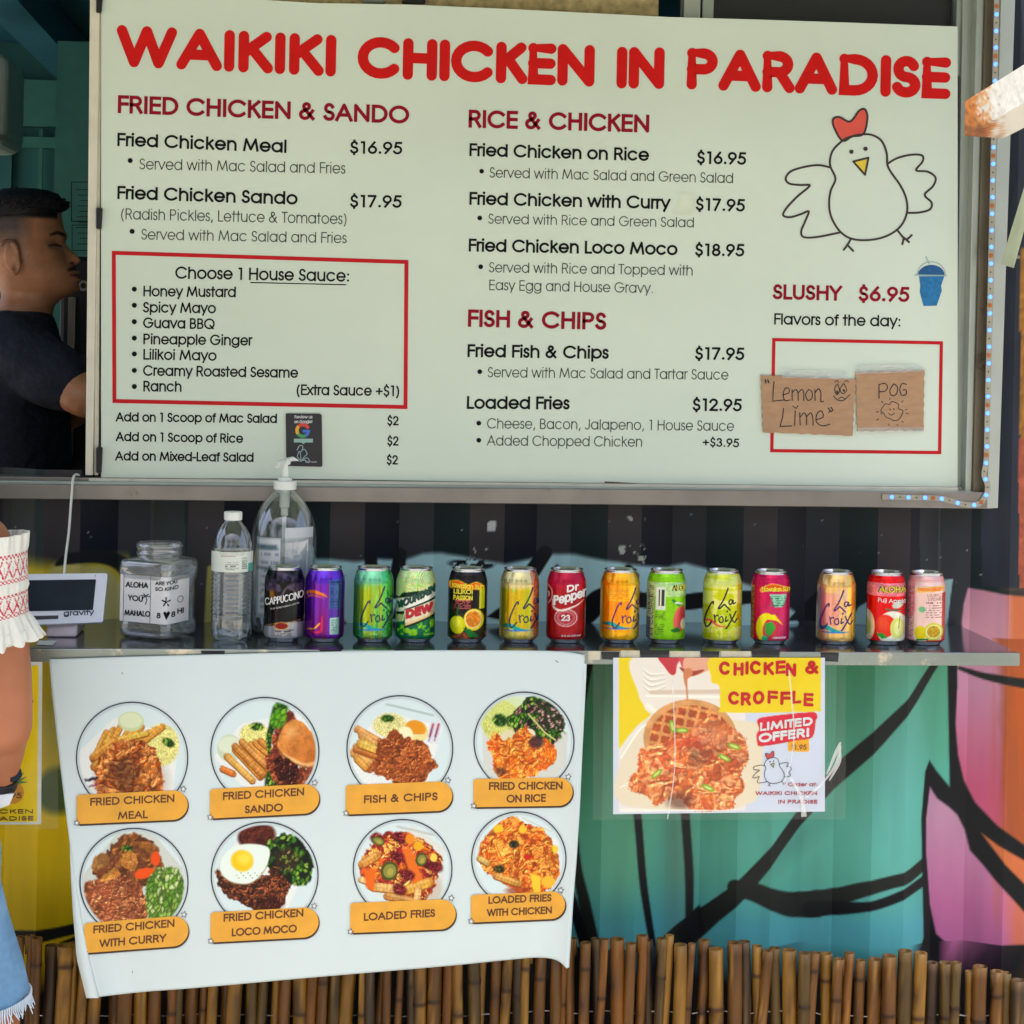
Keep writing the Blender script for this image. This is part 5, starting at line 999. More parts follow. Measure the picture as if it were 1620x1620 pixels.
M_pr = mat('poster_red_print', (196, 14, 16), .5, spec=.2); M_pd = mat('poster_crimson_print', (170, 40, 50), .35)
def hand(s, xs_, y, cap, w, parent, mapf, m):
    for k, (c, x) in enumerate(zip(s, xs_)):
        wd = {'I': 10, '&': 82, 'L': 46}.get(c, 56); dy = [0, 8, 2, -4, 4, -2, 10, -3][k % 8]
        a = z5(x, y + dy); b = z5(x + wd, y + dy - 4 * (k % 3 - 1)); text(c, a, b, cap / 3.857, w, mapf, m, parent, 'round', lift=.0008, name='title_letter')
hand('CHICKEN&', [806, 892, 966, 995, 1075, 1148, 1212, 1330], 182, 82, 175, pos, pmap, M_pr); hand('CROFFLE', [862, 936, 1014, 1098, 1176, 1250, 1318], 364, 82, 175, pos, pmap, M_pr)
text('LIMITED', z5(1052, 528), z5(1372, 492), 14, 190, pmap, Mw, pos, 'round', lift=.0008, shear=-.0); text('OFFER!', z5(1046, 600), z5(1352, 562), 15, 190, pmap, Mw, pos, 'round', lift=.0008)
text('11.95', z5(1242, 642), z5(1334, 640), 8, 110, pmap, M_lt, pos, lift=.0008)
text('Order at:', z5(1222, 864), z5(1402, 864), 6, 150, pmap, M_pd, pos, lift=.0008); text('WAIKIKI CHICKEN', z5(1024, 918), z5(1400, 918), 6.2, 160, pmap, M_pd, pos, lift=.0008); text('IN PRADISE', z5(1162, 970), z5(1400, 970), 6.2, 160, pmap, M_pd, pos, lift=.0008)
chicken(pmap, pos, lambda x, y: (z5(1005, 0)[0] + (x - 1238) * .254, z5(0, 650)[1] + (y - 172) * .246), 1.0, .0008, M_grey, mat('comb_print_red', (200, 50, 64), .4), mat('beak_print_ochre', (190, 170, 90), .4))
M_slv = clearmat('plastic_sleeve', (.97, .98, .98), .035, .08, .012, .5, 12)
xs = np.linspace(938, 1338, 60); ys = np.linspace(1036, 1297, 50); X, Y = np.meshgrid(xs, ys)
def smap(x, y): return P(x, y, YP - .010 - .006 * np.sin(np.clip((np.asarray(y) - 1040) / 250, 0, 1) * 3) - .004 * fbm(np.asarray(x) / 40, np.asarray(y) / 60, 4, 3))
mb = MB(); mb.grid(smap(X, Y + (938 - X) * .002), True); obj('plastic_sleeve', mb, M_slv, pos, sm=True)
M_glare = clearmat('film_glint', (.95, .97, .96), .5, .1, .3)  # milky strips along the sleeve's creases stand in for glints
for q, w in (([(1064, 1075), (1068, 1180), (1066, 1230), (1056, 1296)], 1.6), ([(1248, 1060), (1256, 1150), (1252, 1200), (1240, 1240)], 2.2), ([(1250, 1230), (1268, 1262), (1272, 1292)], [3, 6, 9]), ([(1276, 1262), (1300, 1240), (1322, 1210), (1330, 1180)], [2, 3, 5, 3]), ([(1308, 1225), (1322, 1192), (1330, 1174)], [2, 6, 3]), ([(1328, 1180), (1328, 1205), (1312, 1235)], [2, 5, 2]), ([(980, 1246), (994, 1240)], 3)):
    mb = MB(); ribbon(mb, smooth(q, 6), w if np.isscalar(w) else np.interp(np.linspace(0, 1, len(smooth(q, 6))), np.linspace(0, 1, len(w)), w), lambda x, y, l=0: P(x, y, YP - .0185 - l), 'butt', 0); obj('crease_glint', mb, M_glare, pos)


# yellow poster at far left
yp = thing('yellow_poster', P(-40, 1300, YF - .004), 'yellow laminated poster with a pineapple, mostly cut off at far left', 'poster')
ym = plane_map(YF - .004); mb = MB(); fill(mb, [(-210, 1048), (67, 1047), (65, 1304), (-210, 1306)], ym, 0); obj('poster_border', mb, mat('poster_white', (222, 226, 218), .3), yp)
mb = MB(); fill(mb, [(-204, 1055), (61, 1053), (59, 1300), (-204, 1301)], ym, .0008); obj('poster_print', mb, mat('poster_yellow', (248, 214, 0), .5, var=.04, spec=.15), yp)
text('NEW SLUSHIES', (-190, 1117), (53, 1114), 15, 150, ym, M_pr, yp, 'round', lift=.0014); text('$6.95', (-6, 1263), (34, 1263), 9, 110, ym, M_ink, yp, lift=.0014)
text('WAIKIKI CHICKEN', (-120, 1288), (53, 1287), 7, 160, ym, M_lt, yp, lift=.0014); text('IN PRADISE', (-50, 1299), (53, 1298), 7, 160, ym, M_lt, yp, lift=.0014)
mb = MB()
for k in range(9): a = (k - 4) * 22 * D2R; ribbon(mb, [(24, 1238), (24 + 20 * math.sin(a), 1238 - 22 * math.cos(a))], [6, .6], ym, 'butt', .0012)
obj('pineapple_leaves', mb, mat('leaf_print_green', (50, 130, 60), .4), yp); mb = MB(); disc(mb, (20, 1254), 18, ym, .0010, 24); obj('pineapple_print', mb, mat('pineapple_print_gold', (222, 150, 30), .4), yp)
mb = MB(); xs = np.linspace(-230, 92, 20); ys = np.linspace(1043, 1312, 20); X, Y = np.meshgrid(xs, ys); mb.grid(P(X, Y, YF - .008 - .003 * fbm(X / 50, Y / 50, 2)), True); obj('plastic_sleeve', mb, M_slv, yp, sm=True)
# ================================================================ DRINK CANS
def can_mats():
    return dict(al=mat('can_aluminium', (196, 200, 204), .22, .95, var=.03), foil=vcmat('foil_can_print', .2, .72, coat=.15), gloss=vcmat('gloss_can_print', .24, .45, spec=.3, coat=.15), tabm=mat('tab_aluminium', (200, 202, 206), .25, .95, var=.02))
CM = can_mats()
RC = .0330
def can_profile(ringed):
    if ringed: p = [(.0325, .0085), (.0328, .012), (.0328, .099), (.0322, .1015), (.0322, .103), (.0315, .1045), (.0315, .106), (.0307, .1075), (.0307, .109), (.0298, .1105), (.0298, .112), (.0288, .1145), (.0276, .1175)]
    else: p = [(.0315, .0075), (.0328, .0105), (RC, .014), (RC, .098), (.0326, .102), (.0312, .107), (.0296, .1115), (.0280, .1155), (.0270, .118)]
    return p
def can_angle(cx, cy): return math.atan2(CAM[1] - cy, CAM[0] - cx)        # direction from the can towards where we stand
def make_can(px, bot, paint, label, style='foil', ringed=False, lean=0.0, prints=(), w=None):
    c = P(px, 1016, -0.19); cy = float(np.interp(px, [440, 1000, 1470], [-.195, -.192, -.197])); cx = float(P(px, 985, cy)[0]); z0 = ZT
    t = thing('drink_can', (cx, cy, z0), label, 'can', 'drink cans lined up on the counter'); th0 = can_angle(cx, cy)
    prof = can_profile(ringed); zz = np.array([q[1] for q in prof]); rr0 = np.array([q[0] for q in prof])
    zs = np.unique(np.r_[np.linspace(zz[0], zz[-1], 84), zz]); N = 132
    th = np.linspace(-np.pi, np.pi, N, endpoint=False)
    # denser columns on the printed side that shows
    th = np.sign(th) * (np.abs(th) / np.pi) ** 1.25 * np.pi
    Th, Z = np.meshgrid(th, zs); R = np.interp(Z, zz, rr0)
    X = cx + R * np.cos(th0 + Th); Y = cy + R * np.sin(th0 + Th); V = np.stack([X, Y, z0 + Z], -1).reshape(-1, 3)
    u = (RC * 1000) * np.sin(np.clip(Th, -np.pi / 2, np.pi / 2)); u = np.where(np.abs(Th) > np.pi / 2, np.sign(Th) * (66 - np.abs(u)) , u)
    p = Paint(u.ravel(), Z.ravel() * 1000, (.5, .5, .5)); paint(p, Th.ravel())
    f = [(i * N + j, i * N + (j + 1) % N, (i + 1) * N + (j + 1) % N, (i + 1) * N + j) for i in range(len(zs) - 1) for j in range(N)]
    mesh_obj('can_body', V, f, CM[style], t, p.punch(1.18, 1.08, -.03 if style == 'gloss' else .0).out(1.0), True)
    mb = MB(); mb.lathe([(.001, .004), (.021, .0035), (.0225, .0015), (.0238, 0), (.0252, .0012), (.0262, .003), (.0315, .0078)], (cx, cy, z0), 40, False); obj('can_base', mb, CM['al'], t, sm=True)
    r = .0272
    mb = MB(); mb.lathe([(.0268, .1172), (.0262, .1188), (.0268, .1200), (r, .1212), (r + .0002, .1222), (r - .0008, .1228), (r - .0018, .1222), (r - .0024, .1196), (r - .004, .1184), (r - .006, .1196), (.001, .1198)], (cx, cy, z0), 44, False); obj('can_lid', mb, CM['al'], t, sm=True)
    mb = MB(); a = np.linspace(0, 2 * np.pi, 20, endpoint=False)
    q = np.c_[cx + .003 + .0085 * np.cos(a), cy + .0065 * np.sin(a), np.full(20, z0 + .1206)]; q2 = q + [0, 0, .0008]; mb.rings([q, q2]); obj('pull_tab', mb, CM['tabm'], t)
    def cm(x, y, lift=0.0):
        x = np.asarray(x, float) / 1000; ph = np.arcsin(np.clip(x / RC, -.985, .985)); zc = np.asarray(y, float) / 1000; rad = np.interp(zc, zz, rr0) + .00025 + lift
        return np.stack([cx + rad * np.cos(th0 + ph), cy + rad * np.sin(th0 + ph), z0 + zc], -1)
    for k, pr in enumerate(prints):
        kind, m_ = pr[0], pr[1]; mb = MB()
        if kind == 'ink':
            for s, w_ in pr[2]: ribbon(mb, s, w_, cm, 'round', 0, 2.5)
            obj('script_lettering', mb, m_, t)
        else: text(pr[2], pr[3], pr[4], pr[5], pr[6], cm, m_, t, pr[8] if len(pr) > 8 else 'square', lift=.0001 * (k % 4), seglen=2.5, up=(0, 1), shear=pr[7] if len(pr) > 7 else 0)
    return t
# local label coordinates: x in mm across the visible face, y in mm above the counter
def zc(x, y, x0, yb, k): return ((x - x0) / k, (yb - y) / k)
def croix(x0, yb, k, la, cr, dx=0, w=1.15):
    """handwritten drink name traced from zoomed pixels: la and cr shift the two words"""
    f = lambda pts: [((x - x0) / k + dx, (yb - y) / k) for x, y in smooth(pts, 4)]
    return f
def script(dx, dy=0, s=1.0, w=1.3):
    """two handwritten words; origin so that dx = 0 shows them centred"""
    def f(pts): return [(x * s + dx, y * s + dy) for x, y in smooth(pts, 5)]
    return [(f([(6, 93), (3, 84), (-2, 72), (-8, 62), (-9, 59), (-6, 60), (0, 66), (3, 64), (10, 57)]), w), (f([(14, 73), (10, 74), (8, 69), (11, 66), (15, 73), (15, 67), (19, 69)]), w * .85),
            (f([(-18, 66), (-18, 70), (-22, 66), (-28, 52), (-32, 38), (-30, 28), (-26, 28), (-20, 36)]), w), (f([(-16, 48), (-14, 36)]), w * .9), (f([(-15, 44), (-11, 48), (-9, 46)]), w * .8),
            (f([(-4, 46), (-8, 42), (-6, 36), (-1, 38), (-2, 45), (-4, 46)]), w * .85), (f([(4, 46), (3, 38), (7, 40)]), w * .9), (f([(5, 54), (6, 55)]), w), (f([(10, 50), (13, 42), (18, 36), (22, 42)]), w * .9), (f([(20, 54), (14, 42), (6, 28), (4, 26)]), w)]
def ink(name, c): return mat(name, c, .3, var=0)
I_navy = ink('navy_can_ink', (24, 30, 76)); I_pur = ink('purple_can_ink', (66, 30, 100)); I_blk = ink('black_can_ink', (20, 22, 28)); I_wh = ink('white_can_ink', (226, 226, 222)); I_red = ink('red_can_ink', (196, 24, 40)); I_grn = ink('dark_green_can_ink', (10, 70, 56)); I_or = ink('orange_can_ink', (236, 120, 40)); I_ye = ink('yellow_can_ink', (220, 210, 40)); I_br = ink('brown_can_ink', (120, 60, 50)); I_gold = ink('gold_can_ink', (200, 170, 90))
def bands(p, pal, s, k=1.0):
    t = fbm(p.X / (5 * k), p.Y / 220, s, 2) * 1.5 - .25; pal = np.array([C3(*c) for c in pal]); q = np.clip(t, 0, .999) * (len(pal) - 1); i = q.astype(int); f = (q - i)[:, None]
    p.c = pal[i] * (1 - f) + pal[i + 1] * f
def swoosh(p, y=26, a=(30, 150, 150), b=(70, 120, 190), x0=-28, x1=16):
    p.line(smooth([(x0, y + 3), (-14, y + 4), (-2, y - 1), (x1, y - 4)]), [2, 7, 6, 1.5], C3(*a), 1.5); p.line(smooth([(x0 + 4, y - 4), (-6, y - 4), (x1 + 6, y - 3)]), [1, 3.2, 1], C3(*b), 1.5)
def stripes(p, x0, x1, y0, y1, c, d=2.6, s=1):
    m = (p.X > x0) & (p.X < x1) & (p.Y > y0) & (p.Y < y1); n = vnoise(p.X / 2.2, np.floor(p.Y / d) * 7, s)
    p.mix(m * (((p.Y / d) % 1) < .55) * (n > .28) * .85, C3(*c))
def p_capp(p, th):
    n = fbm(p.X / 9, p.Y / 9, 3); p.c = np.array(C3(26, 22, 28)) * (.7 + .8 * n[:, None])
    p.mix((p.Y > 84) * np.clip((n - .45) * 4, 0, 1), C3(84, 76, 96)); p.line(smooth([(-24, 84), (-10, 70), (6, 92), (24, 74)]), [2, 5, 3, 2], C3(96, 90, 100), 2); p.mix(p.mell(12, 60, 12, 18, 0, 8) * .6, C3(40, 60, 50)); p.mell(-18, 80, 4, 8)
    p.ell(-20, 79, 4, 7, C3(150, 110, 40), 0, 3); edge = 30 + 5 * np.sin(p.X / 20 + .6); p.mix(np.clip((edge - p.Y) / 1.2, 0, 1), np.array(C3(170, 172, 176)) * (.8 + .3 * fbm(p.X / 5, p.Y / 200, 7)[:, None])); p.line([(-33, 26), (-14, 32), (8, 34), (33, 38)], 1, C3(190, 160, 90))
    p.ell(-4, 28, 12, 6.4, C3(196, 170, 110)); p.ell(-4, 28, 10.6, 5.2, C3(130, 40, 34)); stripes(p, -12, 14, 12, 20, (90, 84, 84), 3)
def p_purp(p, th):
    bands(p, [(60, 28, 120), (96, 44, 170), (110, 50, 170), (120, 40, 130), (70, 30, 110)], 4, 1.6); p.mix(np.clip((p.Y - 94) / 6, 0, 1) * .7, C3(96, 60, 180)); n = fbm(p.X / 8, p.Y / 8, 5)
    p.mix(((p.X < 6) * np.clip((60 - p.Y) / 30, 0, 1)) * .5, C3(130, 30, 110)); p.line(smooth([(-32, 80), (-20, 84), (-4, 80), (4, 76)]), [3, 6, 5, 1], C3(206, 120, 60), 1.5); p.line(smooth([(-32, 72), (-20, 78), (-2, 74)]), [2, 3, 1], C3(190, 100, 110), 1.5)
    p.line(smooth([(-28, 22), (-16, 24), (-8, 32)]), [2, 3, 3], C3(220, 160, 60), 1.5); p.line(smooth([(-22, 18), (-6, 20), (-4, 44)]), [2, 5, 2], C3(190, 50, 90), 1.5); m = (p.X > 7) * (p.X < 27); p.mix(m * (p.Y > 56) * (p.Y < 104) * 1., C3(70, 96, 150)); stripes(p, 9, 26, 58, 102, (40, 50, 90), 3.2); p.mix(m * (p.Y > 38) * (p.Y < 56), C3(90, 60, 150)); p.mix((p.X > 9) * (p.X < 24) * (p.Y > 14) * (p.Y < 42) * 1., C3(160, 190, 184)); stripes(p, 11, 22, 17, 39, (110, 140, 140), 4)
def p_lxg(p, th):
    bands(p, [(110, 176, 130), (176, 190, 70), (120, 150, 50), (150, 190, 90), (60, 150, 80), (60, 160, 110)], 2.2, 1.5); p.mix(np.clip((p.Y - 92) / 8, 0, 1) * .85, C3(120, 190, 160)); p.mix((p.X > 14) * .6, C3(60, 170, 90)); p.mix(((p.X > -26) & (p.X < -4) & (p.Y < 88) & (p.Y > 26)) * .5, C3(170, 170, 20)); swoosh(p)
    stripes(p, -6, 26, 9, 16, (150, 190, 130), 3)
def p_dew(p, th):
    a = np.arctan2(p.X - 2, 150 - p.Y) ; st = ((a * 26) % 1); p.c = np.where((st < .55)[:, None], np.array(C3(146, 200, 40)), np.array(C3(214, 226, 200)))
    p.mix(((st > .3) & (st < .42)) * 1., C3(226, 176, 60)); p.mix((p.X < -22) * .6, C3(190, 200, 180)); low = np.clip((44 + p.X * .35 - p.Y) / 1.5, 0, 1); n = fbm(p.X / 7, p.Y / 7, 8)
    p.mix(low, C3(10, 110, 84)); p.mix(low * np.clip((n - .5) * 8, 0, 1), C3(140, 196, 60)); p.mix((p.Y < 14) * .8, C3(20, 110, 84))
    sh = lambda pts: [(x, y + x * .32) for x, y in pts]
    p.poly(sh([(-34, 56), (-18, 54), (-18, 30), (34, 34), (34, 84), (10, 82), (4, 86), (-22, 90), (-28, 84), (-34, 88)]), C3(12, 60, 44), 1); p.poly(sh([(-17, 38), (33, 40), (33, 62), (-19, 60)]), C3(220, 216, 190), 1); p.poly(sh([(-34, 60), (-18, 59), (-18, 62), (34, 66), (34, 80), (4, 78), (-24, 82), (-34, 82)]), C3(226, 228, 220), 1); p.poly(sh([(-17, 34), (33, 38), (33, 42), (-17, 38)]), C3(222, 196, 150), 1)
def p_lil(p, th):
    n = fbm(p.X / 8, p.Y / 8, 9); p.c = np.array(C3(40, 32, 32)) * (.7 + .6 * n[:, None]); p.mix((p.Y < 50) * .7, C3(60, 70, 44)); p.mix((p.Y < 20) * np.clip((n - .4) * 3, 0, 1), C3(176, 96, 70)); p.mix((p.X < -24) * (p.Y < 70) * .5, C3(30, 80, 50))
    p.line(smooth([(-30, 96), (-18, 98), (0, 94), (14, 96), (24, 92)]), [12, 14, 9, 13, 9], C3(226, 196, 60), 1.5); p.line(smooth([(-30, 96), (-18, 98), (0, 94), (14, 96), (24, 92)]), [9, 11, 6, 10, 6], C3(226, 110, 40), 1.5)
    p.mix((p.X > 20) * (p.X < 29) * (p.Y > 58) * (p.Y < 90) * 1., C3(190, 196, 60)); stripes(p, -22, 6, 58, 76, (196, 110, 110), 2.6); p.ell(-16, 31, 13, 15, C3(206, 210, 40)); p.ell(-18, 35, 7, 8, C3(226, 228, 90), 0, 5); p.ell(11, 40, 17, 18, C3(222, 206, 60)); p.ell(10, 41, 14, 15, C3(236, 226, 170)); p.mix(p.mell(10, 41, 12.5, 13.5), np.array(C3(196, 130, 50)) * (.7 + .7 * fbm(p.X / 3, p.Y / 3, 4)[:, None])); p.poly([(-6, 26), (6, 24), (20, 12), (4, 10)], C3(30, 120, 60)); p.line([(-18, 46), (-16, 60)], 3, C3(40, 110, 60))
def p_lxo(p, th):
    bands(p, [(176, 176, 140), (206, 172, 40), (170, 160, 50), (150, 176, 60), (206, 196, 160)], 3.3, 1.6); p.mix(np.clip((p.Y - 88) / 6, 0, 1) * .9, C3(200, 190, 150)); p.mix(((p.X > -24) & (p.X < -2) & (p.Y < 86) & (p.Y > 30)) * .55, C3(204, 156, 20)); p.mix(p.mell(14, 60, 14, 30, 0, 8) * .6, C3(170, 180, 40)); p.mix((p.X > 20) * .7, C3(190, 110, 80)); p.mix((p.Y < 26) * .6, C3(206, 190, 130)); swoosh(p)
def p_pep(p, th):
    n = fbm(p.X / 16, p.Y / 16, 2); p.c = np.array(C3(150, 18, 40)) * (.8 + .4 * n[:, None]); p.mix(np.clip((p.Y - 84) / 14, 0, 1) * .8, C3(176, 20, 76)); p.mix(p.mell(-10, 40, 16, 40, 0, 18) * .5, C3(176, 24, 40))
    p.ell(0, 44, 19, 15, C3(226, 220, 216)); p.ell(0, 44, 17.6, 13.6, C3(150, 20, 40)); p.ell(0, 44, 15, 12, C3(214, 190, 190)); p.ell(0, 44, 14, 11, C3(150, 20, 40)); p.ell(0, 44, 12.4, 9.6, C3(214, 190, 190)); p.ell(0, 44, 11.6, 8.8, C3(160, 20, 40))
    p.line(smooth([(-22, 74), (-20, 60), (-8, 56), (6, 60), (20, 66), (30, 74)]), [2, 4, 3, 3, 2, 1], C3(226, 220, 216), 1.2); p.line(smooth([(-33, 98), (-25, 90), (-24, 76), (-30, 66)]), 1.6, C3(220, 200, 200), 1)
    p.line(smooth([(-33, 84), (-29, 84), (-29, 78)]), 2.4, C3(220, 214, 210), 1)
def p_lx2(p, th):
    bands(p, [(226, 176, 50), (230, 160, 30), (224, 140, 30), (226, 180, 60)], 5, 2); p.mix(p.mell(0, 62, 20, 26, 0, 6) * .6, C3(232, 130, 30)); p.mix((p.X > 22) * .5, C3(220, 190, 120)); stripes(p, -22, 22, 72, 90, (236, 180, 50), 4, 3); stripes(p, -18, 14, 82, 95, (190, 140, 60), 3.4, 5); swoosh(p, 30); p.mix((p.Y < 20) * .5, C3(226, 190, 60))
def p_alo(p, th):
    n = fbm(p.X / 5, p.Y / 3, 5); p.c = np.tile(np.array(C3(140, 196, 30)), (len(p.X), 1)) * (.92 + .15 * n[:, None]); p.mix((p.Y > 80) * (p.Y < 104) * 1., np.array(C3(176, 206, 150)) * (.85 + .3 * n[:, None])); p.mix((p.X < -20) * (p.Y < 100) * 1., C3(176, 196, 160)); stripes(p, -31, -21, 12, 98, (80, 96, 90), 3, 2); p.mix((p.X < -26) * (p.Y < 44) * .7, C3(90, 96, 130))
    p.mix((p.X > -17) * (p.X < -1) * (p.Y > 58) * (p.Y < 96) * 1., C3(206, 214, 196)); bar_ = (((p.X * 1.9) % 1) < .5) * (p.X > -14) * (p.X < -3) * (p.Y > 64) * (p.Y < 92); p.mix(bar_ * .9, C3(60, 60, 60)); stripes(p, -17, 0, 42, 56, (90, 120, 50), 3); stripes(p, -17, -2, 16, 34, (80, 110, 40), 3, 4)
    p.ell(24, 42, 11, 22, C3(206, 110, 100), -6); p.ell(26, 44, 7, 17, C3(190, 80, 84), -6, 5); p.ell(30, 34, 5, 9, C3(226, 224, 200)); p.poly([(8, 24), (20, 30), (26, 22), (14, 20)], C3(40, 120, 50)); p.line([(12, 74), (22, 66)], 4, C3(40, 130, 80)); p.line([(16, 70), (28, 68)], 2.5, C3(226, 226, 220))
def p_lxl(p, th):
    n = fbm(p.X / 30, p.Y / 8, 4, 3); st = np.clip((n - .48) * 12, 0, 1); p.c = np.array(C3(214, 216, 130)) * (1 - st[:, None]) + np.array(C3(190, 196, 20)) * st[:, None]; p.mix(p.mell(-8, 40, 26, 30, 30, 10) * np.clip((fbm(p.X / 6, p.Y / 14, 7) - .5) * 10, 0, 1), C3(176, 196, 40)); p.mix((p.Y < 24) * np.clip(np.sin(p.X / 2.4) * 2, 0, 1) * .5, C3(200, 200, 30)); p.mix(np.clip((p.Y - 100) / 8, 0, 1) * .5, C3(196, 206, 120)); p.line(smooth([(-30, 40), (-18, 40), (-6, 32), (8, 31)]), [2, 5, 3, 1], C3(214, 90, 90), 1.5); p.line([(26, 50), (28, 42)], 2, C3(206, 110, 60), 1.5)
def p_pnk(p, th):
    n = fbm(p.X / 9, p.Y / 9, 6); p.c = np.array(C3(196, 20, 96)) * (.85 + .25 * n[:, None]); p.mix((p.X < -27) * (p.Y < 98) * 1., C3(196, 150, 70)); stripes(p, -33, -27, 16, 96, (120, 60, 40), 3); p.mix(p.mell(6, 36, 26, 36, 0, 12) * .45, C3(190, 110, 120)); p.ell(-6, 28, 17, 26, C3(222, 214, 30)); p.ell(2, 24, 14, 21, C3(196, 70, 90)); p.poly([(-14, 50), (8, 52), (22, 34), (10, 42), (-10, 44)], C3(226, 216, 40)); p.poly([(-8, 36), (4, 40), (10, 30), (4, 20), (-2, 14), (-8, 22)], C3(70, 160, 70)); p.ell(-8, 8 + 3, 5, 5, C3(40, 170, 130))
    p.line(smooth([(-14, 92), (0, 98), (14, 97), (32, 92)]), [8, 10, 10, 8], C3(230, 196, 90), 1.5); p.line(smooth([(-14, 92), (0, 98), (14, 97), (32, 92)]), [5, 7, 7, 5], C3(214, 100, 40), 1.5); p.poly([(-2, 86), (28, 86), (26, 76), (20, 64), (8, 64), (2, 78)], C3(150, 200, 176)); stripes(p, 0, 26, 66, 84, (60, 120, 100), 3); stripes(p, 6, 28, 10, 14, (230, 200, 210), 4)
def p_lxp(p, th):
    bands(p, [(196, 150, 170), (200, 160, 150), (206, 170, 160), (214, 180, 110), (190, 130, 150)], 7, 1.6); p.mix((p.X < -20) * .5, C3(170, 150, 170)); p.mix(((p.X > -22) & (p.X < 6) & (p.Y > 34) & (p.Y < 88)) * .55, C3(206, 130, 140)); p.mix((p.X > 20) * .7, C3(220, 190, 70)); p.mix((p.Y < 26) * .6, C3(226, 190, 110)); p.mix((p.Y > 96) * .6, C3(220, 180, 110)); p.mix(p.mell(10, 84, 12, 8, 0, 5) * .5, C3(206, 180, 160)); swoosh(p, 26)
def p_fuji(p, th):
    n = fbm(p.X / 4, p.Y / 2.4, 7); p.c = np.array(C3(206, 24, 36)) * (.9 + .2 * n[:, None]); p.mix((p.Y > 84) * (p.Y < 106) * 1., np.array(C3(214, 130, 140)) * (.8 + .45 * n[:, None])); p.ell(-34, 32, 16, 28, C3(226, 216, 200)); p.ell(-35, 30, 10, 16, C3(190, 196, 120))
    p.ell(12, 30, 27, 29, C3(222, 226, 214)); p.ell(0, 34, 17, 19, C3(214, 66, 50)); p.mix(p.mell(-4, 38, 8, 12, 0, 8) * .5, C3(226, 120, 80)); p.ell(20, 30, 12, 18, C3(206, 214, 130)); p.ell(22, 30, 8, 13, C3(222, 226, 160)); p.poly([(-16, 20), (-6, 12), (4, 14), (-4, 22)], C3(50, 150, 60)); p.line([(24, 50), (22, 30)], 1, C3(90, 90, 50)); p.ell(20, 70, 10, 6, C3(196, 200, 190), 20); p.line([(0, 62), (24, 60)], 2, C3(90, 150, 130))
def p_pal(p, th):
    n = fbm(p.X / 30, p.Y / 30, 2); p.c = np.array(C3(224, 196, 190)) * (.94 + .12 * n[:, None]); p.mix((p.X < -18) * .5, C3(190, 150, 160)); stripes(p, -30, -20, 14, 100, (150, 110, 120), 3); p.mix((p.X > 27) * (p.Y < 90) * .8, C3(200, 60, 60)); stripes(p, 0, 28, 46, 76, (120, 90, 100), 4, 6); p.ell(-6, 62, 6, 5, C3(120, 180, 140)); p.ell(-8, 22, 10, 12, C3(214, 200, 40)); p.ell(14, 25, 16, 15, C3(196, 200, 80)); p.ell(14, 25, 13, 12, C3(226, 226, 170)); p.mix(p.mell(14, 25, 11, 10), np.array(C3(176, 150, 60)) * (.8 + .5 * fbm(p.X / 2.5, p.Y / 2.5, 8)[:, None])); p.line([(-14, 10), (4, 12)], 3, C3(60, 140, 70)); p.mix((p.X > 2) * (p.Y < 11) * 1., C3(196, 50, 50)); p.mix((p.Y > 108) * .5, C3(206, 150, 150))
    p.line([(-12, 94), (4, 96), (26, 98)], 9, C3(230, 196, 120), 1); 
c_ = 'txt'
make_can(449, 0, p_capp, 'black and silver cappuccino can in front of the pump bottle, first in the row', 'gloss', False, prints=[(c_, I_wh, 'CAPPUCCINO', (-31, 60), (31, 74), 12, 90), (c_, I_blk, 'Kona Coffee', (-14, 18), (16, 20), 3.4, 90), (c_, I_wh, 'ice blended drink', (-22, 54), (24, 64), 3, 80)])
make_can(513, 0, p_purp, 'purple energy drink can with its nutrition panel turned outward', 'foil')
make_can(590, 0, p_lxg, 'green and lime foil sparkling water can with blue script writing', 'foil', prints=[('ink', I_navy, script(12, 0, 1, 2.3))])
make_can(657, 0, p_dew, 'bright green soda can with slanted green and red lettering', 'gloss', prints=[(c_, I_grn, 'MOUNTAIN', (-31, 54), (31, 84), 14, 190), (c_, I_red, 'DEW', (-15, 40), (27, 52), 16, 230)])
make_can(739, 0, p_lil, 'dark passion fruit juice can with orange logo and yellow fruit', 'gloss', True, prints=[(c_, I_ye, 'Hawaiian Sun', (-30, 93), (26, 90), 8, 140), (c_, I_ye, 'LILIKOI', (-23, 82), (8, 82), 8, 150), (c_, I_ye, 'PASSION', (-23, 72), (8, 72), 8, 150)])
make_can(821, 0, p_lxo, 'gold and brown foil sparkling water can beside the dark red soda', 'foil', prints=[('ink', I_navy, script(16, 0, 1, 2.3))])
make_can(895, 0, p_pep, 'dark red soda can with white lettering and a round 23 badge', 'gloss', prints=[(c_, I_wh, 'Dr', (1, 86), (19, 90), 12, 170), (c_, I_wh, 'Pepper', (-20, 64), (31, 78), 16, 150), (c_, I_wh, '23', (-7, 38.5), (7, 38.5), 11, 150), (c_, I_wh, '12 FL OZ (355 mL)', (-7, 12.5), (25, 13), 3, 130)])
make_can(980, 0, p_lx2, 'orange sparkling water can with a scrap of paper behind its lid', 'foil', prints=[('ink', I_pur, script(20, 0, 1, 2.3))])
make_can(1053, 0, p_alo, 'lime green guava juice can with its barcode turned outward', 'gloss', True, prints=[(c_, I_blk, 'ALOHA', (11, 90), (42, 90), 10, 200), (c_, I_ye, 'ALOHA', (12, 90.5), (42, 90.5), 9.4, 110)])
make_can(1142, 0, p_lxl, 'pale yellow sparkling water can with black script writing', 'gloss', prints=[('ink', I_blk, script(3, 2, 1, 2.5))])
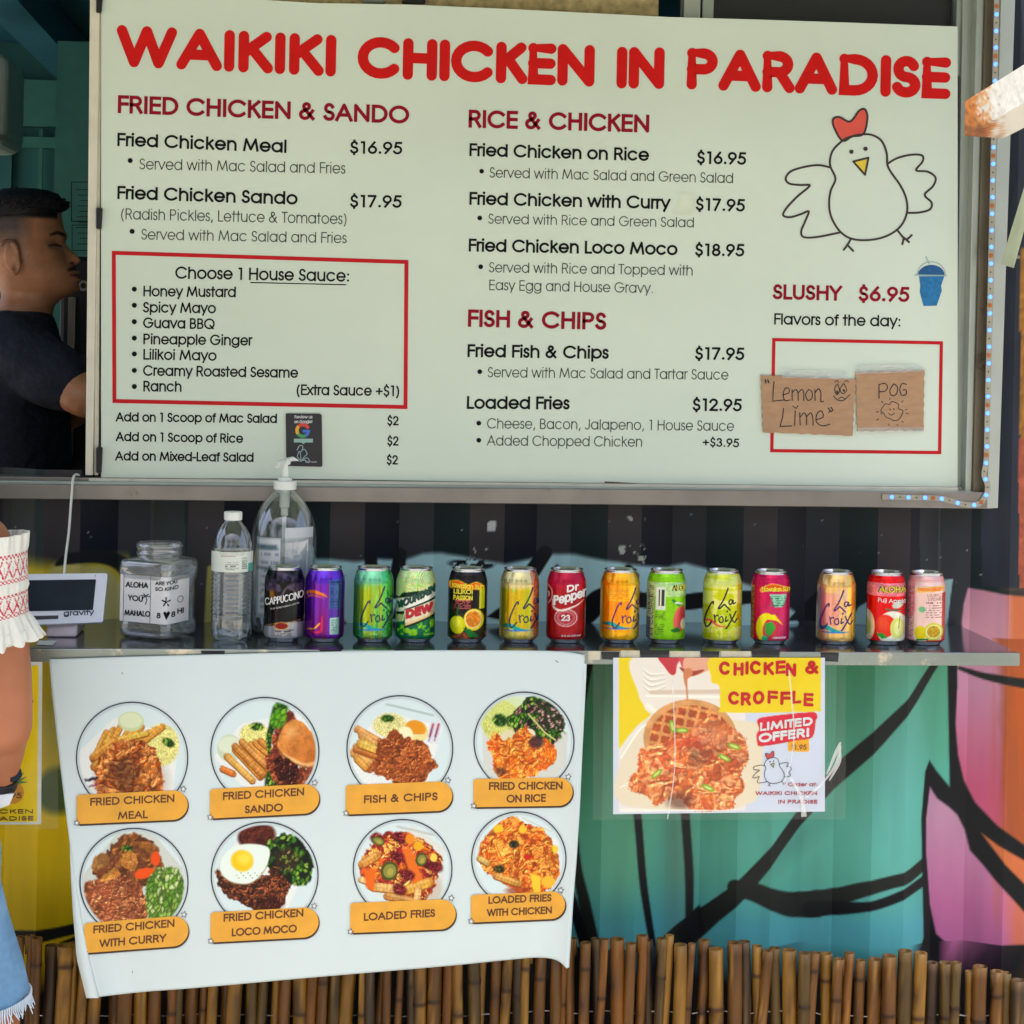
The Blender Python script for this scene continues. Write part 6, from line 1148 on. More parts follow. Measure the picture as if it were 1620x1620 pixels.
make_can(1218, 0, p_pnk, 'magenta juice can with a yellow and green fruit picture', 'gloss', True, prints=[(c_, I_ye, 'Hawaiian Sun', (-14, 90), (32, 91), 7.5, 140), (c_, I_wh, '11.5 FL OZ', (4, 11), (26, 11), 2.6, 120)])
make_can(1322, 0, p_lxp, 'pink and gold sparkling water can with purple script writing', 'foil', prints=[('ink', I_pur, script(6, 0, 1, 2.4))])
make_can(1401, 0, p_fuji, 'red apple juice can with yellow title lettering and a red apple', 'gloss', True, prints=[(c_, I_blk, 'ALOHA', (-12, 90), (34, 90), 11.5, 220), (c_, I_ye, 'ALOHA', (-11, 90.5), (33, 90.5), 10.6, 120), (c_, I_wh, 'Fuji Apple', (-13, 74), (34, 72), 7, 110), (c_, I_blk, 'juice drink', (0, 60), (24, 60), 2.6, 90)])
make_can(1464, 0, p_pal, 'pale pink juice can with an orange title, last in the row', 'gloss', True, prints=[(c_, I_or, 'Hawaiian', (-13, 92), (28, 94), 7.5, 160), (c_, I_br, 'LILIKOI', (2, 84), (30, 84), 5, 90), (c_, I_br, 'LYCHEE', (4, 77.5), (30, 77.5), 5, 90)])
# paper scraps by the orange can and behind the second can
sc = thing('paper_scrap', P(990, 910, -.13), 'crumpled white paper scrap poking up behind the orange can', 'paper'); mb = MB()
g_ = np.array([[P(968 + 8 * i, 909 - [0, 3, 5, 6, 4, -4][i] - 6 * j + 3 * ((i + j) % 2), -.14 - .004 * ((i * 2 + j) % 3)) for i in range(6)] for j in range(-3, 1)]); mb.grid(g_); obj('paper', mb, mat('crumpled_paper', (206, 208, 206), .6), sc)

# ================================================================ BOTTLES, JAR, PAYMENT SCREEN
M_pet = clearmat('clear_bottle_plastic', (.94, .97, .97), .22, .05, .03); M_wtr = mat('bottled_water', (236, 244, 246), .02, var=0, trans=1, ior=1.33)
M_cap = mat('white_plastic', (222, 228, 222), .35, var=.03); M_lbl = vcmat('paper_label', .4)
# water bottle
bc = P(365, 1000, -.185); bx, by = float(bc[0]), float(bc[1]); R = .0335
wb = thing('water_bottle', (bx, by, ZT), 'clear ribbed water bottle with white cap beside the cappuccino can', 'bottle')
prof = [(.020, .004), (.027, .001), (.0325, .008), (.0335, .02), (.0325, .035)]
z = .04
while z < .112: prof += [(.0325, z), (.0315, z + .0025), (.0335, z + .005)]; z += .0075
prof += [(.0335, .114), (.0335, .147), (.0325, .155), (.0285, .172), (.0215, .185), (.0145, .194), (.0128, .197), (.0128, .202)]
def petal(mb, prof, n=60, amp=.0018):
    a = np.linspace(0, 2 * np.pi, n, endpoint=False); rs = []
    for r, zz_ in prof:
        k = amp * max(0, 1 - zz_ / .034); rs.append(np.c_[bx + (r + k * np.cos(5 * a)) * np.cos(a), by + (r + k * np.cos(5 * a)) * np.sin(a), np.full(n, ZT + zz_)])
    mb.rings(rs, True, False); return mb
obj('bottle_shell', petal(MB(), prof), M_pet, wb, sm=True)
wp = [(r - .0008, zz_) for r, zz_ in prof if zz_ < .150]; mb = petal(MB(), [(0.0005, .0025)] + wp + [(.0325 - .001, .1505), (.0005, .1505)], 60, .0015); obj('water', mb, M_wtr, wb, sm=True)
mb = MB(); mb.lathe([(.0146, .197), (.0150, .1985), (.0150, .209), (.0142, .2105), (.001, .2108)], (bx, by, ZT), 40); obj('cap', mb, M_cap, wb, sm=False)
def wraplabel(cx, cy, R, z0, z1, a0, a1, name, parent, painter, mm=1000, nu=90, nv=30):
    th0 = can_angle(cx, cy); a = np.linspace(a0, a1, nu) * D2R; zs = np.linspace(z0, z1, nv); A, Z = np.meshgrid(a, zs)
    V = np.stack([cx + R * np.cos(th0 + A), cy + R * np.sin(th0 + A), ZT + Z], -1); p = Paint((R * np.sin(A)).ravel() * mm, Z.ravel() * mm, C3(214, 222, 212)); painter(p); mb = MB(); mb.grid(V, False); return obj(name, mb, M_lbl, parent, p.out(.95), True)
def pl_w(p):
    stripes(p, -22, 6, 137, 141, (150, 110, 90), 5); stripes(p, -12, 10, 118, 132, (90, 104, 100), 3); stripes(p, 16, 24, 118, 138, (90, 110, 100), 3.4); p.mix((p.X > 26) * (p.Y < 128) * 1., C3(80, 170, 150)); stripes(p, -22, 20, 142, 146, (170, 180, 170), 3)
wraplabel(bx, by, .0342, .114, .147, -88, 88, 'label', wb, pl_w)
# pump bottle
q = P(446, 1000, -.105); qx, qy = float(q[0]), float(q[1]); Rb = .056
pb = thing('pump_bottle', (qx, qy, ZT), 'large clear sanitizer bottle with white pump standing behind the cans', 'bottle')
prof = [(.001, .003), (.046, .001), (.0558, .008), (.0558, .150), (.0552, .166), (.0520, .185), (.0450, .204), (.0340, .221), (.0215, .234), (.0165, .238), (.0165, .246)]
mb = MB(); mb.lathe(prof, (qx, qy, ZT), 64, False); obj('bottle_shell', mb, M_pet, pb, sm=True)
mb = MB(); mb.lathe([(.019, .242), (.0195, .243), (.0195, .256), (.012, .2565), (.0118, .262), (.006, .2625), (.0055, .278), (.0045, .2782), (.0045, .284)], (qx, qy, ZT), 36); obj('pump_collar', mb, M_cap, pb, sm=False)
mb = MB(); mb.lathe([(.0085, .244), (.0085, .212), (.0062, .210), (.0062, .198), (.0036, .196), (.0036, .02)], (qx, qy, ZT), 20); obj('dip_tube', mb, mat('milky_tube', (206, 214, 206), .4, var=.02), pb)
mb = MB(); mb.lathe([(.008, .284), (.0088, .286), (.0088, .291), (.007, .2935), (.001, .294)], (qx, qy, ZT), 24); obj('pump_head', mb, M_cap, pb)
mb = MB(); mb.tube([(qx, qy, ZT + .289), (qx - .006, qy - .02, ZT + .290), (qx - .012, qy - .036, ZT + .288), (qx - .013, qy - .040, ZT + .283)], [.005, .0048, .0042, .004], 12); obj('spout', mb, M_cap, pb)
mb = MB(); mb.tube([(qx, qy, ZT + .291), (qx + .012, qy + .01, ZT + .293), (qx + .022, qy + .012, ZT + .290)], [.004, .004, .001], 10); obj('spout_tail', mb, M_cap, pb)
def pl_a(p): 
    p.c[:] = C3(206, 212, 216); e = (p.X < -41) | (p.X > -6) | (p.Y > 161) | (p.Y < 35); p.mix(e * .8, C3(130, 150, 160)); stripes(p, -38, -8, 40, 158, (120, 140, 160), 3.4, 3); p.mix((p.Y > 146) * (p.Y < 152) * (p.X < -12) * .7, C3(60, 90, 100)); p.mix((p.Y > 112) * (p.Y < 116) * .7, C3(70, 110, 120))
wraplabel(qx, qy, .0565, .03, .165, -52, -4, 'drug_facts_label', pb, pl_a)
def pl_b(p): p.c[:] = C3(196, 202, 208); p.line(smooth([(8, 140), (20, 128), (36, 132)]), 1, C3(220, 222, 226)); 
wraplabel(qx, qy, .0552, .04, .182, 2, 62, 'label_back', pb, pl_b)
# tip jar
jc = P(250, 990, -.155); jx, jy = float(jc[0]), float(jc[1])
jar = thing('tip_jar', (jx, jy, ZT), 'square clear plastic tip jar with handwritten white paper labels', 'jar')
def sq(r, z, rot, n=96, e=7):
    a = np.linspace(0, 2 * np.pi, n, endpoint=False); k = (np.abs(np.cos(a)) ** e + np.abs(np.sin(a)) ** e) ** (-1 / e); x = r * k * np.cos(a); y = r * k * np.sin(a); c, s_ = math.cos(rot), math.sin(rot)
    return np.c_[jx + x * c - y * s_, jy + x * s_ + y * c, np.full(n, ZT + z)]
rot = 60 * D2R; mb = MB(); rs = [sq(r, z, rot) for r, z in ((.040, .002), (.0475, .004), (.0495, .012), (.0495, .024), (.0470, .030), (.0470, .094), (.0500, .100), (.0510, .112), (.0505, .123), (.0480, .128), (.0380, .1305))]
rs += [sq(r, z, rot, e=2) for r, z in ((.0365, .132), (.0365, .136), (.0378, .137), (.0378, .139), (.0365, .140), (.0365, .147), (.0385, .148), (.0385, .152), (.0370, .153), (.0370, .155), (.0350, .155))]; mb.rings(rs, True, False)
M_jar = clearmat('jar_plastic', (.90, .92, .92), .30, .08, .10); obj('jar_shell', mb, M_jar, jar, sm=True)
mb = MB(); M_bill = mat('folded_bills', (150, 160, 140), .7, var=.3, scale=60)
for k in range(7):
    a = k * 1.3; cxx, cyy = jx + .016 * math.cos(a), jy + .016 * math.sin(a); zz_ = ZT + .004 + .0032 * k; c, s_ = math.cos(a * 2.1), math.sin(a * 2.1)
    qd = [(cxx + (u_ * c - v_ * s_), cyy + (u_ * s_ + v_ * c), zz_ + .002 * ((u_ > 0) ^ (v_ > 0)) + .004 * (u_ > 0)) for u_, v_ in ((-.025, -.015), (.025, -.015), (.025, .015), (-.025, .015))]
    mb = MB(); mb.add(qd + [(x, y, z + .0009) for x, y, z in qd], [(0, 3, 2, 1), (4, 5, 6, 7), (0, 1, 5, 4), (1, 2, 6, 5), (2, 3, 7, 6), (3, 0, 4, 7)]); obj('folded_bill', mb, M_bill, jar)
# paper label on the two faces that show: left face then right face
def face(u, z):
    """u 0..1 left face, 1..2 right face; just outside the jar wall"""
    u = np.asarray(u, float); z = np.asarray(z, float); h = .0488
    cs = np.array([[-1, 1.0], [-1, -1.0], [1, -1.0]]) * h; pts = np.where(u[..., None] < 1, cs[0] + (cs[1] - cs[0]) * u[..., None], cs[1] + (cs[2] - cs[1]) * (u[..., None] - 1))
    k = np.clip(1 - np.abs(u - 1) / .08, 0, 1); pts = pts * (1 - .03 * k[..., None]); c, s_ = math.cos(rot), math.sin(rot)
    return np.stack([jx + pts[..., 0] * c - pts[..., 1] * s_, jy + pts[..., 0] * s_ + pts[..., 1] * c, ZT + z], -1)
u0, u1 = 0.30, 1.95
U, Z = np.meshgrid(np.linspace(.95, 1.9, 40), np.linspace(.030, .104, 12)); 
jmap = lambda x, y, l=0.0: face(np.interp(x, [193, 262, 297], [.05, 1.0, 1.75]), (983.5 - np.asarray(y)) * 1.055e-3 + .0285) + np.array([0, -.0006, 0]) - np.asarray(l) * np.array([math.cos(rot) - math.sin(rot), math.cos(rot) + math.sin(rot), 0])
mb = MB(); X, Y = np.meshgrid(np.linspace(194, 293, 30), np.linspace(911, 984, 10)); mb.grid(jmap(X, Y + (X - 245) * .00), True); obj('paper_label', mb, mat('label_paper', (222, 224, 226), .6, var=.03), jar)
M_pen = mat('pen_ink', (14, 14, 20), .5, spec=.2)
for s, a, b, c in (('ALOHA', (202, 931), (234, 930), 9), ('YOU', (206, 951), (227, 952), 9), ('MAHALO', (201, 975), (238, 974), 9), ('ARE YOU', (245, 924), (276, 922), 6), ('SO KIND', (245, 933), (278, 931), 6), ('8', (248, 975), (253, 975), 9), ('8', (269, 974), (274, 974), 9), ('HI', (277, 971), (286, 971), 9)):
    text(s, a, b, c, 135, jmap, M_pen, jar, 'round', lift=.0006)
mb = MB()
for s in ([(194, 935), (293, 936)], [(194, 957), (293, 958)], [(199, 911), (199, 984)], [(238, 911), (238, 984)]): ribbon(mb, s, .6, jmap, lift=.0005)
obj('ruled_lines', mb, M_pen, jar)
mb = MB(); ribbon(mb, smooth([(231, 955), (233, 948), (231, 942)], 3), 1.2, jmap, 'round', .0006)
for k in range(5): ribbon(mb, [(231, 942), (231 + 7 * math.cos(k * 1.1 - .2), 942 - 4 * math.sin(k * 1.1 - .2))], 1.3, jmap, 'round', .0006)
for k in range(5): ribbon(mb, [(261, 949), (261 + 6 * math.cos(k * 1.257 + .3), 949 - 7 * math.sin(k * 1.257 + .3))], 2.0, jmap, 'round', .0006)
ribbon(mb, [(281 + 4 * math.cos(t), 948 - 5 * math.sin(t)) for t in np.linspace(0, 6.28, 12)], .8, jmap, 'round', .0006); fill(mb, [(257, 966), (260, 963), (262, 966), (265, 963), (267, 967), (262, 977)], jmap, .0006); obj('doodles', mb, M_pen, jar)
# payment screen
ps = thing('payment_screen', P(110, 1000, -.17), 'white payment tablet on a low stand with a dark screen beside the tip jar', 'tablet')
def tq(x, y, d=0.0): return P(x, y, np.interp(y, [905, 990], [-.150, -.185]) - d)
M_tab = mat('tablet_white', (214, 222, 236), .3, var=.02); M_scr = mat('tablet_screen', (8, 30, 42), .3, var=.3, scale=20, spec=.15)
q = np.array([(34, 911), (38, 908), (166, 906.5), (170.5, 908), (163, 982), (160, 984.5), (50, 989), (46, 986)], float); F = tq(q[:, 0], q[:, 1]); Bk = F + np.array([0, .014, -.004]); n = len(q)
mb = MB(); mb.add(np.r_[F, Bk], [tuple(range(n)), tuple(reversed(range(n, 2 * n)))] + [(i, i + n, (i + 1) % n + n, (i + 1) % n) for i in range(n)]); bevel(obj('tablet_body', mb, M_tab, ps), .001)
tm = lambda x, y, l=0.0: np.stack([tq(a, b, c) for a, b, c in zip(np.atleast_1d(x), np.atleast_1d(y), np.broadcast_to(l, np.shape(np.atleast_1d(x))))])
mb = MB(); fill(mb, [(40, 918), (152, 916.5), (147, 965), (46, 967)], tm, .0008); obj('display', mb, M_scr, ps); mb = MB(); fill(mb, [(50, 974.5), (92.5, 973.5), (92, 979), (51, 980.5)], tm, .0008); obj('card_slot', mb, M_blk if 'M_blk' in globals() else mat('slot_black', (16, 22, 40), .3), ps)
text('gravity', (101, 974.5), (148, 972.5), 8.6, 150, tm, I_navy, ps, lift=.001); mb = MB(); disc(mb, (151, 911), .9, tm, .001); obj('camera_dot', mb, I_blk, ps)
mb = MB(); a = P(70, 1008, -.2); b = P(119, 1008, -.2); mb.hexa([(a[0], -.180, ZT + .0005), (b[0], -.180, ZT + .0005), (b[0] + .004, -.09, ZT + .0005), (a[0], -.09, ZT + .0005), (a[0] + .001, -.166, ZT + .040), (b[0] + .002, -.166, ZT + .040), (b[0] + .004, -.100, ZT + .06), (a[0], -.100, ZT + .06)]); bevel(obj('stand', mb, mat('stand_grey', (186, 176, 184), .35, .2), ps), .004, 3)
cb = [P(101, 915, -.148), P(104, 880, -.13), P(109, 840, -.10), P(112, 800, -.075), P(114, 775, -.065), P(115, 760, -.058), P(118, 752, -.045), P(123, 751, -.02), P(128, 756, .05), P(130, 770, .1)]
mb = MB(); mb.tube(smooth([list(v) for v in cb], 8), .0022, 12); tag(obj('power_cable', mb, mat('white_cable', (214, 216, 208), .4), None, sm=True), 'white cable rising from the payment tablet over the window sill', 'cable')
mb = MB(); mb.add([P(55, 1019, -.24), P(60, 1014, -.25), P(90, 1013, -.25), P(82, 1024, -.27)], [(0, 1, 2, 3)])
v = [(float(P(58, 1022, -.26)[0]), -.262, ZT + .0009), (float(P(84, 1022, -.26)[0]), -.268, ZT + .0009), (float(P(90, 1014, -.22)[0]), -.225, ZT + .0009), (float(P(62, 1014, -.22)[0]), -.222, ZT + .0009)]
mb = MB(); mb.add(v + [(x, y, z + .0008) for x, y, z in v], [(0, 3, 2, 1), (4, 5, 6, 7), (0, 1, 5, 4), (1, 2, 6, 5), (2, 3, 7, 6), (3, 0, 4, 7)]); tag(obj('receipt_slip', mb, mat('slip_paper', (206, 208, 206), .6), None), 'small white paper slip lying on the counter by the tablet stand', 'paper slip')
# ================================================================ PEOPLE
def remesh(mb, voxel, smooth_n=3, factor=.5):
    """fuse overlapping closed shapes into one continuous skin"""
    me = bpy.data.meshes.new('tmp'); me.from_pydata(mb.v, [], mb.f); o = bpy.data.objects.new('tmp', me); COL.objects.link(o)
    m = o.modifiers.new('r', 'REMESH'); m.mode = 'VOXEL'; m.voxel_size = voxel
    s = o.modifiers.new('s', 'SMOOTH'); s.factor = factor; s.iterations = smooth_n
    dg = bpy.context.evaluated_depsgraph_get(); ev = o.evaluated_get(dg); m2 = ev.to_mesh()
    v = np.empty(len(m2.vertices) * 3, np.float32); m2.vertices.foreach_get('co', v); f = [tuple(p.vertices) for p in m2.polygons]
    ev.to_mesh_clear(); bpy.data.objects.remove(o); bpy.data.meshes.remove(me)
    return v.reshape(-1, 3).astype(float), f
def blob(mb, c, r, n=18):
    """ellipsoid; r is one radius or three"""
    r = np.array([r] * 3 if np.isscalar(r) else r, float); t = np.linspace(-np.pi / 2 + .05, np.pi / 2 - .05, n); a = np.linspace(0, 2 * np.pi, 24, endpoint=False)
    mb.rings([np.c_[c[0] + r[0] * math.cos(k) * np.cos(a), c[1] + r[1] * math.cos(k) * np.sin(a), np.full(24, c[2] + r[2] * math.sin(k))] for k in t]); return mb
def limb(mb, pts, rad, n=20):
    q = smooth([list(p) + [r] for p, r in zip(pts, rad)], 6); mb.tube(q[:, :3], q[:, 3], n)
    blob(mb, q[0][:3], q[0][3] * .98); blob(mb, q[-1][:3], q[-1][3] * .98); return mb
def loft(mb, rows, n=40, e=2.3):
    """rows: (x, y, z, half width x, half width y)"""
    q = smooth([list(r) for r in rows], 5); a = np.linspace(0, 2 * np.pi, n, endpoint=False); k = (np.abs(np.cos(a)) ** e + np.abs(np.sin(a)) ** e) ** (-1 / e)
    mb.rings([np.c_[r[0] + r[3] * k * np.cos(a), r[1] + r[4] * k * np.sin(a), np.full(n, r[2])] for r in q]); return mb
def hand_(mb, wrist, d, up, side, curl=.5, s=1.0):
    """palm, four unequal curled fingers and a thumb; d along the hand, up is the back of the hand, side is towards the thumb"""
    w, d, up, side = [np.asarray(k, float) for k in (wrist, d, up, side)]
    limb(mb, [w, w + d * .045 * s, w + d * .085 * s], [.021 * s, .025 * s, .022 * s], 14); limb(mb, [w + side * .018 * s + d * .03 * s, w + side * .022 * s + d * .08 * s], [.017 * s, .014 * s], 12); limb(mb, [w - side * .018 * s + d * .03 * s, w - side * .024 * s + d * .076 * s], [.016 * s, .013 * s], 12)
    for k, (o, L) in enumerate(((.026, .068), (.009, .076), (-.008, .071), (-.025, .056))):
        p = w + side * o * s + d * .085 * s; pts = [p]; a = 0
        for f in (.42, .32, .26): a += curl * (.9 + .1 * k); p = p + (d * math.cos(a) - up * math.sin(a)) * L * f * s; pts.append(p)
        limb(mb, pts, [.0092 * s, .0086 * s, .0080 * s, .0068 * s], 10)
    p = w + side * .024 * s + d * .022 * s; p1 = p + (side * .7 + d * .55 - up * .3) * .035 * s; p2 = p1 + (side * .2 + d * .9 - up * .4) * .03 * s; limb(mb, [p, p1, p2], [.012 * s, .0105 * s, .008 * s], 10)
M_skin = vcmat('skin', .42, 0, .35, 420, .0008, .45)
# ---------------- the man behind the window, in profile
YV = .62; V_ = lambda x, y, d=0.0: P(x, y, YV + d)
SV = float(np.linalg.norm(V_(101, 400) - V_(100, 400)))
man = thing('person', V_(30, 1300), 'man with short faded black hair and dark t-shirt, in profile inside the kiosk', 'person')
man.location = (float(V_(30, 700)[0]), YV, .12)
tab = [(301.5, 52, 28, .018), (303.5, 74, 10, .036), (308, 86, -4, .050), (316, 92, -15, .062), (330, 96, -23, .071), (350, 99, -27, .076), (366, 102, -27, .077), (380, 102, -26, .075), (392, 104, -25, .073), (405, 107, -22, .072), (415, 112, -18, .070),
       (424, 119, -14, .067), (434, 122, -10, .063), (446, 123, -6, .058), (456, 121, -1, .052), (464, 112, 2, .047), (471, 96, 2, .048), (482, 86, -2, .054), (500, 82, -10, .058), (520, 82, -18, .062)]
ys = np.array([t[0] for t in tab]); yy = np.concatenate([np.linspace(301.5, 330, 16)[:-1], np.linspace(330, 475, 60)[:-1], np.linspace(475, 520, 8)]); n = 96; a = np.linspace(0, 2 * np.pi, n, endpoint=False); rs = []
nose = lambda y: np.interp(y, [380, 386, 396, 403, 408, 412, 416, 421], [0, 2, 11, 18, 20, 17, 9, 0]); 
for y in yy:
    xf, xb, hw = [float(np.interp(y, ys, [t[k] for t in tab])) for k in (1, 2, 3)]
    xc, A = (xf + xb) / 2, (xf - xb) / 2; e = 2.15; k = (np.abs(np.cos(a)) ** e + np.abs(np.sin(a)) ** e) ** (-1 / e); cx = xc + A * k * np.cos(a); ly = hw * k * np.sin(a)
    ly = ly * (1 - .26 * np.clip((cx - xc - 10) / A, 0, 1) ** 1.5); front = np.clip(np.cos(a), 0, 1) ** .5 * (np.cos(a) > 0)
    add = nose(y) * np.exp(-(ly / .011) ** 2) + 5 * math.exp(-((y - 371) / 6) ** 2) * np.exp(-(ly / .035) ** 2) + (8 * math.exp(-((y - 427) / 4) ** 2) + 9 * math.exp(-((y - 438.5) / 4) ** 2) - 3 * math.exp(-((y - 432.5) / 1.6) ** 2) + 6 * math.exp(-((y - 456) / 7) ** 2)) * np.exp(-(ly / .024) ** 2)
    add -= 7 * math.exp(-((y - 384) / 6) ** 2) * np.exp(-((np.abs(ly) - .031) / .014) ** 2); cx = cx + add * front
    ly = ly + np.sign(ly) * .006 * np.exp(-((y - 398) / 9) ** 2) * np.exp(-((cx - 86) / 14) ** 2) - np.sign(ly) * .006 * np.exp(-((y - 384) / 6) ** 2) * np.exp(-((cx - 90) / 9) ** 2)
    pt = V_(0, y); rs.append(np.c_[pt[0] + cx * SV, YV + ly, np.full(n, pt[2]) + cx * SV * 0])
mb = MB(); mb.rings(rs)
for sgn in (-1, 1):                                      # ears: helix, lobe and bowl
    Ye = YV + sgn * .078
    loop = [(13, 392), (14, 386), (22, 383), (31, 386), (36, 396), (38, 410), (39, 424), (35, 434), (30, 433), (27, 426)]
    pts = [np.array([V_(x, y)[0], Ye + sgn * (.010 - .008 * (x - 10) / 30), V_(x, y)[2]]) for x, y in smooth(loop, 4)]; mb.tube(pts, .0042, 10); blob(mb, (V_(27, 408)[0], YV + sgn * .074, V_(27, 408)[2]), (.016, .007, .028)); blob(mb, (V_(34, 410)[0], YV + sgn * .079, V_(34, 410)[2]), (.006, .006, .010))
loft(mb, [(V_(30, y)[0] + (x - 30) * SV, YV, float(V_(30, y)[2]), hx * SV, hy) for y, x, hx, hy in ((498, 32, 50, .058), (516, 28, 58, .08), (535, 16, 72, .14), (560, 10, 84, .175), (620, 8, 92, .185), (760, 8, 92, .175), (860, 6, 86, .155), (1000, 4, 96, .17), (1100, 4, 90, .17))])
sh = V_(18, 556, -.150); el = V_(150, 628, -.235); hd = V_(255, 560, -.12)
limb(mb, [sh, (sh + el) / 2, el, (el + hd) / 2, hd], [.060, .050, .043, .042, .028]); hand_(mb, hd, np.array([.9, .35, .25]), np.array([0, 0, 1.]), np.array([.3, .95, 0]), .35)
s2 = V_(18, 556, .15); limb(mb, [s2, V_(90, 650, .2), V_(190, 600, .12)], [.056, .045, .030]); hand_(mb, V_(190, 600, .12), np.array([.95, -.2, .2]), np.array([0, 0, 1.]), np.array([.2, -.95, 0]), .4)
for sg in (-1, 1): zb = .12; limb(mb, [V_(6, 1080, sg * .09), np.array([V_(10, 1300)[0], YV + sg * .09, .62]), np.array([V_(6, 1300)[0], YV + sg * .09, .22])], [.085, .062, .045]); limb(mb, [np.array([V_(6, 1300)[0], YV + sg * .09, .17]), np.array([V_(6, 1300)[0] + .15, YV + sg * .10, .155])], [.045, .032])
v, f = remesh(mb, .0032, 2); px = W2P(v)[0]; X0 = (v[:, 0] - V_(0, 400)[0]) / SV; Yp = np.interp(-v[:, 2], [-float(V_(0, 300)[2]), -float(V_(0, 1300)[2])], [300, 1300]); ly = np.abs(v[:, 1] - YV)
p = Paint(X0, Yp, C3(196, 136, 98)); n1 = fbm(X0 / 12, Yp / 12, 3); n2 = fbm(X0 / 1.6, Yp / 1.6, 4); p.c *= (.86 + .18 * n1[:, None] + .10 * n2[:, None]); p.mix(np.clip(fbm(X0 / 24, Yp / 24, 9) * 2 - .9, 0, 1) * .3, C3(150, 82, 62))
head = Yp < 475
p.mix(head * np.clip((62 - X0) / 30, 0, 1) * np.clip((402 - Yp) / 40, 0, 1) * (X0 < 60) * (.75 + .25 * n2), C3(54, 42, 40)); p.mix(head * np.clip((346 - Yp + 3 * n2) / 6, 0, 1) * (X0 < 92), C3(18, 16, 22))
side = head & (ly > .012); p.mix(side * np.clip(p.mline(smooth([(84, 371), (94, 367), (104, 371)]), [3, 5, 4], 2), 0, 1), C3(24, 18, 20)); p.mix(side * p.mline(smooth([(82, 388), (90, 386), (98, 388)]), [2, 3.4, 2.4], 2), C3(30, 20, 22)); p.mix(side * p.mline([(82, 391), (96, 393)], 3, 3) * .4, C3(120, 74, 56))
p.mix(head * p.mline(smooth([(112, 425), (120, 421), (131, 421)]), [4, 8, 9], 3) * .95, C3(26, 18, 20)); p.mix(head * p.mline(smooth([(116, 433), (124, 434), (136, 437)]), [3, 7, 9], 2) * .8, C3(140, 70, 66)); p.mix(head * p.mline([(114, 433), (136, 432)], 1.4, 1) * .8, C3(50, 24, 26)); p.mix(head * p.mell(122, 458, 12, 7, 0, 8) * .5 * n2, C3(50, 36, 36)); p.mix(head * p.mell(115, 414, 3.4, 2, 0, 2) * (ly > .004), C3(60, 30, 26)); p.mix(head * p.mell(52, 404, 1.2, 1.2) , C3(80, 50, 40))
mesh_obj('body', v, f, M_skin, man, p.out(.85), True)
def shell(name, mb, voxel, m, parent, amp=.0, fr=12, seed=1, colf=None):
    v, f = remesh(mb, voxel, 3); d = fbm(v[:, 0] * fr + v[:, 1] * fr * .7, v[:, 2] * fr * .6, seed) - .5; c = v.mean(0); nrm = v - [c[0], c[1], 0]; nrm[:, 2] = 0; nrm /= np.linalg.norm(nrm, axis=1)[:, None] + 1e-6
    v = v + nrm * d[:, None] * amp; return mesh_obj(name, v, f, m, parent, colf(v) if colf else None, True)
mb = MB(); loft(mb, [(V_(30, y)[0] + (x - 30) * SV, YV, float(V_(30, y)[2]), hx * SV, hy) for y, x, hx, hy in ((492, 20, 58, .064), (508, 22, 66, .10), (528, 14, 80, .155), (555, 8, 92, .190), (620, 6, 100, .200), (700, 6, 106, .195), (800, 6, 110, .185), (960, 4, 112, .185))])
limb(mb, [sh + [-.01, .01, .01], (sh + el) / 2 + [-.012, 0, .004], (sh * .36 + el * .64)], [.072, .066, .062]); limb(mb, [s2, V_(70, 620, .18)], [.066, .060])
M_tee = mat('dark_tshirt', (27, 32, 48), .85, var=.2, scale=120, bump=.9, bscale=9, bdist=.05); shell('t_shirt', mb, .006, M_tee, man, .018, 9, 5)
mb = MB(); rs = []                                          # hair: tousled top, short at the sides
for y, xf, xb, hw in ((299, 50, 24, .02), (301, 76, 4, .042), (306, 92, -8, .058), (315, 97, -18, .068), (326, 98, -26, .0755), (334, 98, -28, .0770), (341, 90, -28.5, .0775), (346, 60, -28, .0768)):
    xc, A = (xf + xb) / 2, (xf - xb) / 2; k = (np.abs(np.cos(a)) ** 2.2 + np.abs(np.sin(a)) ** 2.2) ** (-1 / 2.2); jit = 1 + .07 * (fbm(a * 5, np.full(n, y / 4.), 3) - .5) * 2
    rs.append(np.c_[V_(0, y)[0] + (xc + A * k * np.cos(a) * jit) * SV, YV + hw * k * np.sin(a) * jit, np.full(n, V_(0, y)[2]) + .004 * fbm(a * 9, a * 0 + y, 2)])
mb.rings(list(reversed(rs))); 
rh = random.Random(4)
for k in range(900):                                       # short tousled tufts
    t = rh.uniform(0, 2 * math.pi); u_ = rh.random() ** .6; y0 = 302 + 30 * u_; A = 14 + 48 * min(1, u_ * 1.5); hw = .02 + .056 * min(1, u_ * 1.4); xx = 38 + A * math.cos(t) + 2 * u_; b = np.array([V_(xx, y0)[0], YV + hw * math.sin(t), V_(xx, y0)[2]])
    dr = np.array([.5 + .5 * math.cos(t), .6 * math.sin(t), .55 + .5 * (1 - u_)]) + [rh.uniform(-.5, .5), rh.uniform(-.4, .4), rh.uniform(-.2, .3)]; dr /= np.linalg.norm(dr); L = rh.uniform(.006, .014); mb.tube([b - dr * .003, b + dr * L * .6, b + dr * L + [.002, 0, -.002]], [.0028, .0020, .0004], 5)
obj('hair', mb, mat('black_hair', (14, 13, 20), .5, var=.4, scale=300, bump=.8, bscale=400, bdist=.003), man, sm=True)
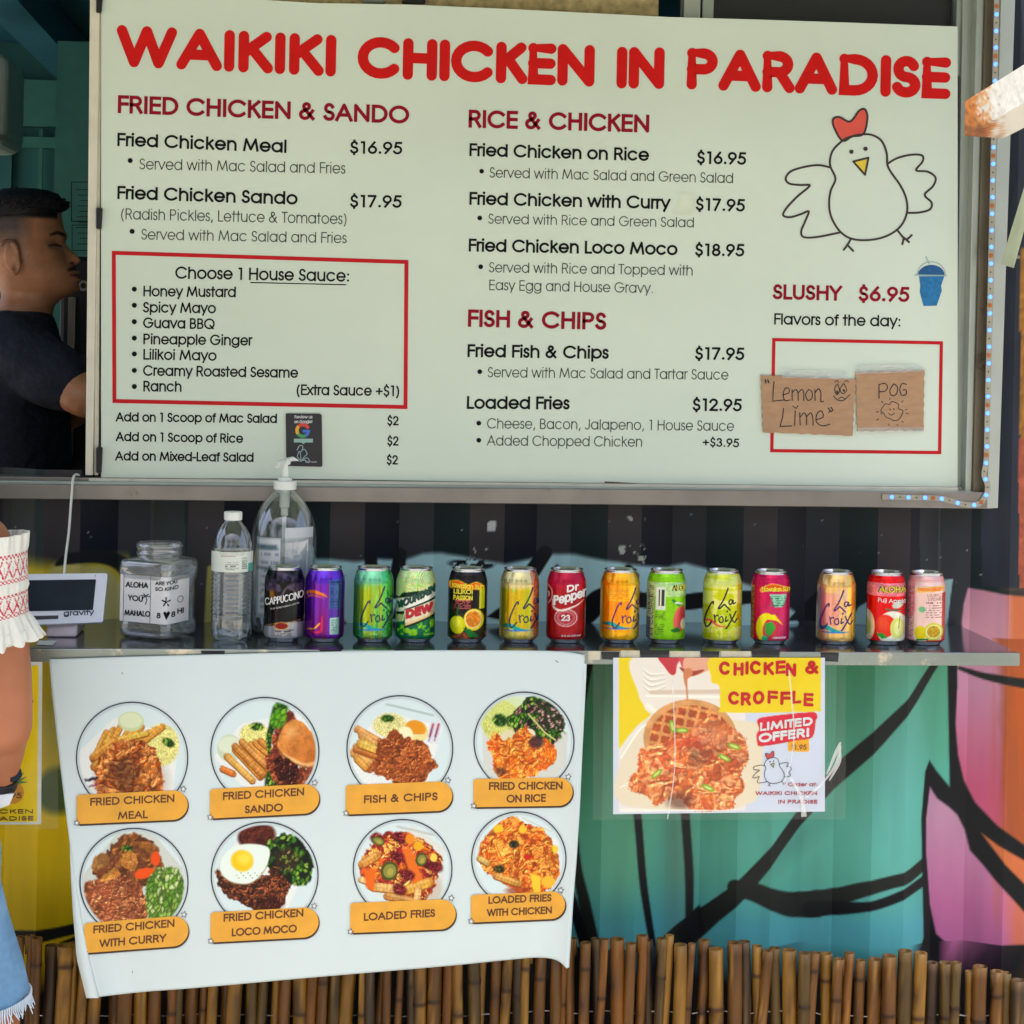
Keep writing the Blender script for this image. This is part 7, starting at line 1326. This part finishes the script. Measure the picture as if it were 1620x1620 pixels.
# papers and machine behind him
pn = thing('notice', P(124, 420, 1.4), 'framed paper notices pinned on the teal wall behind the man', 'notice'); nm = plane_map(1.4)
mb = MB(); mb.box(tuple(P(104, 402, 1.402)), tuple(P(190, 279, 1.409))); obj('paper_sheet', mb, mat('notice_paper', (150, 158, 140), .7, var=.05), pn)
mb = MB(); ribbon(mb, [(113, 288), (182, 288), (182, 350), (113, 350), (113, 288)], 1.2, nm, lift=.001); obj('border_line', mb, M_ink, pn); mb = MB(); ribbon(mb, [(114, 356), (182, 356), (182, 396), (114, 396), (114, 356)], 1, nm, lift=.001); obj('border_line', mb, M_ink, pn)
mb = MB()
for k in range(11): ribbon(mb, [(120 + (k * 3) % 7, 300 + k * 8.6), (140 + (k * 5) % 9, 300 + k * 8.6)], 1.3, nm, 'butt', .0012)
tag(obj('fine_print', mb, M_grey, pn), kind='stuff')
mb = MB(); mb.box((float(P(100, 400, 1.6)[0]), 1.4015, .12), (float(P(190, 400, 1.6)[0]), 1.46, 2.19)); obj('cupboard_side', mb, M_teal2, kiosk)
mc = thing('drink_machine', P(120, 700, 1.0), 'dark appliance with a round dial behind the man, beside the window sash', 'machine')
mb = MB(); q = P(108, 520, 1.0); q2 = P(190, 450, 1.0); mb.box((q[0] - .02, 1.0, 1.1), (q2[0], 1.3, q2[2] + .06)); bevel(obj('machine_body', mb, mat('machine_black', (22, 26, 32), .4), mc), .01, 2)
mb = MB(); c = P(132, 452, .999); mb.tube([c, c + [0, -.01, 0]], .012, 20); obj('dial', mb, mat('dial_metal', (150, 150, 150), .3, .8), mc)
mb = MB(); c = P(132, 452, .988); mb.tube([c, c + [0, -.004, 0]], .006, 16); obj('dial_cap', mb, I_blk, mc); mb = MB(); c = P(115, 470, 1.0); mb.box((c[0] - .008, .985, 1.2), (c[0] + .008, 1.0, c[2])); obj('handle', mb, M_alu, mc)
# pale round-edged appliance at the top left corner
ap = thing('wall_appliance', P(-10, 230, .9), 'pale rounded appliance hanging at the far left above the man', 'appliance'); mb = MB(); q = P(-90, 228, .9); q2 = P(12, 78, .9)
mb.box((q[0], .9, q[2]), (q2[0], 1.2, q2[2])); bevel(obj('housing', mb, mat('pale_plastic', (176, 190, 182), .4), ap), .035, 5); mb = MB(); c = P(-5, 222, .898); mb.box((c[0] - .05, .893, c[2]), (c[0] + .02, .9, c[2] + .012)); obj('trim', mb, I_blk, ap)

# ---------------- the woman at the counter, mostly cut off at the left
YW = -.46; W_ = lambda x, y, d=0.0: P(x, y, YW + d); SW = float(np.linalg.norm(W_(101, 1000) - W_(100, 1000)))
wom = thing('person', (float(W_(-180, 1500)[0]), YW, 0), 'person in white off-shoulder top with red embroidery and frayed denim shorts at left', 'person')
ZW = lambda y: float(W_(0, y)[2]); CX = -190
def row(x, y, hx, hy, d=0.0): return (float(W_(x, y)[0]), YW + d, float(W_(x, y)[2]), hx, hy)
mb = MB(); loft(mb, [row(CX, 745, .050, .052), row(CX, 790, .054, .055), row(CX, 822, .085, .065), row(CX, 845, .140, .082), row(CX, 880, .165, .095), row(CX, 960, .150, .105), row(CX, 1060, .132, .100), row(CX, 1140, .125, .092), row(CX, 1240, .155, .112), row(CX - 4, 1340, .165, .12), row(CX, 1420, .165, .12)])
blob(mb, W_(CX, 640), (.076, .094, .115)); blob(mb, W_(CX, 690, .03), (.055, .065, .065)); blob(mb, W_(CX, 668, .094), (.012, .016, .018)); blob(mb, W_(CX, 700, .085), (.022, .012, .009)); blob(mb, W_(CX, 732, .07), (.022, .022, .018))
for s_ in (-1, 1): blob(mb, W_(CX + s_ * 80, 650, -.01), (.010, .018, .032))
ra = [W_(-30, 862), W_(-16, 905), W_(0, 1000), W_(7, 1085), W_(6, 1150, -.01)]; wr = W_(-4, 1242, .05)
limb(mb, ra, [.046, .0445, .0415, .0415, .0425]); limb(mb, [W_(6, 1140, -.008), W_(2, 1192, .018), wr], [.0405, .034, .025]); hand_(mb, wr, np.array([-.25, .9, -.3]), np.array([.6, .2, .75]), np.array([-.7, 0, .7]), .5, .92)
la = [W_(2 * CX + 28, 862), W_(2 * CX, 910), W_(2 * CX - 30, 1100), W_(2 * CX - 30, 1180), W_(2 * CX - 10, 1300, .1), W_(2 * CX - 4, 1380, .14)]; limb(mb, la, [.046, .045, .038, .036, .032, .025]); hand_(mb, la[-1], np.array([.05, .25, -.95]), np.array([-1, 0, 0.]), np.array([0, .95, .25]), .35, .92)
rl = [W_(-112, 1400), W_(-74, 1530), W_(-52, 1660), np.array([W_(-52, 1700)[0], YW + .01, .48]), np.array([W_(-50, 1700)[0], YW - .02, .30]), np.array([W_(-52, 1700)[0], YW - .01, .09])]
limb(mb, rl, [.090, .086, .080, .056, .055, .036]); ll = [q * [0, 1, 1] + [2 * float(W_(CX + 8, 1400)[0]) - q[0], 0, 0] for q in rl]; limb(mb, ll, [.090, .086, .080, .056, .055, .036])
for q in (rl, ll): limb(mb, [[q[-1][0], YW - .03, .045], [q[-1][0], YW + .07, .040], [q[-1][0], YW + .15, .022]], [.040, .036, .022])
v, f = remesh(mb, .0055, 3); n1 = fbm(v[:, 0] * 20, v[:, 2] * 20, 4); p = Paint(v[:, 0], v[:, 2], C3(178, 112, 76)); p.c *= (.9 + .18 * n1[:, None])
hx = (v[:, 0] - W_(CX, 650)[0]) / SW; hy = (v[:, 2] - W_(CX, 650)[2]) / SW; fr = v[:, 1] > YW + .06
for s_ in (-1, 1): p.mix(fr * np.clip(1.4 - np.hypot((hx - s_ * 31) / 11, (hy + 0) / 5), 0, 1), C3(40, 26, 24)); p.mix(fr * np.clip(1.4 - np.hypot((hx - s_ * 32) / 16, (hy - 18) / 3), 0, 1), C3(50, 34, 30))
p.mix(fr * np.clip(1.4 - np.hypot(hx / 22, (hy + 51) / 7), 0, 1), C3(170, 80, 80)); mesh_obj('body', v, f, M_skin, wom, p.out(.9), True)
mb = MB(); blob(mb, W_(CX, 622, -.03), (.096, .098, .118)); loft(mb, [row(CX, 600, .09, .06, -.05), row(CX, 700, .098, .05, -.075), row(CX, 820, .10, .035, -.10), row(CX, 960, .09, .028, -.12), row(CX, 1010, .05, .02, -.12)]); shell('hair', mb, .008, mat('dark_brown_hair', (52, 36, 30), .5, var=.4, scale=200, bump=.8, bscale=200, bdist=.004, stretch=(3, 3, .4)), wom, .02, 30, 7)
# embroidered sleeve: a flared tube that leaves the shoulder bare
M_emb = vcmat('embroidered_cotton', .8, 0, .4, 350, .001, .2)
def emb(u, t):
    """u around in cm, t 0 top to 1 bottom edge of the sleeve"""
    p = Paint(u, t, C3(226, 228, 220)); R_ = C3(196, 40, 72)
    for t0, t1 in ((.17, .43), (.53, .74)):
        m = (t > t0) & (t < t1); tt = (t - t0) / (t1 - t0); w = u / 1.5
        zz = np.abs(((w + tt * 1.15) % 1) - .5) ; z2 = np.abs(((w - tt * 1.15) % 1) - .5); lat = (zz > .40) | (z2 > .40); mid = (tt > .2) & (tt < .8); chk = ((u * 6).astype(int) + (t * 95).astype(int)) % 2 == 0
        p.mix(m & mid & lat & (chk | (vnoise(u * 8, t * 120) > .35)), R_); e = ((tt < .16) | (tt > .84)) & (((u * 5.2) % 1 < .6) ^ ((t * 160) % 2 < 1)); p.mix(m & e, R_)
        dia = (np.abs(((w + .25) % .5) - .25) * 4 + np.abs(tt - .5) * 3.4) < .42; p.mix(m & dia & chk, R_)
    return p.out(.95)
def frill(cx0, top, bot, name, hx0, hx1, hy0, hy1, tilt, d0=0.0, nr=100, na=220, cshift=0.0):
    t = np.linspace(0, 1, nr)[:, None]; aa = np.linspace(0, 2 * np.pi, na)[None]; y = top + (bot - top) * t
    fl = np.interp(t, [0, .17, .43, .48, .53, .74, .8, 1], [.03, .0, .06, .10, .06, .12, .3, 1.0]); amp = np.interp(t, [0, .12, .17, .43, .48, .53, .74, .82, 1], [.05, .03, .004, .006, .03, .006, .006, .05, .085])
    ruf = np.sin(aa * 17 + 2 * np.sin(aa * 3) + t * 3) + .5 * np.sin(aa * 31 + 1.3); hx = hx0 + (hx1 - hx0) * fl; hy = hy0 + (hy1 - hy0) * fl
    X = W_(cx0, 900)[0] + cshift * t * SW + hx * (1 + amp * ruf) * np.cos(aa); Y = YW + d0 + hy * (1 + amp * ruf) * np.sin(aa); Z = np.interp(y, [700, 1300], [ZW(700), ZW(1300)]) + tilt * np.cos(aa) * np.interp(t, [0, .17, .74, 1], [.3, .3, .55, 1.0]) * SW + .004 * np.sin(aa * 17) * (t > .9)
    G = np.stack([X, Y, Z + 0 * X], -1); mb = MB(); mb.grid(G); u = (aa * .052 * 100 + 0 * t).ravel(); o = obj(name, mb, M_emb, wom, emb(u, (t + 0 * aa).ravel()), True); m = o.modifiers.new('thickness', 'SOLIDIFY'); m.thickness = .0012; return o
frill(-9, 846, 1022, 'sleeve', .0480, .070, .060, .080, 18, cshift=0)
frill(2 * CX + 14, 846, 1022, 'sleeve', .0475, .083, .056, .085, -18); frill(CX, 868, 1010, 'bodice_frill', .172, .20, .108, .15, 0)
mb = MB(); loft(mb, [row(CX, 900, .166, .104), row(CX, 1060, .142, .108), row(CX, 1140, .134, .100), row(CX, 1225, .148, .104)]); shell('blouse', mb, .008, mat('white_cotton', (226, 228, 220), .8, var=.05, scale=60, bump=.5, bscale=25, bdist=.01), wom, .012, 14, 3)
mb = MB(); loft(mb, [row(CX, 1200, .150, .108), row(CX - 4, 1290, .168, .124), row(CX - 4, 1350, .178, .134), row(CX, 1430, .176, .134)])
for q in (rl, ll):
    mb.tube([q[0] + [0, 0, .03], q[0], (q[0] + q[1]) / 2, q[1], q[1] + (q[2] - q[1]) * .5], [.06, .101, .101, .1005, .102], 32)
def denim(v):
    n = fbm(v[:, 0] * 30, v[:, 2] * 12, 5); n3 = fbm(v[:, 0] * 400, v[:, 2] * 300, 6, 2); p = Paint(v[:, 0], v[:, 2], C3(112, 156, 196)); p.c *= (.84 + .22 * n[:, None] + .12 * n3[:, None]); p.mix(np.clip((n - .58) * 5, 0, 1) * .5, C3(170, 200, 224)); return p.out(.9)
shell('denim_shorts', mb, .006, vcmat('denim', .85, 0, .4, 500, .001, .2), wom, .010, 16, 9, denim)
mb = MB(); rr = random.Random(3)                           # frayed hem threads
for q in (rl, ll):
    c = q[1] + (q[2] - q[1]) * .5
    for k in range(150):
        t = k / 150 * 2 * math.pi; r = .1035; b = np.array([c[0] + r * math.cos(t), c[1] + r * math.sin(t), c[2] + .002 + .012 * math.cos(t)]); e = b + [rr.uniform(-.004, .008) * 1, rr.uniform(-.006, .006), -rr.uniform(.008, .020)]; mb.tube([b + [0, 0, .010], b, e], [.0014, .0012, .0006], 5)
tag(obj('frayed_hem', mb, mat('denim_threads', (190, 208, 224), .9), wom), kind='stuff')
dv = (wr - W_(2, 1192, .018)); dv /= np.linalg.norm(dv); c0 = wr - dv * .012; mb = MB(); mb.tube([c0 - dv * .011, c0 - dv * .010, c0 + dv * .010, c0 + dv * .011], [.0295, .0315, .0300, .0285], 28); obj('watch_band', mb, mat('black_watch_band', (20, 20, 24), .4), wom)
mb = MB(); c = c0 + np.array([.022, -.018, .012]); mb.tube([c, c + [.006, -.005, .004]], .013, 20); obj('watch_face', mb, mat('watch_glass', (30, 34, 40), .1, .2), wom)
hp = thing('paper_cup_sleeve', W_(-5, 1270, .08), 'white folded paper held in the hand beside the black watch', 'paper'); mb = MB()
a_, b_, c_2, d_ = W_(-60, 1262, .02), W_(22, 1256, .02), W_(14, 1274, .02), W_(-50, 1296, .03); mb.add([a_, b_, c_2, d_, a_ + [0, .008, 0], b_ + [0, .008, 0], c_2 + [0, .008, 0], d_ + [0, .008, 0]], [(0, 1, 2, 3), (7, 6, 5, 4), (0, 4, 5, 1), (1, 5, 6, 2), (2, 6, 7, 3), (3, 7, 4, 0)]); hp.name = 'folded_paper'; obj('paper_fold', mb, mat('folded_paper_white', (220, 224, 224), .6), hp)

# ---------------------------------------------------------------- trees across the walkway: what the cans, glass and vinyl reflect
M_bark = mat('grey_brown_bark', (96, 80, 64), .9, var=.3, scale=20, bump=.6, bscale=30, bdist=.02); M_leaf = mat('tree_leaves', (70, 104, 44), .6, var=.45, scale=1.4)
def tree(x, y, h, cr, seed, label):
    rt = random.Random(seed); t = thing('tree', (x, y, 0), label, 'tree', 'trees across the walkway'); mb = MB()
    limb(mb, [(x, y, 0), (x + .1, y, h * .3), (x - .05, y + .1, h * .6), (x, y, h * .85)], [.24, .19, .14, .05], 12)
    for k in range(7):
        a = k * 2.4 + seed; z = h * (.42 + .06 * k); limb(mb, [(x, y, z), (x + math.cos(a) * cr * .4, y + math.sin(a) * cr * .4, z + cr * .3), (x + math.cos(a) * cr * .75, y + math.sin(a) * cr * .75, z + cr * .45)], [.09, .06, .02], 8)
    obj('trunk', mb, M_bark, t, sm=True); rs_ = np.random.RandomState(seed); N = 5200; cl = rs_.normal(size=(34, 3)); cl /= np.linalg.norm(cl, axis=1)[:, None]; cl *= (cr * rs_.uniform(.35, .95, 34))[:, None] * [1, 1, .6]
    c = cl[rs_.randint(0, 34, N)] + rs_.normal(size=(N, 3)) * cr * .16 + [x, y, h * .78]; u = rs_.normal(size=(N, 3)); u /= np.linalg.norm(u, axis=1)[:, None]; w = np.cross(u, rs_.normal(size=(N, 3))); w /= np.linalg.norm(w, axis=1)[:, None]
    s_ = rs_.uniform(.05, .11, N)[:, None]; V = np.stack([c - u * s_, c + w * s_ * .5, c + u * s_, c - w * s_ * .5], 1).reshape(-1, 3); f = (np.arange(N)[:, None] * 4 + np.arange(4)).tolist()
    o = mesh_obj('crown', V, f, M_leaf, t); o['kind'] = 'stuff'
tree(-4.2, -9.0, 6.2, 2.5, 3, 'broad leafy tree across the walkway, left of the viewer'); tree(0.9, -11.5, 7.4, 3.0, 5, 'tall leafy tree across the walkway, straight behind the viewer'); tree(5.0, -8.5, 5.6, 2.3, 8, 'small leafy tree across the walkway, right of the viewer'); tree(-9.5, -6.5, 6.6, 2.7, 11, 'leafy tree across the walkway, far to the left')
